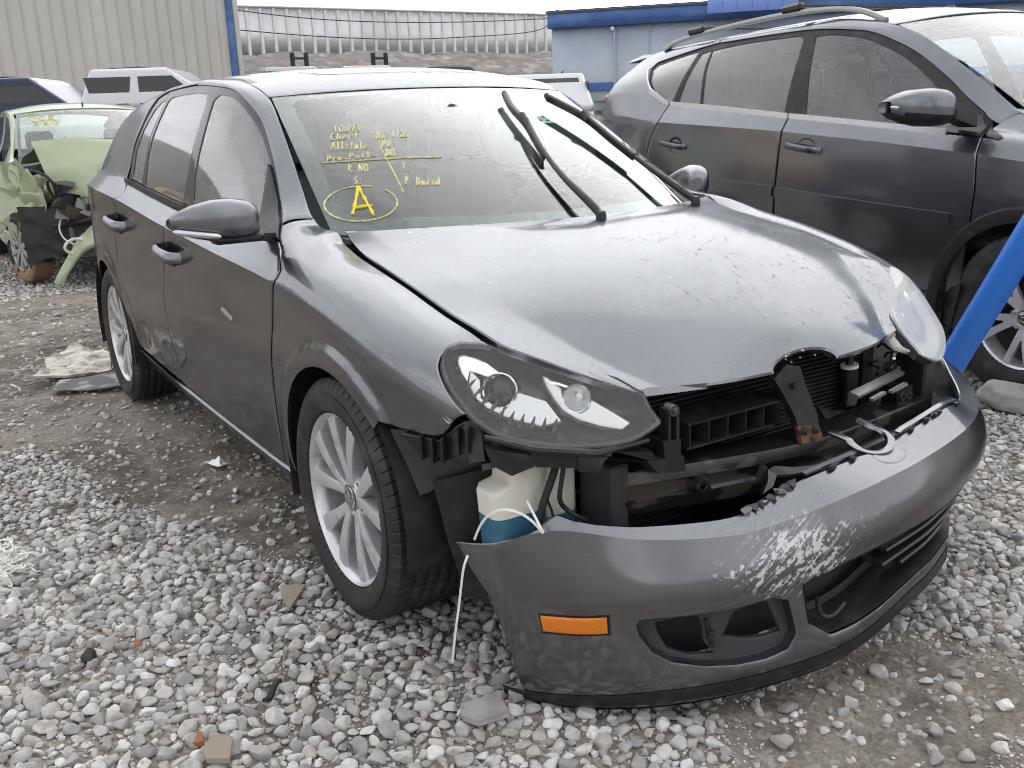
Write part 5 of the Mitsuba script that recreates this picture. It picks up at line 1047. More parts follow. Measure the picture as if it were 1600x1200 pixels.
rwin2 = A_([(-1.67, 5.02), (-2.40, 5.04), (-2.45, 5.8), (-2.51, 6.72), (-2.3, 6.82), (-2.13, 6.85), (-1.78, 6.86), (-1.735, 6.75), (-1.70, 6.0)])
rsm = A_([(-2.43, 5.04), (-2.655, 5.05), (-2.63, 5.8), (-2.605, 6.66), (-2.53, 6.73), (-2.475, 5.8)])
qwin2 = A_([(-2.72, 5.06), (-2.78, 5.08), (-2.925, 5.19), (-3.0, 5.6), (-3.09, 6.33), (-3.06, 6.5), (-2.86, 6.65), (-2.655, 6.78), (-2.66, 6.2), (-2.69, 5.6)])
sdlo = np.vstack([A_([(-.42, 4.97), (-.44, 6), (-.46, 7.0)]), ftop[::-1], A_([(-2.63, 6.90), (-2.86, 6.74), (-3.08, 6.6), (-3.115, 6.36), (-3.015, 5.6), (-2.94, 5.14), (-2.78, 5.02), (-2.73, 4.98), (-1.6, 4.96)])])
sput('window_frame', panel(S_side, sdlo, .03, SS, t=.01, lip=.002, out=SO, off=-.008, holes=[swin, rwin2, rsm, qwin2]), 'matte_black', 40, True)
def sgrow(P, d): return A_(sg.Polygon(A_(P) * SS).buffer(d).exterior.coords)[:-1] / SS
for nm, w_ in (('front_door__window', swin), ('rear_door__window', rwin2), ('rear_door__vent_window', rsm), ('quarter_panel__window', qwin2)):
    m = panel(S_side, sgrow(w_, .006), .04, SS, t=0, lip=0, out=SO, off=-.012); put(f'{SV}__{nm}', m, 'privacy_glass', True, S_M, n=False)
def sline(P, prof, mt, nm, k=6, off=.004):
    Q = spl(P, k=k); pp = S_side(Q); pp[:, 1] -= off; return put(f'{SV}__{nm}', sweep(pp, prof), mt, 40, S_M)
bar = [(-.004, -.015), (.014, -.015), (.013, -.008), (.002, .015), (-.004, .015)]
sline([(-.60, 5.0), (-1.1, 4.99), (-1.605, 4.95)], bar, 'bright_trim', 'front_door__belt_strip'); sline([(-1.62, 4.95), (-2.2, 4.98), (-2.715, 5.0)], bar, 'bright_trim', 'rear_door__belt_strip')
sline([(-2.735, 5.0), (-2.80, 5.03), (-2.88, 5.08), (-2.94, 5.16), (-2.985, 5.35), (-3.05, 5.8), (-3.12, 6.36)], bar, 'bright_trim', 'quarter_panel__trim')
mo = [(-.006, -.026), (.008, -.024), (.016, .010), (.006, .024), (-.006, .026)]
sline([(-.50, 2.93), (-1.0, 3.0), (-1.63, 3.11)], mo, 'dark_paint', 'front_door__side_moulding', off=.006); sline([(-1.65, 3.11), (-2.0, 3.15), (-2.62, 3.2)], mo, 'dark_paint', 'rear_door__side_moulding', off=.006)
for x, par in ((-1.44, 'front_door'), (-2.58, 'rear_door')):
    C = spl([(x - .115, -.905, 1.032), (x - .10, -.935, 1.034), (x, -.943, 1.024), (x + .09, -.935, 1.014), (x + .12, -.903, 1.010)], k=6)
    put(f'{SV}__{par}__handle', sweep(C, [(-.010, -.016), (.008, -.018), (.012, 0), (.008, .016), (-.010, .014)]), 'dark_paint', 50, S_M, n=False)
    cup = lathe([(0, -.004), (.04, -.003), (.056, .0005), (.06, .001)], 28); cup.apply_scale([1.1, .85, 1]); put(f'{SV}__{par}__handle_cup', moved(cup, frame([x + .02, -.9065, 1.020], [1, 0, 0], [0, 0, 1], [0, -1, 0])), 'matte_black', 50, S_M, n=False)
put(SV + '__front_door__mirror_sail', panel(S_side, A_([(-.43, 5.0), (-.60, 5.05), (-.62, 5.8), (-.57, 6.7), (-.50, 7.2), (-.45, 6.9)]), .03, SS, t=.01, lip=.002, out=SO, off=.003), 'black_plastic', 40, S_M)
put(SV + '__fender__pillar_corner', panel(S_side, A_([(-.395, 5.05), (-.335, 4.86), (-.315, 5.1), (-.34, 5.5), (-.43, 7.0)]), .02, SS, t=.01, lip=.002, out=SO, off=.004), 'black_plastic', 40, S_M)
# mirror
V = []
for y, z0, z1, d, dx in ((-.925, 1.165, 1.240, .04, .03), (-.94, 1.140, 1.268, .095, .02), (-.99, 1.128, 1.286, .125, .01), (-1.05, 1.130, 1.290, .130, .0), (-1.11, 1.145, 1.280, .110, -.015), (-1.15, 1.165, 1.258, .07, -.04), (-1.165, 1.19, 1.238, .025, -.06)):
    r = []
    for t in np.linspace(0, 2 * np.pi, 29)[:-1]:
        c, s = math.cos(t), math.sin(t); r.append((-.60 + dx + np.sign(c) * abs(c) ** .6 * (d if c > 0 else .05), y, (z0 + z1) / 2 + np.sign(s) * abs(s) ** .6 * (z1 - z0) / 2))
    V.append(r + [r[0]])
mm = grid(A_(V)); mm.merge_vertices(); mm.fix_normals(); zc = mm.triangles_center[:, 2]
put(SV + '__door_mirror__cover', trimesh.Trimesh(mm.vertices, mm.faces[zc > 1.185], process=True), 'dark_paint', 50, S_M); put(SV + '__door_mirror__lower_shell', trimesh.Trimesh(mm.vertices, mm.faces[zc <= 1.185], process=True), 'black_plastic', 50, S_M)
put(SV + '__door_mirror__foot', hull([(-.56, -.84, 1.12), (-.46, -.84, 1.12), (-.55, -.84, 1.19), (-.47, -.84, 1.19), (-.58, -.95, 1.165), (-.50, -.95, 1.165), (-.58, -.95, 1.19), (-.50, -.95, 1.19)]), 'black_plastic', 30, S_M)
put(SV + '__door_mirror__indicator', tube(spl([(-.535, -1.05, 1.200), (-.55, -1.10, 1.203), (-.60, -1.145, 1.210), (-.64, -1.165, 1.214)], k=5), np.interp(np.linspace(0, 1, 16), [0, .3, .8, 1], [.002, .008, .011, .006]), 8), 'satin_metal', 50, S_M)
# roof, bonnet, glass
sroof = Loft(net_lines([[(-3.45, .555, 1.565), (-3.0, .578, 1.613), (-2.5, .595, 1.638), (-1.6, .60, 1.660), (-1.17, .61, 1.600)], [(-3.50, .30, 1.60), (-3.0, .31, 1.655), (-2.5, .31, 1.682), (-1.6, .32, 1.70), (-1.05, .33, 1.638)], [(-3.52, 0, 1.61), (-3.0, 0, 1.668), (-2.5, 0, 1.698), (-1.6, 0, 1.715), (-1.0, 0, 1.648)]]))
sput('roof', panel(sroof, A_([(0, 0), (0, 2), (0, 4), (.5, 4), (1, 4), (1, 2), (1, 0), (.5, 0)]), .05, (2.4, .3), out=[-1, 0, 30]), 'dark_paint')
sput('rear_spoiler', hull([(-3.40, s * .56, 1.575) for s in (-1, 1)] + [(-3.68, s * .52, 1.555) for s in (-1, 1)] + [(-3.66, s * .50, 1.575) for s in (-1, 1)] + [(-3.45, s * .53, 1.60) for s in (-1, 1)]), 'dark_paint', 20)
sws = lambda U: (lambda b, v: (np.c_[-.34 + (1 - b * b) * .42, .725 * b, 1.19 - .11 * (1 - b * b) + 0 * b]) * (1 - v)[:, None] + np.c_[-1.17 + (1 - b * b) * .16, .61 * b, 1.60 + (1 - b * b) * .045] * v[:, None] + (4 * v * (1 - v) * .02)[:, None] * A_([.5, 0, .85]))(A_(U)[:, 0], A_(U)[:, 1])
sput('windscreen', panel(sws, A_([(-.985, 0), (-.985, .985), (-.5, .985), (0, .985), (.5, .985), (.985, .985), (.985, 0), (0, 0)]), .05, (.7, .9), t=0, lip=0, out=[30, 0, 30]), 'windshield_glass', True)
sput('bonnet', panel(Loft(net_lines([[(-.38, .735, 1.195), (-.2, .762, 1.14), (0, .768, 1.104), (.45, .72, 1.028), (.8, .55, .94)], [(-.05, .4, 1.14), (.3, .42, 1.10), (.6, .4, 1.03), (.9, .35, .93)], [(.05, 0, 1.13), (.4, 0, 1.10), (.7, 0, 1.02), (.95, 0, .93)]])), A_([(0, 0), (0, 2), (0, 4), (.5, 4), (1, 4), (1, 2), (1, 0), (.5, 0)]), .05, (1, .35), out=[0, 0, 30]), 'dark_paint')
sput('front_end', hull([(.80, s * .62, z) for s in (-1, 1) for z in (.4, .9)] + [(.98, s * .3, z) for s in (-1, 1) for z in (.35, .88)]), 'dark_paint', 20)
sput('tailgate', hull([(-3.46, s * .53, 1.55) for s in (-1, 1)] + [(-3.60, s * .74, z) for s in (-1, 1) for z in (.5, 1.15)] + [(-3.4, s * .74, z) for s in (-1, 1) for z in (.5, 1.2)] + [(-3.3, s * .53, 1.58) for s in (-1, 1)]), 'dark_paint', 20)
def railp(y): return spl([(-3.12, y + .01, 1.612), (-3.02, y, 1.650), (-2.6, y, 1.695), (-2.1, y, 1.722), (-1.7, y, 1.722), (-1.42, y, 1.690), (-1.25, y - .004, 1.63)], k=6)
for s in (-1, 1):
    R_ = railp(.585) * [1, s, 1]; sput('roof_rail', sweep(R_, [(-.012, -.018), (.012, -.018), (.016, -.004), (.010, .008), (-.010, .008), (-.016, -.004)]), 'rail_grey', 50)
    for x in (-2.78, -1.92): sput('crossbar_foot', box((.16, .055, .05), (x, s * .585, np.interp(x, [-2.78, -1.92], [1.70, 1.745])), (0, -3, 0), .016), 'black_plastic', 30)
for x in (-2.78, -1.92): sput('crossbar', sweep(A_([(x, y, np.interp(x, [-2.78, -1.92], [1.715, 1.76])) for y in np.linspace(-.56, .56, 5)]), [(-.03, -.008), (.03, -.008), (.03, .006), (0, .011), (-.03, .006)]), 'black_plastic', 40)
# wheel-arch cladding and rocker
for cx, a0, a1 in ((-.13, 185, 40), (-2.79, 150, 20)):
    a = np.radians(np.linspace(a0, a1, 34)); r0, r1 = .400, .465
    V = np.stack([np.stack([cx + r * np.cos(a), np.full(34, -y), .345 + r * np.sin(a)], -1) for r, y in ((r0, .86), (r0, .925), (r0 + .012, .932), (r1 - .01, .928), (r1, .912))], 1)
    m = grid(V); m.invert(); sput('arch_cladding', m, 'black_plastic', 50, True)
sput('rocker_cladding', sweep(A_([(-2.4, -.86, .345), (-.52, -.86, .345)]), [(-.07, -.10), (.035, -.085), (.040, .005), (.020, .045), (-.07, .05)]), 'black_plastic', 20, True)
sput('fender__liner_flap', hull([(-.55, -.87, .26), (-.46, -.90, .26), (-.56, -.87, .40), (-.44, -.92, .42), (-.40, -.93, .46), (-.46, -.87, .46)]), 'black_plastic', 20)
sput('underbody', cat([box((3.9, 1.66, .22), (-1.5, 0, .40)), box((3.3, 1.62, .3), (-1.6, 0, .62)), box((.02, 1.5, .7), (-.2, 0, .7))]), 'matte_black', 0)
for cx in (-.13, -2.79): sput('wheel_well', box((.86, .3, .8), (cx, -.62, .5)), 'matte_black', 0)
# cabin
for x in (-1.2, -2.1):
    for y in (-.38, .38): sput('seat', cat([hull([(x - .30 - dx, y + s * .22, z) for s in (-1, 1) for z, dx in ((.60, 0), (1.22, .16))] + [(x - .18 - dx, y + s * .2, z) for s in (-1, 1) for z, dx in ((.60, 0), (1.22, .16))]), box((.09, .24, .18), (x - .46, y, 1.36), bev=.03)]), 'interior_dark', 30)
sput('dashboard', hull([(-.25, s * .68, 1.1) for s in (-1, 1)] + [(-.72, s * .68, 1.08) for s in (-1, 1)] + [(-.72, s * .68, .8) for s in (-1, 1)]), 'interior_dark', 20)
# wheels
_rim2 = twin_spoke_rim(.216, .098); _ty2 = tyre_mesh(.348, .225, .217)
def three_ovals():
    ms = []
    for a, b, dy in ((.030, .020, 0), (.011, .020, 0), (.020, .0075, .007)):
        P = A_([(a * math.cos(t), dy + b * math.sin(t), 0) for t in np.linspace(0, 2 * np.pi, 41)[:-1]]); ms.append(tube(np.vstack([P, P[:1]]), .0016, 8, cap=False))
    return cat(ms)
def big_spokes():
    ms = []
    for k in range(5):
        for s in (-1, 1):
            th = 2 * np.pi * k / 5; f = np.linspace(0, 1, 8); ang = th + s * (.16 + .10 * f); rr = .045 + f * .165
            P = np.c_[rr * np.cos(ang), rr * np.sin(ang), .060 + .03 * np.sin(f * 1.7)]; ms.append(sweep(P, [(-.011, -.02), (.011, -.02), (.015, .003), (-.015, .003)]))
        a = th; P = np.c_[np.linspace(.04, .10, 5) * math.cos(a), np.linspace(.04, .10, 5) * math.sin(a), np.linspace(.058, .075, 5)]; ms.append(sweep(P, [(-.022, -.02), (.022, -.02), (.022, .002), (-.022, .002)]))
    ms.append(lathe([(0, .066), (.055, .066), (.065, .055), (.065, .02), (0, .02)], 40))
    r = .216; ms.append(lathe([(r - .03, -.10), (r - .012, 0), (r - .014, .07), (r - .006, .090), (r + .002, .096), (r + .004, .092), (r, .07), (r - .004, -.09)], 90)); return cat(ms)
_bs = big_spokes()
for i, (x, sd) in enumerate(((-.13, -1), (-.13, 1), (-2.79, -1), (-2.79, 1))):
    M = S_M @ wf(x, sd * .79, .348, 0, sd) @ trimesh.transformations.rotation_matrix(.95, [0, 0, 1]); K = f'{SV}__wheel' + (f'_{i:03d}' if i else '')
    put(K + '__tyre', _ty2, 'tyre_rubber', 30, M, n=False); put(K + '__rim', _bs, 'alloy', 30, M, n=False)
    put(K + '__backing', lathe([(0, .02), (.20, .02), (.20, 0), (0, 0)], 40), 'matte_black', 30, M, n=False)
    put(K + '__hub_cap', lathe([(0, .073), (.03, .073), (.035, .070), (.035, .06)], 36), 'dark_alloy', 30, M, n=False); put(K + '__emblem', three_ovals(), 'chrome', 40, M @ trimesh.transformations.rotation_matrix(-.95, [0, 0, 1]) @ trimesh.transformations.translation_matrix([0, 0, .074]), n=False)
    for k in range(5):
        a = 2 * np.pi * (k + .5) / 5; put(K + '__wheel_bolt', lathe([(0, .082), (.008, .082), (.010, .078), (.010, .06)], 12), 'satin_metal', 30, M @ trimesh.transformations.translation_matrix([.052 * math.cos(a), .052 * math.sin(a), 0]))
scene['privacy_glass'] = {'type': 'thindielectric', 'int_ior': 1.6, 'specular_transmittance': rgb(.035, .037, .04)}
# ---- leaning blue pipe ----
PP = spl([(-.145, 1.74, -.035), (-.003, 1.74, .248), (.233, 1.735, .72), (.52, 1.73, 1.295)], k=8)
put('blue_pipe', tube(PP, .055, 28), 'blue_plastic', 60); lab('blue_pipe', 'bright blue plastic pipe leaning between the fallen bumper and the SUV wheel', 'pipe')
tp = [tuple(PP[18] + A_([-.045 + .03 * math.sin(i * 1.3), -.03, .0 + .012 * i])) for i in range(5)]
rt = np.random.default_rng(8); q = hull(PP[19] + A_([-.05, -.02, .02]) + rt.normal(size=(8, 3)) * [.018, .010, .018])
put('blue_pipe__tape', q, 'blue_tape', 10); mat('blue_tape', (.16, .34, .62), .35)
mat('rail_grey', (.34, .35, .36), .35, .6)
mat('bright_trim', (.80, .81, .82), .22, .5)

# ---------------- the pale green wreck ----------------
GW = 'green_sedan'
lab(GW, 'pale green sedan with crumpled bonnet and torn front end, parked behind the grey hatchback', 'car')
def gput(n, m, mt, sm=40): return put(f'{GW}__{n}', m, mt, sm, G_M)
G_M = trimesh.transformations.translation_matrix([-6.93, .06, 0]) @ trimesh.transformations.rotation_matrix(math.radians(-2.), [0, 0, 1])
rgc = np.random.default_rng(21)
def crumple(m, amp, f, seed, keep=None):
    """Folds and dents: noise creased like sheet metal."""
    m = m.copy(); v = m.vertices; d = np.stack([np.abs(meshkit.fbm(v * f + seed + 7 * i, 3, seed + i) - .5) * 2 - .3 for i in range(3)], -1) * amp
    m.vertices = v + d * (1 if keep is None else keep(v)[:, None]); return m
def bilin(a, b, c, d, n=24):
    """Patch between four corners a b / d c."""
    s, t = np.meshgrid(np.linspace(0, 1, n), np.linspace(0, 1, n), indexing='ij'); s, t = s[..., None], t[..., None]
    return grid(A_(a) * (1 - s) * (1 - t) + A_(b) * s * (1 - t) + A_(c) * s * t + A_(d) * (1 - s) * t)
# glass house
gws = lambda U: (lambda b, v: np.c_[-.30 + (1 - b * b) * .20, .68 * b, .93 + 0 * b] * (1 - v)[:, None] + np.c_[-1.02 + (1 - b * b) * .13, .56 * b, 1.385 + (1 - b * b) * .03] * v[:, None] + (4 * v * (1 - v) * .02)[:, None] * A_([.5, 0, .85]))(A_(U)[:, 0], A_(U)[:, 1])
sq = A_([(-.97, 0), (-.97, .98), (-.5, .98), (0, .98), (.5, .98), (.97, .98), (.97, 0), (0, 0)])
gput('windscreen', panel(gws, sq, .05, (.6, .7), t=0, lip=0, out=[30, 0, 30]), 'windshield_glass', True)
gput('windscreen__border', panel(gws, sq, .04, (.6, .7), t=0, lip=0, out=[30, 0, 30], off=-.004, holes=[A_([(-.93, .05), (-.93, .93), (-.5, .945), (.5, .945), (.93, .93), (.93, .05)])]), 'gloss_black', True)
groof = Loft(net_lines([[(-1.03, .575, 1.385), (-1.5, .57, 1.425), (-2.1, .55, 1.42), (-2.6, .53, 1.36)], [(-.93, .3, 1.415), (-1.5, .3, 1.47), (-2.1, .3, 1.465), (-2.65, .28, 1.39)], [(-.89, 0, 1.422), (-1.5, 0, 1.482), (-2.1, 0, 1.478), (-2.67, 0, 1.40)]]))
gput('roof', panel(groof, A_([(0, 0), (0, 2), (0, 4), (.5, 4), (1, 4), (1, 2), (1, 0), (.5, 0)]), .05, (1.6, .3), out=[0, 0, 30]), 'green_paint')
gput('roof__aerial', tube([(-.96, .02, 1.42), (-.97, .02, 1.47)], .008, 8), 'black_plastic', 30)
GSL = Loft([[(-2.9, .74, .3), (-2.3, .80, .22), (-.2, .80, .22), (.1, .8, .24)], [(-2.9, .78, .6), (-2.3, .83, .55), (-.2, .83, .55), (.1, .82, .55)], [(-2.9, .77, .88), (-2.3, .82, .86), (-.2, .82, .83), (.1, .80, .80)], [(-2.9, .70, .97), (-2.3, .76, .96), (-.25, .76, .93), (.1, .74, .9)], [(-2.9, .62, 1.12), (-2.3, .66, 1.18), (-1.2, .655, 1.17), (-.65, .675, 1.09), (-.3, .72, .97), (.1, .7, .92)], [(-2.9, .55, 1.22), (-2.6, .565, 1.33), (-2.1, .59, 1.395), (-1.5, .60, 1.40), (-1.05, .605, 1.35), (-.68, .65, 1.15), (-.3, .70, .99), (.1, .68, .93)], [(-2.9, .5, 1.26), (-2.6, .53, 1.36), (-2.1, .55, 1.42), (-1.5, .57, 1.425), (-1.03, .575, 1.385), (-.66, .63, 1.17), (-.3, .685, .985), (.1, .66, .93)]], {3: .8})
gw1 = A_([(-.62, 3.15), (-1.32, 3.15), (-1.36, 4.2), (-1.36, 4.85), (-1.1, 4.85), (-.85, 4.8), (-.70, 4.2)]); gw2 = A_([(-1.42, 3.15), (-2.15, 3.15), (-2.15, 4.85), (-1.44, 4.85)])
side = A_([(-2.9, 0), (-2.9, 3), (-2.9, 6), (-2.1, 6), (-1.03, 6), (-.66, 6), (-.31, 6), (-.25, 3), (-.25, 0)])
for s, f_ in (('', lambda m: m), ('_001', mirror)):
    put(f'{GW}__body_side{s}', f_(panel(GSL, side, .05, (1, .2), out=[0, -30, 1], holes=[gw1, gw2])), 'green_paint', 40, G_M, n=False)
    put(f'{GW}__body_side{s}__window', f_(panel(GSL, gw1, .06, (1, .2), t=0, lip=0, out=[0, -30, 1], off=-.006)), 'tinted_glass', True, G_M, n=False)
    put(f'{GW}__body_side{s}__rear_window', f_(panel(GSL, gw2, .06, (1, .2), t=0, lip=0, out=[0, -30, 1], off=-.006)), 'tinted_glass', True, G_M, n=False)
gput('door_mirror', hull([(-.55 + dx, -.80 - dy, .98 + dz) for dx in (0, .1) for dy in (0, .16) for dz in (0, .1)]), 'white_paint', 20)
# bonnet buckled into a tent
hb = A_([[(.42, -.60, 1.155), (.46, -.2, 1.165), (.44, .2, 1.15), (.30, .62, 1.16)], [(.50, -.575, 1.03), (.58, -.2, 1.03), (.58, .2, 1.03), (.48, .62, 1.06)], [(.58, -.545, .89), (.70, -.17, .86), (.72, .2, .84), (.68, .60, .86)], [(.62, -.52, .79), (.76, -.21, .70), (.86, .06, .645), (.84, .50, .69)]])
t_ = np.linspace(0, 3, 40); q = CubicSpline([0, 1, 2, 3], hb, axis=0)(t_); q = CubicSpline([0, 1, 2, 3], q, axis=1)(np.linspace(0, 3, 48))
gput('bonnet', crumple(grid(q), .035, 3.2, 4), 'green_paint', 30)
q2 = CubicSpline([0, 1, 2, 3], A_([[(-.12, -.66, .97), (-.06, -.2, .99), (-.06, .2, .99), (-.12, .66, .97)], [(.1, -.62, 1.05), (.12, -.2, 1.06), (.12, .2, 1.06), (.1, .62, 1.05)], [(.3, -.58, 1.10), (.33, -.2, 1.11), (.32, .2, 1.10), (.22, .60, 1.12)], [(.42, -.60, 1.155), (.46, -.2, 1.165), (.44, .2, 1.15), (.30, .62, 1.16)]]), axis=0)(np.linspace(0, 3, 20)); q2 = CubicSpline([0, 1, 2, 3], q2, axis=1)(np.linspace(0, 3, 40))
gput('bonnet_rear', crumple(grid(q2), .02, 3, 5), 'green_paint', 30)
# crushed wing, wheel, liner, bumper
w1 = bilin((-.20, -.80, .98), (.32, -.66, 1.0), (.46, -.52, .62), (-.20, -.84, .30), 30); gput('wing', crumple(w1, .22, 2.7, 9), 'green_paint', 20)
w2 = bilin((.10, -.74, .98), (.42, -.52, .93), (.52, -.36, .58), (.25, -.70, .64), 26); gput('wing', crumple(w2, .18, 3.6, 13), 'green_paint', 20)
gput('arch_liner', crumple(bilin((.30, -.76, .66), (.62, -.36, .66), (.66, -.34, .30), (.36, -.76, .20), 16), .05, 4, 3), 'matte_black', 30)
for i in range(26):
    c0 = A_([.50 + rgc.uniform(-.05, .25), rgc.uniform(-.5, .35), rgc.uniform(.55, .82)]); k = rgc.integers(3)
    m = hull(c0 + rgc.normal(size=(9, 3)) * [.05, .06, .05]) if k else tube(spl(c0 + np.cumsum(rgc.normal(size=(5, 3)) * .07, 0), k=5), .012, 7)
    gput('engine_debris', m, ('matte_black', 'dark_alloy', 'satin_metal', 'brake_steel')[rgc.integers(4)], 12)
for i in range(7): gput('inner_wing', crumple(bilin(*(A_([.58 + rgc.uniform(-.05, .15), rgc.uniform(-.45, .2), .66]) + rgc.normal(size=(4, 3)) * [.06, .12, .10]), 10), .06, 7, 30 + i), 'green_paint', 20)
gput('engine_block', box((.5, 1.1, .5), (.25, 0, .48), bev=.06), 'matte_black', 20)
bq = CubicSpline([0, 1, 2, 3], A_([[(.60, -.62, .06), (.72, -.42, .38), (.80, -.10, .60), (.86, .55, .62)], [(.64, -.60, .05), (.80, -.40, .36), (.92, -.10, .52), (.98, .55, .54)], [(.66, -.58, .04), (.84, -.38, .34), (.98, -.08, .44), (1.02, .55, .46)], [(.67, -.56, .03), (.84, -.36, .32), (.99, -.05, .38), (1.02, .55, .40)]]), axis=0)(np.linspace(0, 3, 14)); bq = CubicSpline([0, 1, 2, 3], bq, axis=1)(np.linspace(0, 3, 50))
gput('bumper', crumple(grid(bq), .02, 5, 2), 'green_paint', 30)
gput('bumper_bar', tube(spl([(.56, -.55, .50), (.72, -.2, .56), (.78, .2, .68), (.74, .6, .70)], k=8), .022, 8), 'black_plastic', 40)
gput('radiator', box((.05, 1.0, .36), (.52, .05, .40), (0, -10, 6), .01), 'dark_alloy', 20)
gput('loose_wire', tube(spl([(.62, -.44, .62), (.66, -.52, .52), (.68, -.50, .40), (.74, -.36, .34), (.80, -.2, .36)], k=8), .006, 6), 'cable_tie', 40)
gput('wire_loop', tube(spl([(.74, -.46, .28), (.76, -.52, .34), (.76, -.46, .40), (.78, -.36, .39)], k=8), .012, 8), 'reservoir_plastic', 40)
gput('skid_panel', crumple(bilin((.62, -.30, .06), (.95, .55, .08), (1.05, .55, .02), (.75, -.35, .02), 14), .05, 5, 8), 'rusty_cover', 20)
mat('rusty_cover', proc(lambda p, n, uv: mix((.26, .18, .12), (.08, .06, .05), smoothstep(.4, .7, fbm(p.x * 14, p.y * 14, p.z * 14)))), .8)
_ty3, _rim3 = tyre_mesh(.295, .185, .19), twin_spoke_rim(.19, .085)
for i, (x, sd, yy) in enumerate(((0.02, -1, .70), (-2.37, -1, .72), (.02, 1, .70), (-2.37, 1, .72))):
    M = G_M @ wf(x, sd * yy, .295, math.radians(14) if x > 0 and sd < 0 else 0, sd); K = f'{GW}__wheel' + (f'_{i:03d}' if i else '')
    put(K + '__tyre', _ty3, 'muddy_tyre' if not i else 'tyre_rubber', 30, M, n=False); put(K + '__rim', _rim3, 'dull_alloy', 40, M, n=False); put(K + '__backing', lathe([(0, .01), (.17, .01), (.17, 0), (0, 0)], 30), 'matte_black', 30, M, n=False)
mat('dull_alloy', (.40, .40, .39), .45, .5)
mat('muddy_tyre', proc(lambda p, n, uv: mix((.025, .024, .023), (.27, .17, .10), smoothstep(.42, .60, fbm(p.x * 10, p.y * 10, p.z * 10) + (.22 - p.z) * .9))), .85)
gput('cabin', cat([box((2.3, 1.4, .05), (-1.4, 0, .35)), hull([(-.35, s * .62, .90) for s in (-1, 1)] + [(-.75, s * .62, .88) for s in (-1, 1)] + [(-.75, s * .62, .6) for s in (-1, 1)]), box((2.3, .03, .55), (-1.4, -.76, .6)), box((2.3, .03, .55), (-1.4, .76, .6)), box((.03, 1.4, .7), (-2.6, 0, .7))]), 'interior_dark', 20)
for y in (-.35, .35):
    gput('seat', cat([hull([(-1.15 - dx, y + s * .22, z) for s in (-1, 1) for z, dx in ((.45, 0), (1.02, .18))] + [(-1.02 - dx, y + s * .2, z) for s in (-1, 1) for z, dx in ((.45, 0), (1.0, .18))]), box((.1, .24, .17), (-1.33, y, 1.14), bev=.03)]), 'interior_grey', 30)
gput('steering_wheel', moved(tube([(.18 * math.cos(a), .18 * math.sin(a), 0) for a in np.linspace(0, 2 * np.pi, 30)], .014, 8, cap=False), frame([-.72, .35, .92], [0, 1, 0], [.45, 0, .9], [-.9, 0, .45])), 'interior_dark', 40)
GT = {'T': [[(0, 1), (1, 1.05)], [(.5, 1.02), (.42, 0)]], 'C': [[(.9, .95), (.4, 1), (.05, .5), (.4, 0), (.9, .1)]], 'L': [[(.2, 1), (.05, .05), (.85, 0)]], 'E': [[(.9, 1), (.1, .95), (.05, .0), (.85, .03)], [(.1, .5), (.75, .55)]], '3': [[(.1, .95), (.8, .95), (.4, .55), (.85, .3), (.5, 0), (.05, .1)]], '6': [[(.8, .95), (.2, .5), (.2, .1), (.7, .02), (.75, .4), (.25, .4)]], '0': [[(.5, 1), (.1, .6), (.2, .05), (.7, .02), (.9, .6), (.5, 1)]]}
st = []
for s_, u0, v0 in (('TCE', -.80, .80), ('360', -.76, .70)):
    for i, ch in enumerate(s_):
        for p in GT[ch]: st.append([(u0 + .13 * i + .10 * a, v0 + .085 * b) for a, b in p])
gput('windscreen__writing', cat([tube(lift(gws, dense(A_(p), .05, False), .003, [30, 0, 30]), .0045, 6) for p in st]), 'yellow_marker', 60); labels[GW + '__windscreen__writing'] = {'kind': 'stuff', 'label': 'yellow letters and numbers on the windscreen of the green car'}
gput('windscreen__tick', tube(lift(gws, dense(A_([(-.50, .43), (-.495, .395), (-.35, .47)]), .05, False), .003, [30, 0, 30]), .005, 6), 'yellow_marker', 60)
gput('windscreen__paper_sheet', panel(gws, A_([(.66, .66), (.92, .66), (.92, .55), (.70, .55)]), .03, (.6, .7), t=0, lip=0, out=[30, 0, 30], off=.002), 'paper', True)
st = [[(.74 + .07 * i + .05 * a, .575 + .065 * b) for a, b in p] for i, ch in enumerate('33') for p in GT[ch]]
gput('windscreen__number', cat([tube(lift(gws, dense(A_(p), .02, False), .004, [30, 0, 30]), .0028, 5) for p in st]), 'ink', 60); labels[GW + '__windscreen__number'] = {'kind': 'stuff'}
gput('dash_debris', crumple(bilin((-.25, -.62, .95), (-.05, -.2, 1.02), (-.02, -.2, .96), (-.2, -.62, .9), 10), .06, 9, 3), 'matte_black', 10)

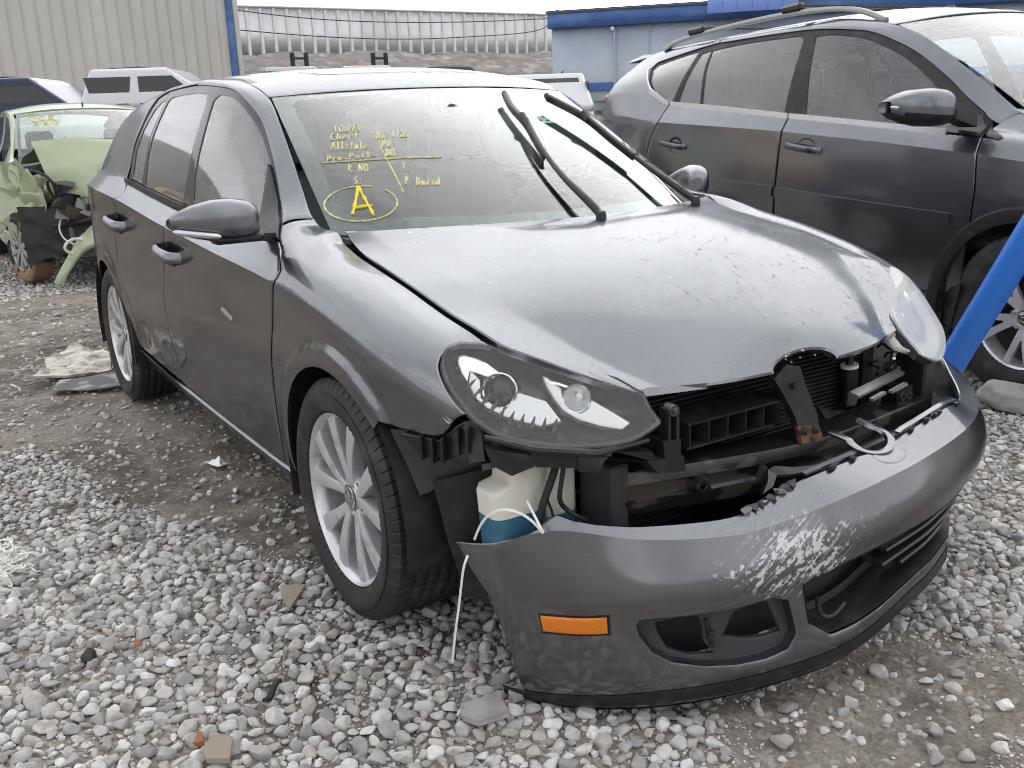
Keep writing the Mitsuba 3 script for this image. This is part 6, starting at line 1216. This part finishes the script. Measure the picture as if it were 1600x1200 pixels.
# ---------------- other parked vehicles, far and half hidden ----------------
def soft(m, r):
    """A convex body with its edges rounded by r: pulled in, then swept by a ball."""
    b = trimesh.creation.icosphere(subdivisions=1, radius=r).vertices; v = m.vertices; c = v.mean(0); s = (np.ptp(v, axis=0) / 2 - r * .98) / (np.ptp(v, axis=0) / 2); w = (v - (v.max(0) + v.min(0)) / 2) * s + (v.max(0) + v.min(0)) / 2
    return hull((w[:, None] + b[None]).reshape(-1, 3))
def cabin_car(key, label, cat_, M, pnt, L=4.6, W=1.8, hood=1.0, belt=1.0, roof=1.5, ws=(-.3, -1.0), rear=(-2.7, -3.4), oh=.85, wb=2.7, box_bed=None, split=(-1.7,), wr=.33, glass='tinted_glass', rw=None):
    lab(key, label, cat_)
    rw = rw or W / 2 * .74; h = W / 2
    def P(n, m, mt, sm=30): return put(f'{key}__{n}', m, mt, sm, M)
    body = hull([(oh - .12, s * h * .78, z) for s in (-1, 1) for z in (.35, hood - .25)] + [(oh, s * h * .5, z) for s in (-1, 1) for z in (.4, hood - .3)] + [(oh - .75, s * h * .9, hood - .02) for s in (-1, 1)] + [(ws[0] + .1, s * h * .86, belt) for s in (-1, 1)] + [(rear[1], s * h * .86, belt) for s in (-1, 1)] + [(-wb - .9, s * h * .86, z) for s in (-1, 1) for z in (.4, belt - .15)] + [(x, s * h, z) for s in (-1, 1) for x in (.2, -wb - .3) for z in (.45, belt - .2)] + [(x, s * h * .95, .3) for s in (-1, 1) for x in (.3, -wb)])
    P('body', soft(body, .06), pnt)
    B = [(ws[0], belt), (ws[1], roof), (rear[0], roof), (rear[1], belt)]
    mid = (ws[1] + rear[0]) / 2
    cab = hull([(x, s * (h * .86 if z == belt else rw), z - (.02 if z == roof else 0)) for s in (-1, 1) for x, z in B] + [(mid, s * rw * .5, roof + .03) for s in (-1, 1)] + [(ws[1] - .3, s * rw * .8, roof + .015) for s in (-1, 1)])
    P('roof', soft(cab, .07), pnt, 40)
    def quad(n, c, mt, pr=.010):
        c = A_(c, float); nn = np.cross(c[1] - c[0], c[2] - c[0]); nn /= np.linalg.norm(nn); o = A_([(ws[1] + rear[0]) / 2, 0, (belt + roof) / 2]); nn *= np.sign(nn @ (c.mean(0) - o)); P(n, poly3_at(c + nn * pr, nn, .012), mt, 20)
    def lerp(a, b, t): return A_(a) * (1 - t) + A_(b) * t
    for s in (-1, 1):
        bl = lambda x: A_([x, s * h * .86, belt]); tp = lambda x: A_([x, s * rw, roof - .02])
        xs = [ws] + [(q, q) for q in split] + [rear]
        for (b0, t0), (b1, t1) in zip(xs[:-1], xs[1:]):
            b0, t0, b1, t1 = b0 - .10, t0 - .05, b1 + .06, t1 + .04
            quad('side_window', [lerp(bl(b0), tp(t0), .08), lerp(bl(b1), tp(t1), .08), lerp(bl(b1), tp(t1), .80), lerp(bl(b0), tp(t0), .80)], 'dark_glass')
    a, b = [A_([ws[0], s * h * .86, belt]) for s in (-1, 1)]; c, d = [A_([ws[1], s * rw, roof - .02]) for s in (1, -1)]
    quad('windscreen', [lerp(lerp(a, d, .06), lerp(b, c, .06), .06), lerp(lerp(a, d, .06), lerp(b, c, .06), .94), lerp(lerp(a, d, .93), lerp(b, c, .93), .94), lerp(lerp(a, d, .93), lerp(b, c, .93), .06)], 'bright_glass')
    a, b = [A_([rear[1], s * h * .86, belt]) for s in (-1, 1)]; c, d = [A_([rear[0], s * rw, roof - .02]) for s in (1, -1)]
    quad('rear_window', [lerp(lerp(a, d, .15), lerp(b, c, .15), .08), lerp(lerp(a, d, .15), lerp(b, c, .15), .92), lerp(lerp(a, d, .88), lerp(b, c, .88), .92), lerp(lerp(a, d, .88), lerp(b, c, .88), .08)], 'dark_glass')
    for x in (0, -wb):
        for s in (-1, 1):
            P('wheel', moved(lathe([(0, .08), (wr * .6, .09), (wr * .66, .10), (wr * .94, .10), (wr, .07), (wr, -.1), (0, -.1)], 28), wf(x, s * (h - .10), wr, 0, s)), 'tyre_rubber', 30)
    if box_bed: P('cargo_bed', cat([box((1.9, W * .98, .55), (-wb - .1, 0, belt - .30), bev=.04)]), pnt, 20)
def poly3_at(c, n, t):
    m = len(c); V = np.vstack([c, c - n * t]); F = [[0, i, i + 1] for i in range(1, m - 1)]; F += [[m, m + i + 1, m + i] for i in range(1, m - 1)]
    for i in range(m): j = (i + 1) % m; F += [[i, i + m, j + m], [i, j + m, j]]
    o = trimesh.Trimesh(V, F, process=False); o.fix_normals(); return o
mat('dark_glass', (.02, .022, .024), .06, spec=.7); mat('bright_glass', (.16, .18, .18), .05, spec=.9)
def at_(x, y, deg, z=0): return trimesh.transformations.translation_matrix([x, y, z]) @ trimesh.transformations.rotation_matrix(math.radians(deg), [0, 0, 1])
cabin_car('white_pickup', 'white crew-cab pickup seen over the roof of the green sedan', 'pickup', at_(-13.2, 3.75, 62), 'white_paint', W=2.0, hood=1.3, belt=1.50, roof=2.06, ws=(-.55, -1.25), rear=(-2.35, -2.5), wb=3.6, box_bed=True, wr=.39)
cabin_car('blue_suv', 'dark blue car behind the green sedan at the left edge', 'car', at_(-14.5, 2.0, 60), 'blue_paint', belt=1.42, hood=1.2, roof=2.0, W=1.95, ws=(-.5, -1.15), rear=(-3.4, -3.8), wb=2.9)
cabin_car('white_suv', 'white SUV with dark rear window between the hatchback roof and the blue banded building', 'suv', at_(-14.3, 9.5, 150), 'white_paint', belt=1.22, roof=1.84, ws=(-.3, -1.1), rear=(-3.1, -3.55), wb=2.75, W=1.85)
cabin_car('red_car', 'faded red car whose roof shows behind the dark SUV tail', 'car', at_(-8.9, 8.9, -20), 'red_paint', belt=.98, roof=1.50, ws=(-.2, -1.05), rear=(-2.4, -3.2), wb=2.6)
cabin_car('white_van', 'white work truck with amber light before the gravel bank, beside the drainpipe', 'truck', at_(-36, 15.2, 70), 'white_paint', belt=2.5, hood=2.1, roof=3.24, W=2.2, ws=(-.4, -1.0), rear=(-2.9, -3.0), wb=3.6, wr=.5)
cabin_car('white_van_001', 'white work truck with amber light before the gravel bank, beside the right mast', 'truck', at_(-37, 18.9, 70), 'white_paint', belt=2.6, hood=2.1, roof=3.32, W=2.2, ws=(-.4, -1.0), rear=(-2.9, -3.0), wb=3.6, wr=.5)
cabin_car('navy_suv', 'navy car whose roof just shows over the middle of the hatchback roof', 'car', at_(-28.5, 17.6, 80), 'blue_paint', belt=2.2, hood=1.9, roof=2.82, W=1.9, ws=(-.4, -1.0), rear=(-2.6, -3.0), wb=2.8)
# the next cars of the row, past the left edge of the photo: the hatchback's doors mirror them
mat('tan_paint', (.45, .33, .19), .35)
cabin_car('tan_pickup', 'tan pickup just past the left edge of the photo, mirrored in the hatchback doors', 'pickup', at_(-11.2, -4.2, 4), 'tan_paint', W=1.95, hood=1.05, belt=1.15, roof=1.75, wb=3.3, box_bed=True)
cabin_car('red_hatchback', 'red car past the left edge of the photo beyond the tan pickup', 'car', at_(-10.4, -7.4, -3), 'red_paint', belt=.95, roof=1.45)
cabin_car('white_sedan', 'white car past the left edge of the photo beyond the red car', 'car', at_(-9.6, -10.6, 5), 'white_paint', belt=.95, roof=1.45)
for k, (x, y, z) in (('white_van', (-37.1, 13.35, 3.30)), ('white_van_001', (-37.6, 16.75, 3.40))):
    put(k + '__beacon', tube([(x, y, z - .10), (x, y, z + .06)], .06, 14), 'orange_lens', 40)
put('white_suv__aerial', hull([(-11.9, 8.55, 1.80), (-11.95, 8.6, 1.80), (-11.9, 8.6, 1.92), (-11.92, 8.5, 1.8)]), 'black_plastic', 20)
# forklift masts
for i, (x, y) in enumerate(((-42, 15.6), (-42, 19.6))):
    k = 'forklift_mast' if not i else 'forklift_mast_001'
    lab(k, ['black forklift mast standing behind the left white work truck', 'black forklift mast standing behind the right white work truck'][i], 'mast', 'forklift masts before the gravel bank')
    for j in (0, 1): put(k + '__upright', box((.16, .18, 4.15), (x, y + j * .66, 2.08), bev=.02), 'matte_black', 20)
    for z in (2.2, 3.9): put(k + '__crossbar', box((.08, .5, .10), (x, y + .33, z)), 'matte_black', 20)

# ---------------- buildings ----------------
mat('beige_cladding', proc(lambda p, n, uv: mix((.56, .545, .51), (.49, .475, .445), smoothstep(.35, .75, fbm(p.x * 1.2, p.y * 1.2, p.z * .35)) * .8)), .9, spec=.1)
mat('white_cladding', proc(lambda p, n, uv: mix((.74, .75, .75), (.64, .65, .65), smoothstep(.4, .8, fbm(p.x * .6, p.y * .6, p.z * .15)))), .9, spec=.1)
mat('bluegrey_wall', proc(lambda p, n, uv: mix((.44, .49, .55), (.38, .43, .49), smoothstep(.4, .75, fbm(p.x * .9, p.y * .9, p.z * .5)))), .7)
mat('blue_trim', proc(lambda p, n, uv: mix((.045, .12, .33), (.08, .17, .40), smoothstep(.4, .7, fbm(p.x * 1.5, p.y * 1.5, p.z * 3)))), .5)
mat('blue_sheet', (.055, .065, .42), .45); mat('awning_blue', (.12, .20, .48), .6)
mat('rust_red', proc(lambda p, n, uv: mix((.33, .105, .08), (.24, .07, .05), smoothstep(.4, .7, fbm(p.x * 2, p.y * 2, p.z * 4)))), .7)
mat('bank_soil', proc(lambda p, n, uv: mix((.17, .16, .15), (.30, .285, .27), smoothstep(.45, .8, fbm(p.x * 1.4, p.y * 1.4, p.z * 2.2, 4)))), .95, bump=(lambda p, n, uv: fbm(p.x * 2.2, p.y * 2.2, p.z * 2.2, 4), .25, .02))
mat('cable_black', (.03, .03, .03), .6)
lab('warehouse', 'beige corrugated warehouse with a blue drainpipe at its corner', 'building')
put('warehouse__wall', box((20, 22, 5.4), (-36.1, -3.28, 2.7)), 'beige_cladding', 0)
n_ = 0; y = 7.60
while y > -3.5:
    put('warehouse__wall__panel' if not n_ else f'warehouse__wall__panel_{n_:03d}', cat([box((.05, .321, 5.3), (-26.055, y - .16, 2.7)), hull([(-26.035, y + d, z) for d in (-.022, .022) for z in (.05, 5.35)] + [(-26.008, y + d, z) for d in (-.010, .010) for z in (.05, 5.35)])]), 'beige_cladding', 0, n=False); y -= .325; n_ += 1
put('warehouse__drainpipe', box((.16, .17, 5.4), (-26.0, 7.60, 2.7), bev=.03), 'blue_trim', 20); put('warehouse__corner_trim', box((.12, .14, 5.4), (-26.02, 7.78, 2.7)), 'beige_cladding', 0)
lab('far_hall', 'long white corrugated hall on top of the gravel bank', 'building')
put('far_hall__wall', box((20, 60, 3.9), (-80.1, 42, 7.15)), 'white_cladding', 0)
rb = [hull([(-70.10 + dx, 14.5 + 1.0 * i + dy, z) for dx, dy in ((0, -.14), (0, .14), (.14, -.08), (.14, .08)) for z in (5.5, 9.0)]) for i in range(48)]
put('far_hall__rib', cat(rb), 'white_cladding', 0); labels['far_hall__rib'] = {'kind': 'stuff'}
put('far_hall__roof_edge', box((.3, 60.2, .12), (-70.05, 42, 9.11)), 'white_cladding', 0); put('far_hall__base_line', box((.3, 60, .10), (-70.1, 42, 5.62)), 'cable_black', 0)
rb_ = np.random.default_rng(4)
bx, by = np.meshgrid(np.linspace(-70.3, -52, 40), np.linspace(-4, 80, 200), indexing='ij'); bz = np.clip((-52 - bx) / 13, 0, 1) ** .8 * 5.75; q3 = np.stack([bx, by, bz], -1); bz = bz + (meshkit.fbm(q3 * .5, 4) - .5) * 1.3 * np.clip(bz, 0, 1) * np.clip((-bx * 0 + (bx + 70.3) / 3), .25, 1); bz = np.minimum(bz, 5.9) - .05
put('gravel_bank', grid(np.stack([bx, by, bz], -1)[:, ::-1]), 'bank_soil', True); lab('gravel_bank', 'rubble bank below the far white hall', kind='structure')
lab('banded_building', 'blue grey flat building with blue fascia, awning and a wall lamp', 'building')
A0, A1 = A_([-25., 17.78, 0]), A_([-20.9, 21.3, 0]); dv = (A1 - A0) / np.linalg.norm(A1 - A0); nv = A_([-dv[1], dv[0], 0]); LW = 17.
BM = frame(A0, dv, nv, [0, 0, 1.])
def bput(n, m, mt, sm=0): return put('banded_building__' + n, moved(m, BM), mt, sm)
bput('wall', box((LW, 8, 3.9), (LW / 2, 4.0, 1.95)), 'bluegrey_wall'); bput('fascia', box((LW + .2, .30, .46), (LW / 2, -.02, 4.00)), 'blue_trim'); bput('roof', box((LW + .3, 8.4, .08), (LW / 2, 4.0, 4.26)), 'bluegrey_wall')
bput('low_band', box((LW, .06, .26), (LW / 2, -.035, 1.93)), 'blue_trim'); bput('joint', box((.03, .03, 1.75), (3.15, -.02, 2.9)), 'bluegrey_wall'); bput('pipe', tube([(2.05, -.08, 0), (2.05, -.08, 3.62)], .035, 12), 'bluegrey_wall', 40)
bput('lamp', cat([box((.10, .22, .12), (2.0, -.12, 3.66), bev=.03), tube([(2.0, 0, 3.66), (2.0, -.2, 3.66)], .03, 10)]), 'white_cladding', 20)
for k in range(6):
    a = np.linspace(0, math.pi / 2, 8); V = np.stack([np.stack([np.full(8, x), -.15 - .75 * np.sin(a), 3.88 + .62 * np.cos(a)], -1) for x in (5.0 + .44 * k, 5.0 + .44 * k + .43)], 0); bput('awning_panel', grid(V[:, ::-1]), 'awning_blue', 40)
for k, (x0, w_) in enumerate(((1.5, .35), (2.2, .35), (3.1, .4), (3.9, .4))): bput('fascia__patch', box((w_, .02, .16), (x0, -.185, 4.02)), 'blue_trim')
lab('blue_cover', 'bright blue tarpaulin cover above the dark SUV roof at the top right', 'cover')
CM = frame(A_([-12.4, 24.5, 0]), [.96, .28, 0], [-.28, .96, 0], [0, 0, 1.])
cc = [(x, y, 3.55 + z) for x in (0, 2.4) for y in (0, 3) for z in (0, .55)] + [(2.75, y, 3.55) for y in (0, 3)] + [(2.65, y, 3.85) for y in (0, 3)]
put('blue_cover__sheet', moved(hull(cc), CM), 'blue_sheet', 25); put('blue_cover__frame', moved(cat([box((.1, .1, 3.55), (x, y, 1.77)) for x in (.1, 2.4) for y in (.1, 2.8)]), CM), 'rust_red', 0)
lab('rust_container', 'rust red shipping container at the right edge behind the dark SUV', 'container')
RM = frame(A_([-11.3, 25.6, 0]), [.985, .17, 0], [-.17, .985, 0], [0, 0, 1.])
put('rust_container__box', moved(box((12, 2.4, 2.9), (6, 1.25, 2.0)), RM), 'rust_red', 0)
for k in range(40): put('rust_container__side_panel', moved(hull([(.05 + .3 * k + d, y, z) for d, y in ((0, .06), (.26, .06), (.06, .0), (.2, .0)) for z in (.65, 3.35)]), RM), 'rust_red', 0)
put('rust_container__plinth', moved(box((11.8, 2.2, .6), (6, 1.25, .3)), RM), 'rust_red', 0)
put('rust_container__top_rail', moved(box((12.1, .14, .12), (6, .03, 3.42)), RM), 'rust_red', 0)
# bare tree behind the container
def bare_tree(key, base, h, seed):
    r_ = np.random.default_rng(seed); ms, tw = [], []
    def grow(p, d, L, r, lev):
        n = 5; P = [p]
        for i in range(n): d = d + r_.normal(size=3) * .12 + [0, 0, .03]; d /= np.linalg.norm(d); P.append(P[-1] + d * L / n)
        (ms if lev < 2 else tw).append(tube(P, np.linspace(r, r * .6, n + 1), 6 if lev < 2 else 4))
        if lev < 4:
            for _ in range(3 if lev else 5):
                k = r_.integers(2, n + 1); e = d + r_.normal(size=3) * .7; e /= np.linalg.norm(e); grow(P[k], e, L * .62, r * .5, lev + 1)
    grow(A_(base, float), A_([0, 0, 1.]), h * .45, h * .022, 0)
    put(key + '__trunk', cat(ms), 'bark', 40); put(key + '__twigs', cat(tw), 'bark', 40); labels[key + '__twigs'] = {'kind': 'stuff'}
mat('bark', (.20, .17, .15), .9)
bare_tree('bare_tree', (-16, 52, 0), 9.5, 2); lab('bare_tree', 'leafless grey tree showing above the rust red container', 'tree')
# wires
for i, P in enumerate(([(16.0, 6.72), (20.5, 6.37), (26.3, 6.31), (31, 6.45), (35.7, 6.70)], [(16.0, 5.77), (20.4, 5.50), (25.8, 5.41), (30.96, 5.64), (35.2, 6.16), (35.7, 6.62)])):
    k = 'overhead_cable' if not i else 'overhead_cable_001'
    put(k, tube(spl([(-50, y, z) for y, z in P], k=10), .028, 6), 'cable_black', 40); lab(k, ['upper black cable sagging across the far white hall', 'lower black cable sagging deeper across the far white hall'][i], 'cable')
for i, y in enumerate((15.4, 36.2)):
    k = 'cable_pole' if not i else 'cable_pole_001'
    put(k, tube([(-50, y, -.1), (-50, y, 7.2)], .12, 10), 'bark', 40); lab(k, ['wooden pole carrying the cables, hidden behind the beige warehouse corner', 'wooden pole carrying the cables, hidden behind the blue banded building'][i], 'pole')
# ---------------- litter on the ground ----------------
def sheet(key, P, t, mt, label, cat_, amp=.01, sm=20):
    P = A_(P, float); z = ground_z(P[:, 0], P[:, 1]).max() + .012; q = sg.Polygon(P)
    V, F, b = tri(P, .02); n = len(V); zz = z + (meshkit.fbm(np.c_[V * 7, V[:, :1] * 0], 3, 5) - .3) * amp * 2
    T_ = np.c_[V, zz + t]; Bm = np.c_[V, zz]; E = np.vstack([F[:, [0, 1]], F[:, [1, 2]], F[:, [2, 0]]]); Es = np.sort(E, 1); _, i, c = np.unique(Es, axis=0, return_index=True, return_counts=True); be = E[i[c == 1]]
    m = trimesh.Trimesh(np.vstack([T_, Bm]), np.vstack([F, F[:, ::-1] + n, np.c_[be[:, 1], be[:, 0], be[:, 0] + n], np.c_[be[:, 1], be[:, 0] + n, be[:, 1] + n]]), process=False); put(key, m, mt, sm); lab(key, label, cat_)
mat('dusty_plastic', proc(lambda p, n, uv: mix((.05, .05, .052), (.26, .25, .23), smoothstep(.45, .75, fbm(p.x * 12, p.y * 12, 1.)))), .6)
mat('pale_fabric', proc(lambda p, n, uv: mix((.48, .45, .40), (.25, .22, .19), smoothstep(.4, .7, fbm(p.x * 25, p.y * 25, p.z * 25)))), .95)
mat('concrete_chip', proc(lambda p, n, uv: mix((.34, .33, .31), (.24, .22, .20), smoothstep(.4, .7, fbm(p.x * 20, p.y * 20, p.z * 20)))), .9)
mat('brick_red', (.33, .12, .06), .8); mat('tan_board', (.27, .225, .175), .85); mat('foil', (.75, .74, .72), .3, .4)
sheet('plastic_sheet', [(-2.954, -1.143), (-3.111, -1.073), (-3.059, -.975), (-3.105, -.777), (-2.756, -.838), (-2.80, -.959), (-2.891, -1.139)], .006, 'dusty_plastic', 'torn flat black plastic panel lying by the rear wheel of the hatchback', 'debris', .012)
sheet('rag', [(-3.15, -1.24), (-3.27, -1.11), (-3.59, -1.07), (-3.83, -.90), (-3.73, -.74), (-3.34, -.78), (-3.13, -.82), (-3.09, -.96), (-3.14, -1.09)], .012, 'pale_fabric', 'frayed pale rag behind the rear wheel of the hatchback', 'rag', .05)
def strands(P0, n, L, seed, mt, key):
    r_ = np.random.default_rng(seed); ms = []
    for i in range(n):
        p = A_([P0[0] + r_.normal() * L, P0[1] + r_.normal() * L * .6, 0]); p[2] = ground_z(p[:1], p[1:2])[0] + r_.uniform(.01, .035); d = r_.normal(size=(5, 3)) * [L * .35, L * .35, .006]; q = p + np.cumsum(d, 0); q[:, 2] = np.maximum(q[:, 2], ground_z(q[:, 0], q[:, 1]) + .004); ms.append(tube(spl(q, k=4), .0028 if mt == 'white_fibre' else .004, 5))
    put(key, cat(ms), mt, 40)
mat('white_fibre', (.72, .70, .66), .9)
strands((-3.45, -1.0), 60, .16, 3, 'pale_fabric', 'rag__frayed_thread'); labels['rag__frayed_thread'] = {'kind': 'stuff'}
put('fibre_tuft', crumple(hull([(-1.05, -1.66, .0), (-.70, -1.66, 0), (-.72, -1.585, 0), (-.98, -1.60, 0), (-.9, -1.64, .05), (-.78, -1.62, .045)]).subdivide().subdivide(), .03, 16, 3), 'white_fibre', 30); strands((-.86, -1.625), 120, .055, 4, 'white_fibre', 'fibre_tuft__thread'); labels['fibre_tuft__thread'] = {'kind': 'stuff'}
lab('fibre_tuft', 'clump of frayed white fibre on the gravel at the left edge', 'fibre')
sheet('concrete_flake', [(.56, -.87), (.575, -.78), (.648, -.80), (.638, -.87), (.601, -.89)], .014, 'concrete_chip', 'flat grey brown concrete flake just in front of the bumper corner', 'flake', .006)
sheet('concrete_flake_001', [(.555, -.745), (.565, -.70), (.60, -.725), (.60, -.76)], .012, 'concrete_chip', 'small pale grey slate chip tucked against the bumper corner', 'flake', .004)
sheet('tan_scrap', [(-.215, -.986), (-.154, -.936), (-.064, -1.021), (-.123, -1.014)], .006, 'tan_board', 'triangular tan cardboard scrap beside the front tyre', 'scrap', .02)
sheet('wood_scrap', [(.39, -1.379), (.35, -1.345), (.385, -1.315), (.453, -1.344), (.426, -1.381)], .012, 'tan_board', 'brown board offcut with a knot hole at the bottom edge of the photo', 'wood', .006)
for i, (x, y, s_, l_) in enumerate(((.345, -1.375, .016, 'orange brick chip beside the brown board offcut'), (-.127, -1.385, .013, 'orange brick chip among gravel left of the front wheel'))):
    k = 'brick_chip' if not i else 'brick_chip_001'; z = ground_z([x], [y])[0] + .022; put(k, hull(A_([x, y, z]) + np.random.default_rng(i).uniform(-1, 1, (12, 3)) * [s_, s_, s_ * .7]), 'brick_red', 15); lab(k, l_, 'brick')
def rock(key, c, r, seed, label, mt='concrete_chip'):
    m = trimesh.creation.icosphere(subdivisions=3, radius=1); r_ = np.random.default_rng(seed); v = m.vertices
    for _ in range(9):
        d = r_.normal(size=3); d /= np.linalg.norm(d); h_ = r_.uniform(.5, .85); v = v - np.maximum(v @ d - h_, 0)[:, None] * d * .95
    v = v * (1 + (meshkit.fbm(v * 2.2 + seed, 3) - .5)[:, None] * .25); m.vertices = v * r + c; put(key, m, mt, 35); lab(key, label, 'rock')
rock('rock', (.05, 2.08, .04), A_([.13, .10, .075]), 3, 'large pale broken rock under the front wheel of the dark SUV')
rock('dark_lump', (-.14, -1.50, .02), A_([.032, .022, .018]), 7, 'small black lump of tar on the gravel at the lower left', 'matte_black')
put('foil_scrap', crumple(hull([(-1.39, -.84, .01), (-1.39, -.79, .01), (-1.31, -.77, .01), (-1.30, -.81, .01), (-1.35, -.80, .035)]).subdivide().subdivide(), .02, 30, 2), 'foil', 15); lab('foil_scrap', 'crumpled silver wrapper on the mud below the front door', 'litter')
for i, (x, y, a, l_) in enumerate(((-4.02, -1.0, .5, 'short grey stick on the mud behind the frayed rag'), (.28, -1.19, 2.2, 'dark splinter of wood on the gravel below the front wheel'), (.135, -1.03, .9, 'pale plastic sliver on the gravel below the front tyre'))):
    k = 'stick' if not i else f'stick_{i:03d}'; L = (.17, .06, .05)[i]; z = ground_z([x], [y])[0] + .03
    put(k, sweep(A_([(x + t * L * math.cos(a), y + t * L * math.sin(a), z + .012 * math.sin(t * 5)) for t in np.linspace(-.5, .5, 6)]), [(-.008, -.004), (.008, -.003), (.006, .005), (-.006, .004)]), ('bark', 'matte_black', 'white_fibre')[i], 20); lab(k, l_, 'stick')

# ---------------- rain drops on the bonnet ----------------
rd = np.random.default_rng(12); dm = trimesh.creation.icosphere(subdivisions=1, radius=1.); dv_ = dm.vertices * [1, 1, .42]; V, F, o = [], [], 0
def drops(n, a0, a1, v0, v1, r0, r1, f=None):
    global o
    U = np.c_[rd.uniform(a0, a1, n), rd.uniform(v0, v1, n)]
    if f is not None: U = U[rd.uniform(size=n) < f(U)]
    P = hood_fn(U); e = 1e-3; nn = np.cross(hood_fn(U + [e, 0]) - P, hood_fn(U + [0, e]) - P); nn /= np.linalg.norm(nn, axis=1, keepdims=True); nn *= np.sign(nn[:, 2:3])
    for p, q in zip(P, nn):
        x = np.cross(q, [0, 1, 0.]); x /= np.linalg.norm(x); y = np.cross(q, x); s = r0 + (r1 - r0) * rd.beta(1.2, 3.5); k = 1 + rd.uniform(0, .7)
        V.append(p + q * s * .10 + (dv_[:, :1] * x * k + dv_[:, 1:2] * y + dv_[:, 2:] * q) * s); F.append(dm.faces + o); o += len(dv_)
blob = lambda a, b, sa, sb: (lambda U: np.exp(-((U[:, 0] - a) / sa) ** 4 - ((U[:, 1] - b) / sb) ** 4) * (np.abs(np.sin(U[:, 1] * 2.6 + 1.1)) > .12))
drops(2600, .45, .95, 1.2, 3.6, .0008, .0022, blob(.70, 2.35, .16, .70)); drops(1500, .3, .98, 2.4, 5.6, .0012, .0042, lambda U: np.clip(meshkit.fbm(np.c_[U * [7, 2.2], U[:, :1] * 0], 3) * 2.4 - .7, 0, 1)); drops(260, .1, .98, .2, 5.8, .001, .003)
put(GC + '__bonnet__rain_drop', trimesh.Trimesh(np.vstack(V), np.vstack(F), process=False), 'water', True); labels[GC + '__bonnet__rain_drop'] = {'kind': 'stuff', 'label': 'beaded rain drops on the bonnet'}
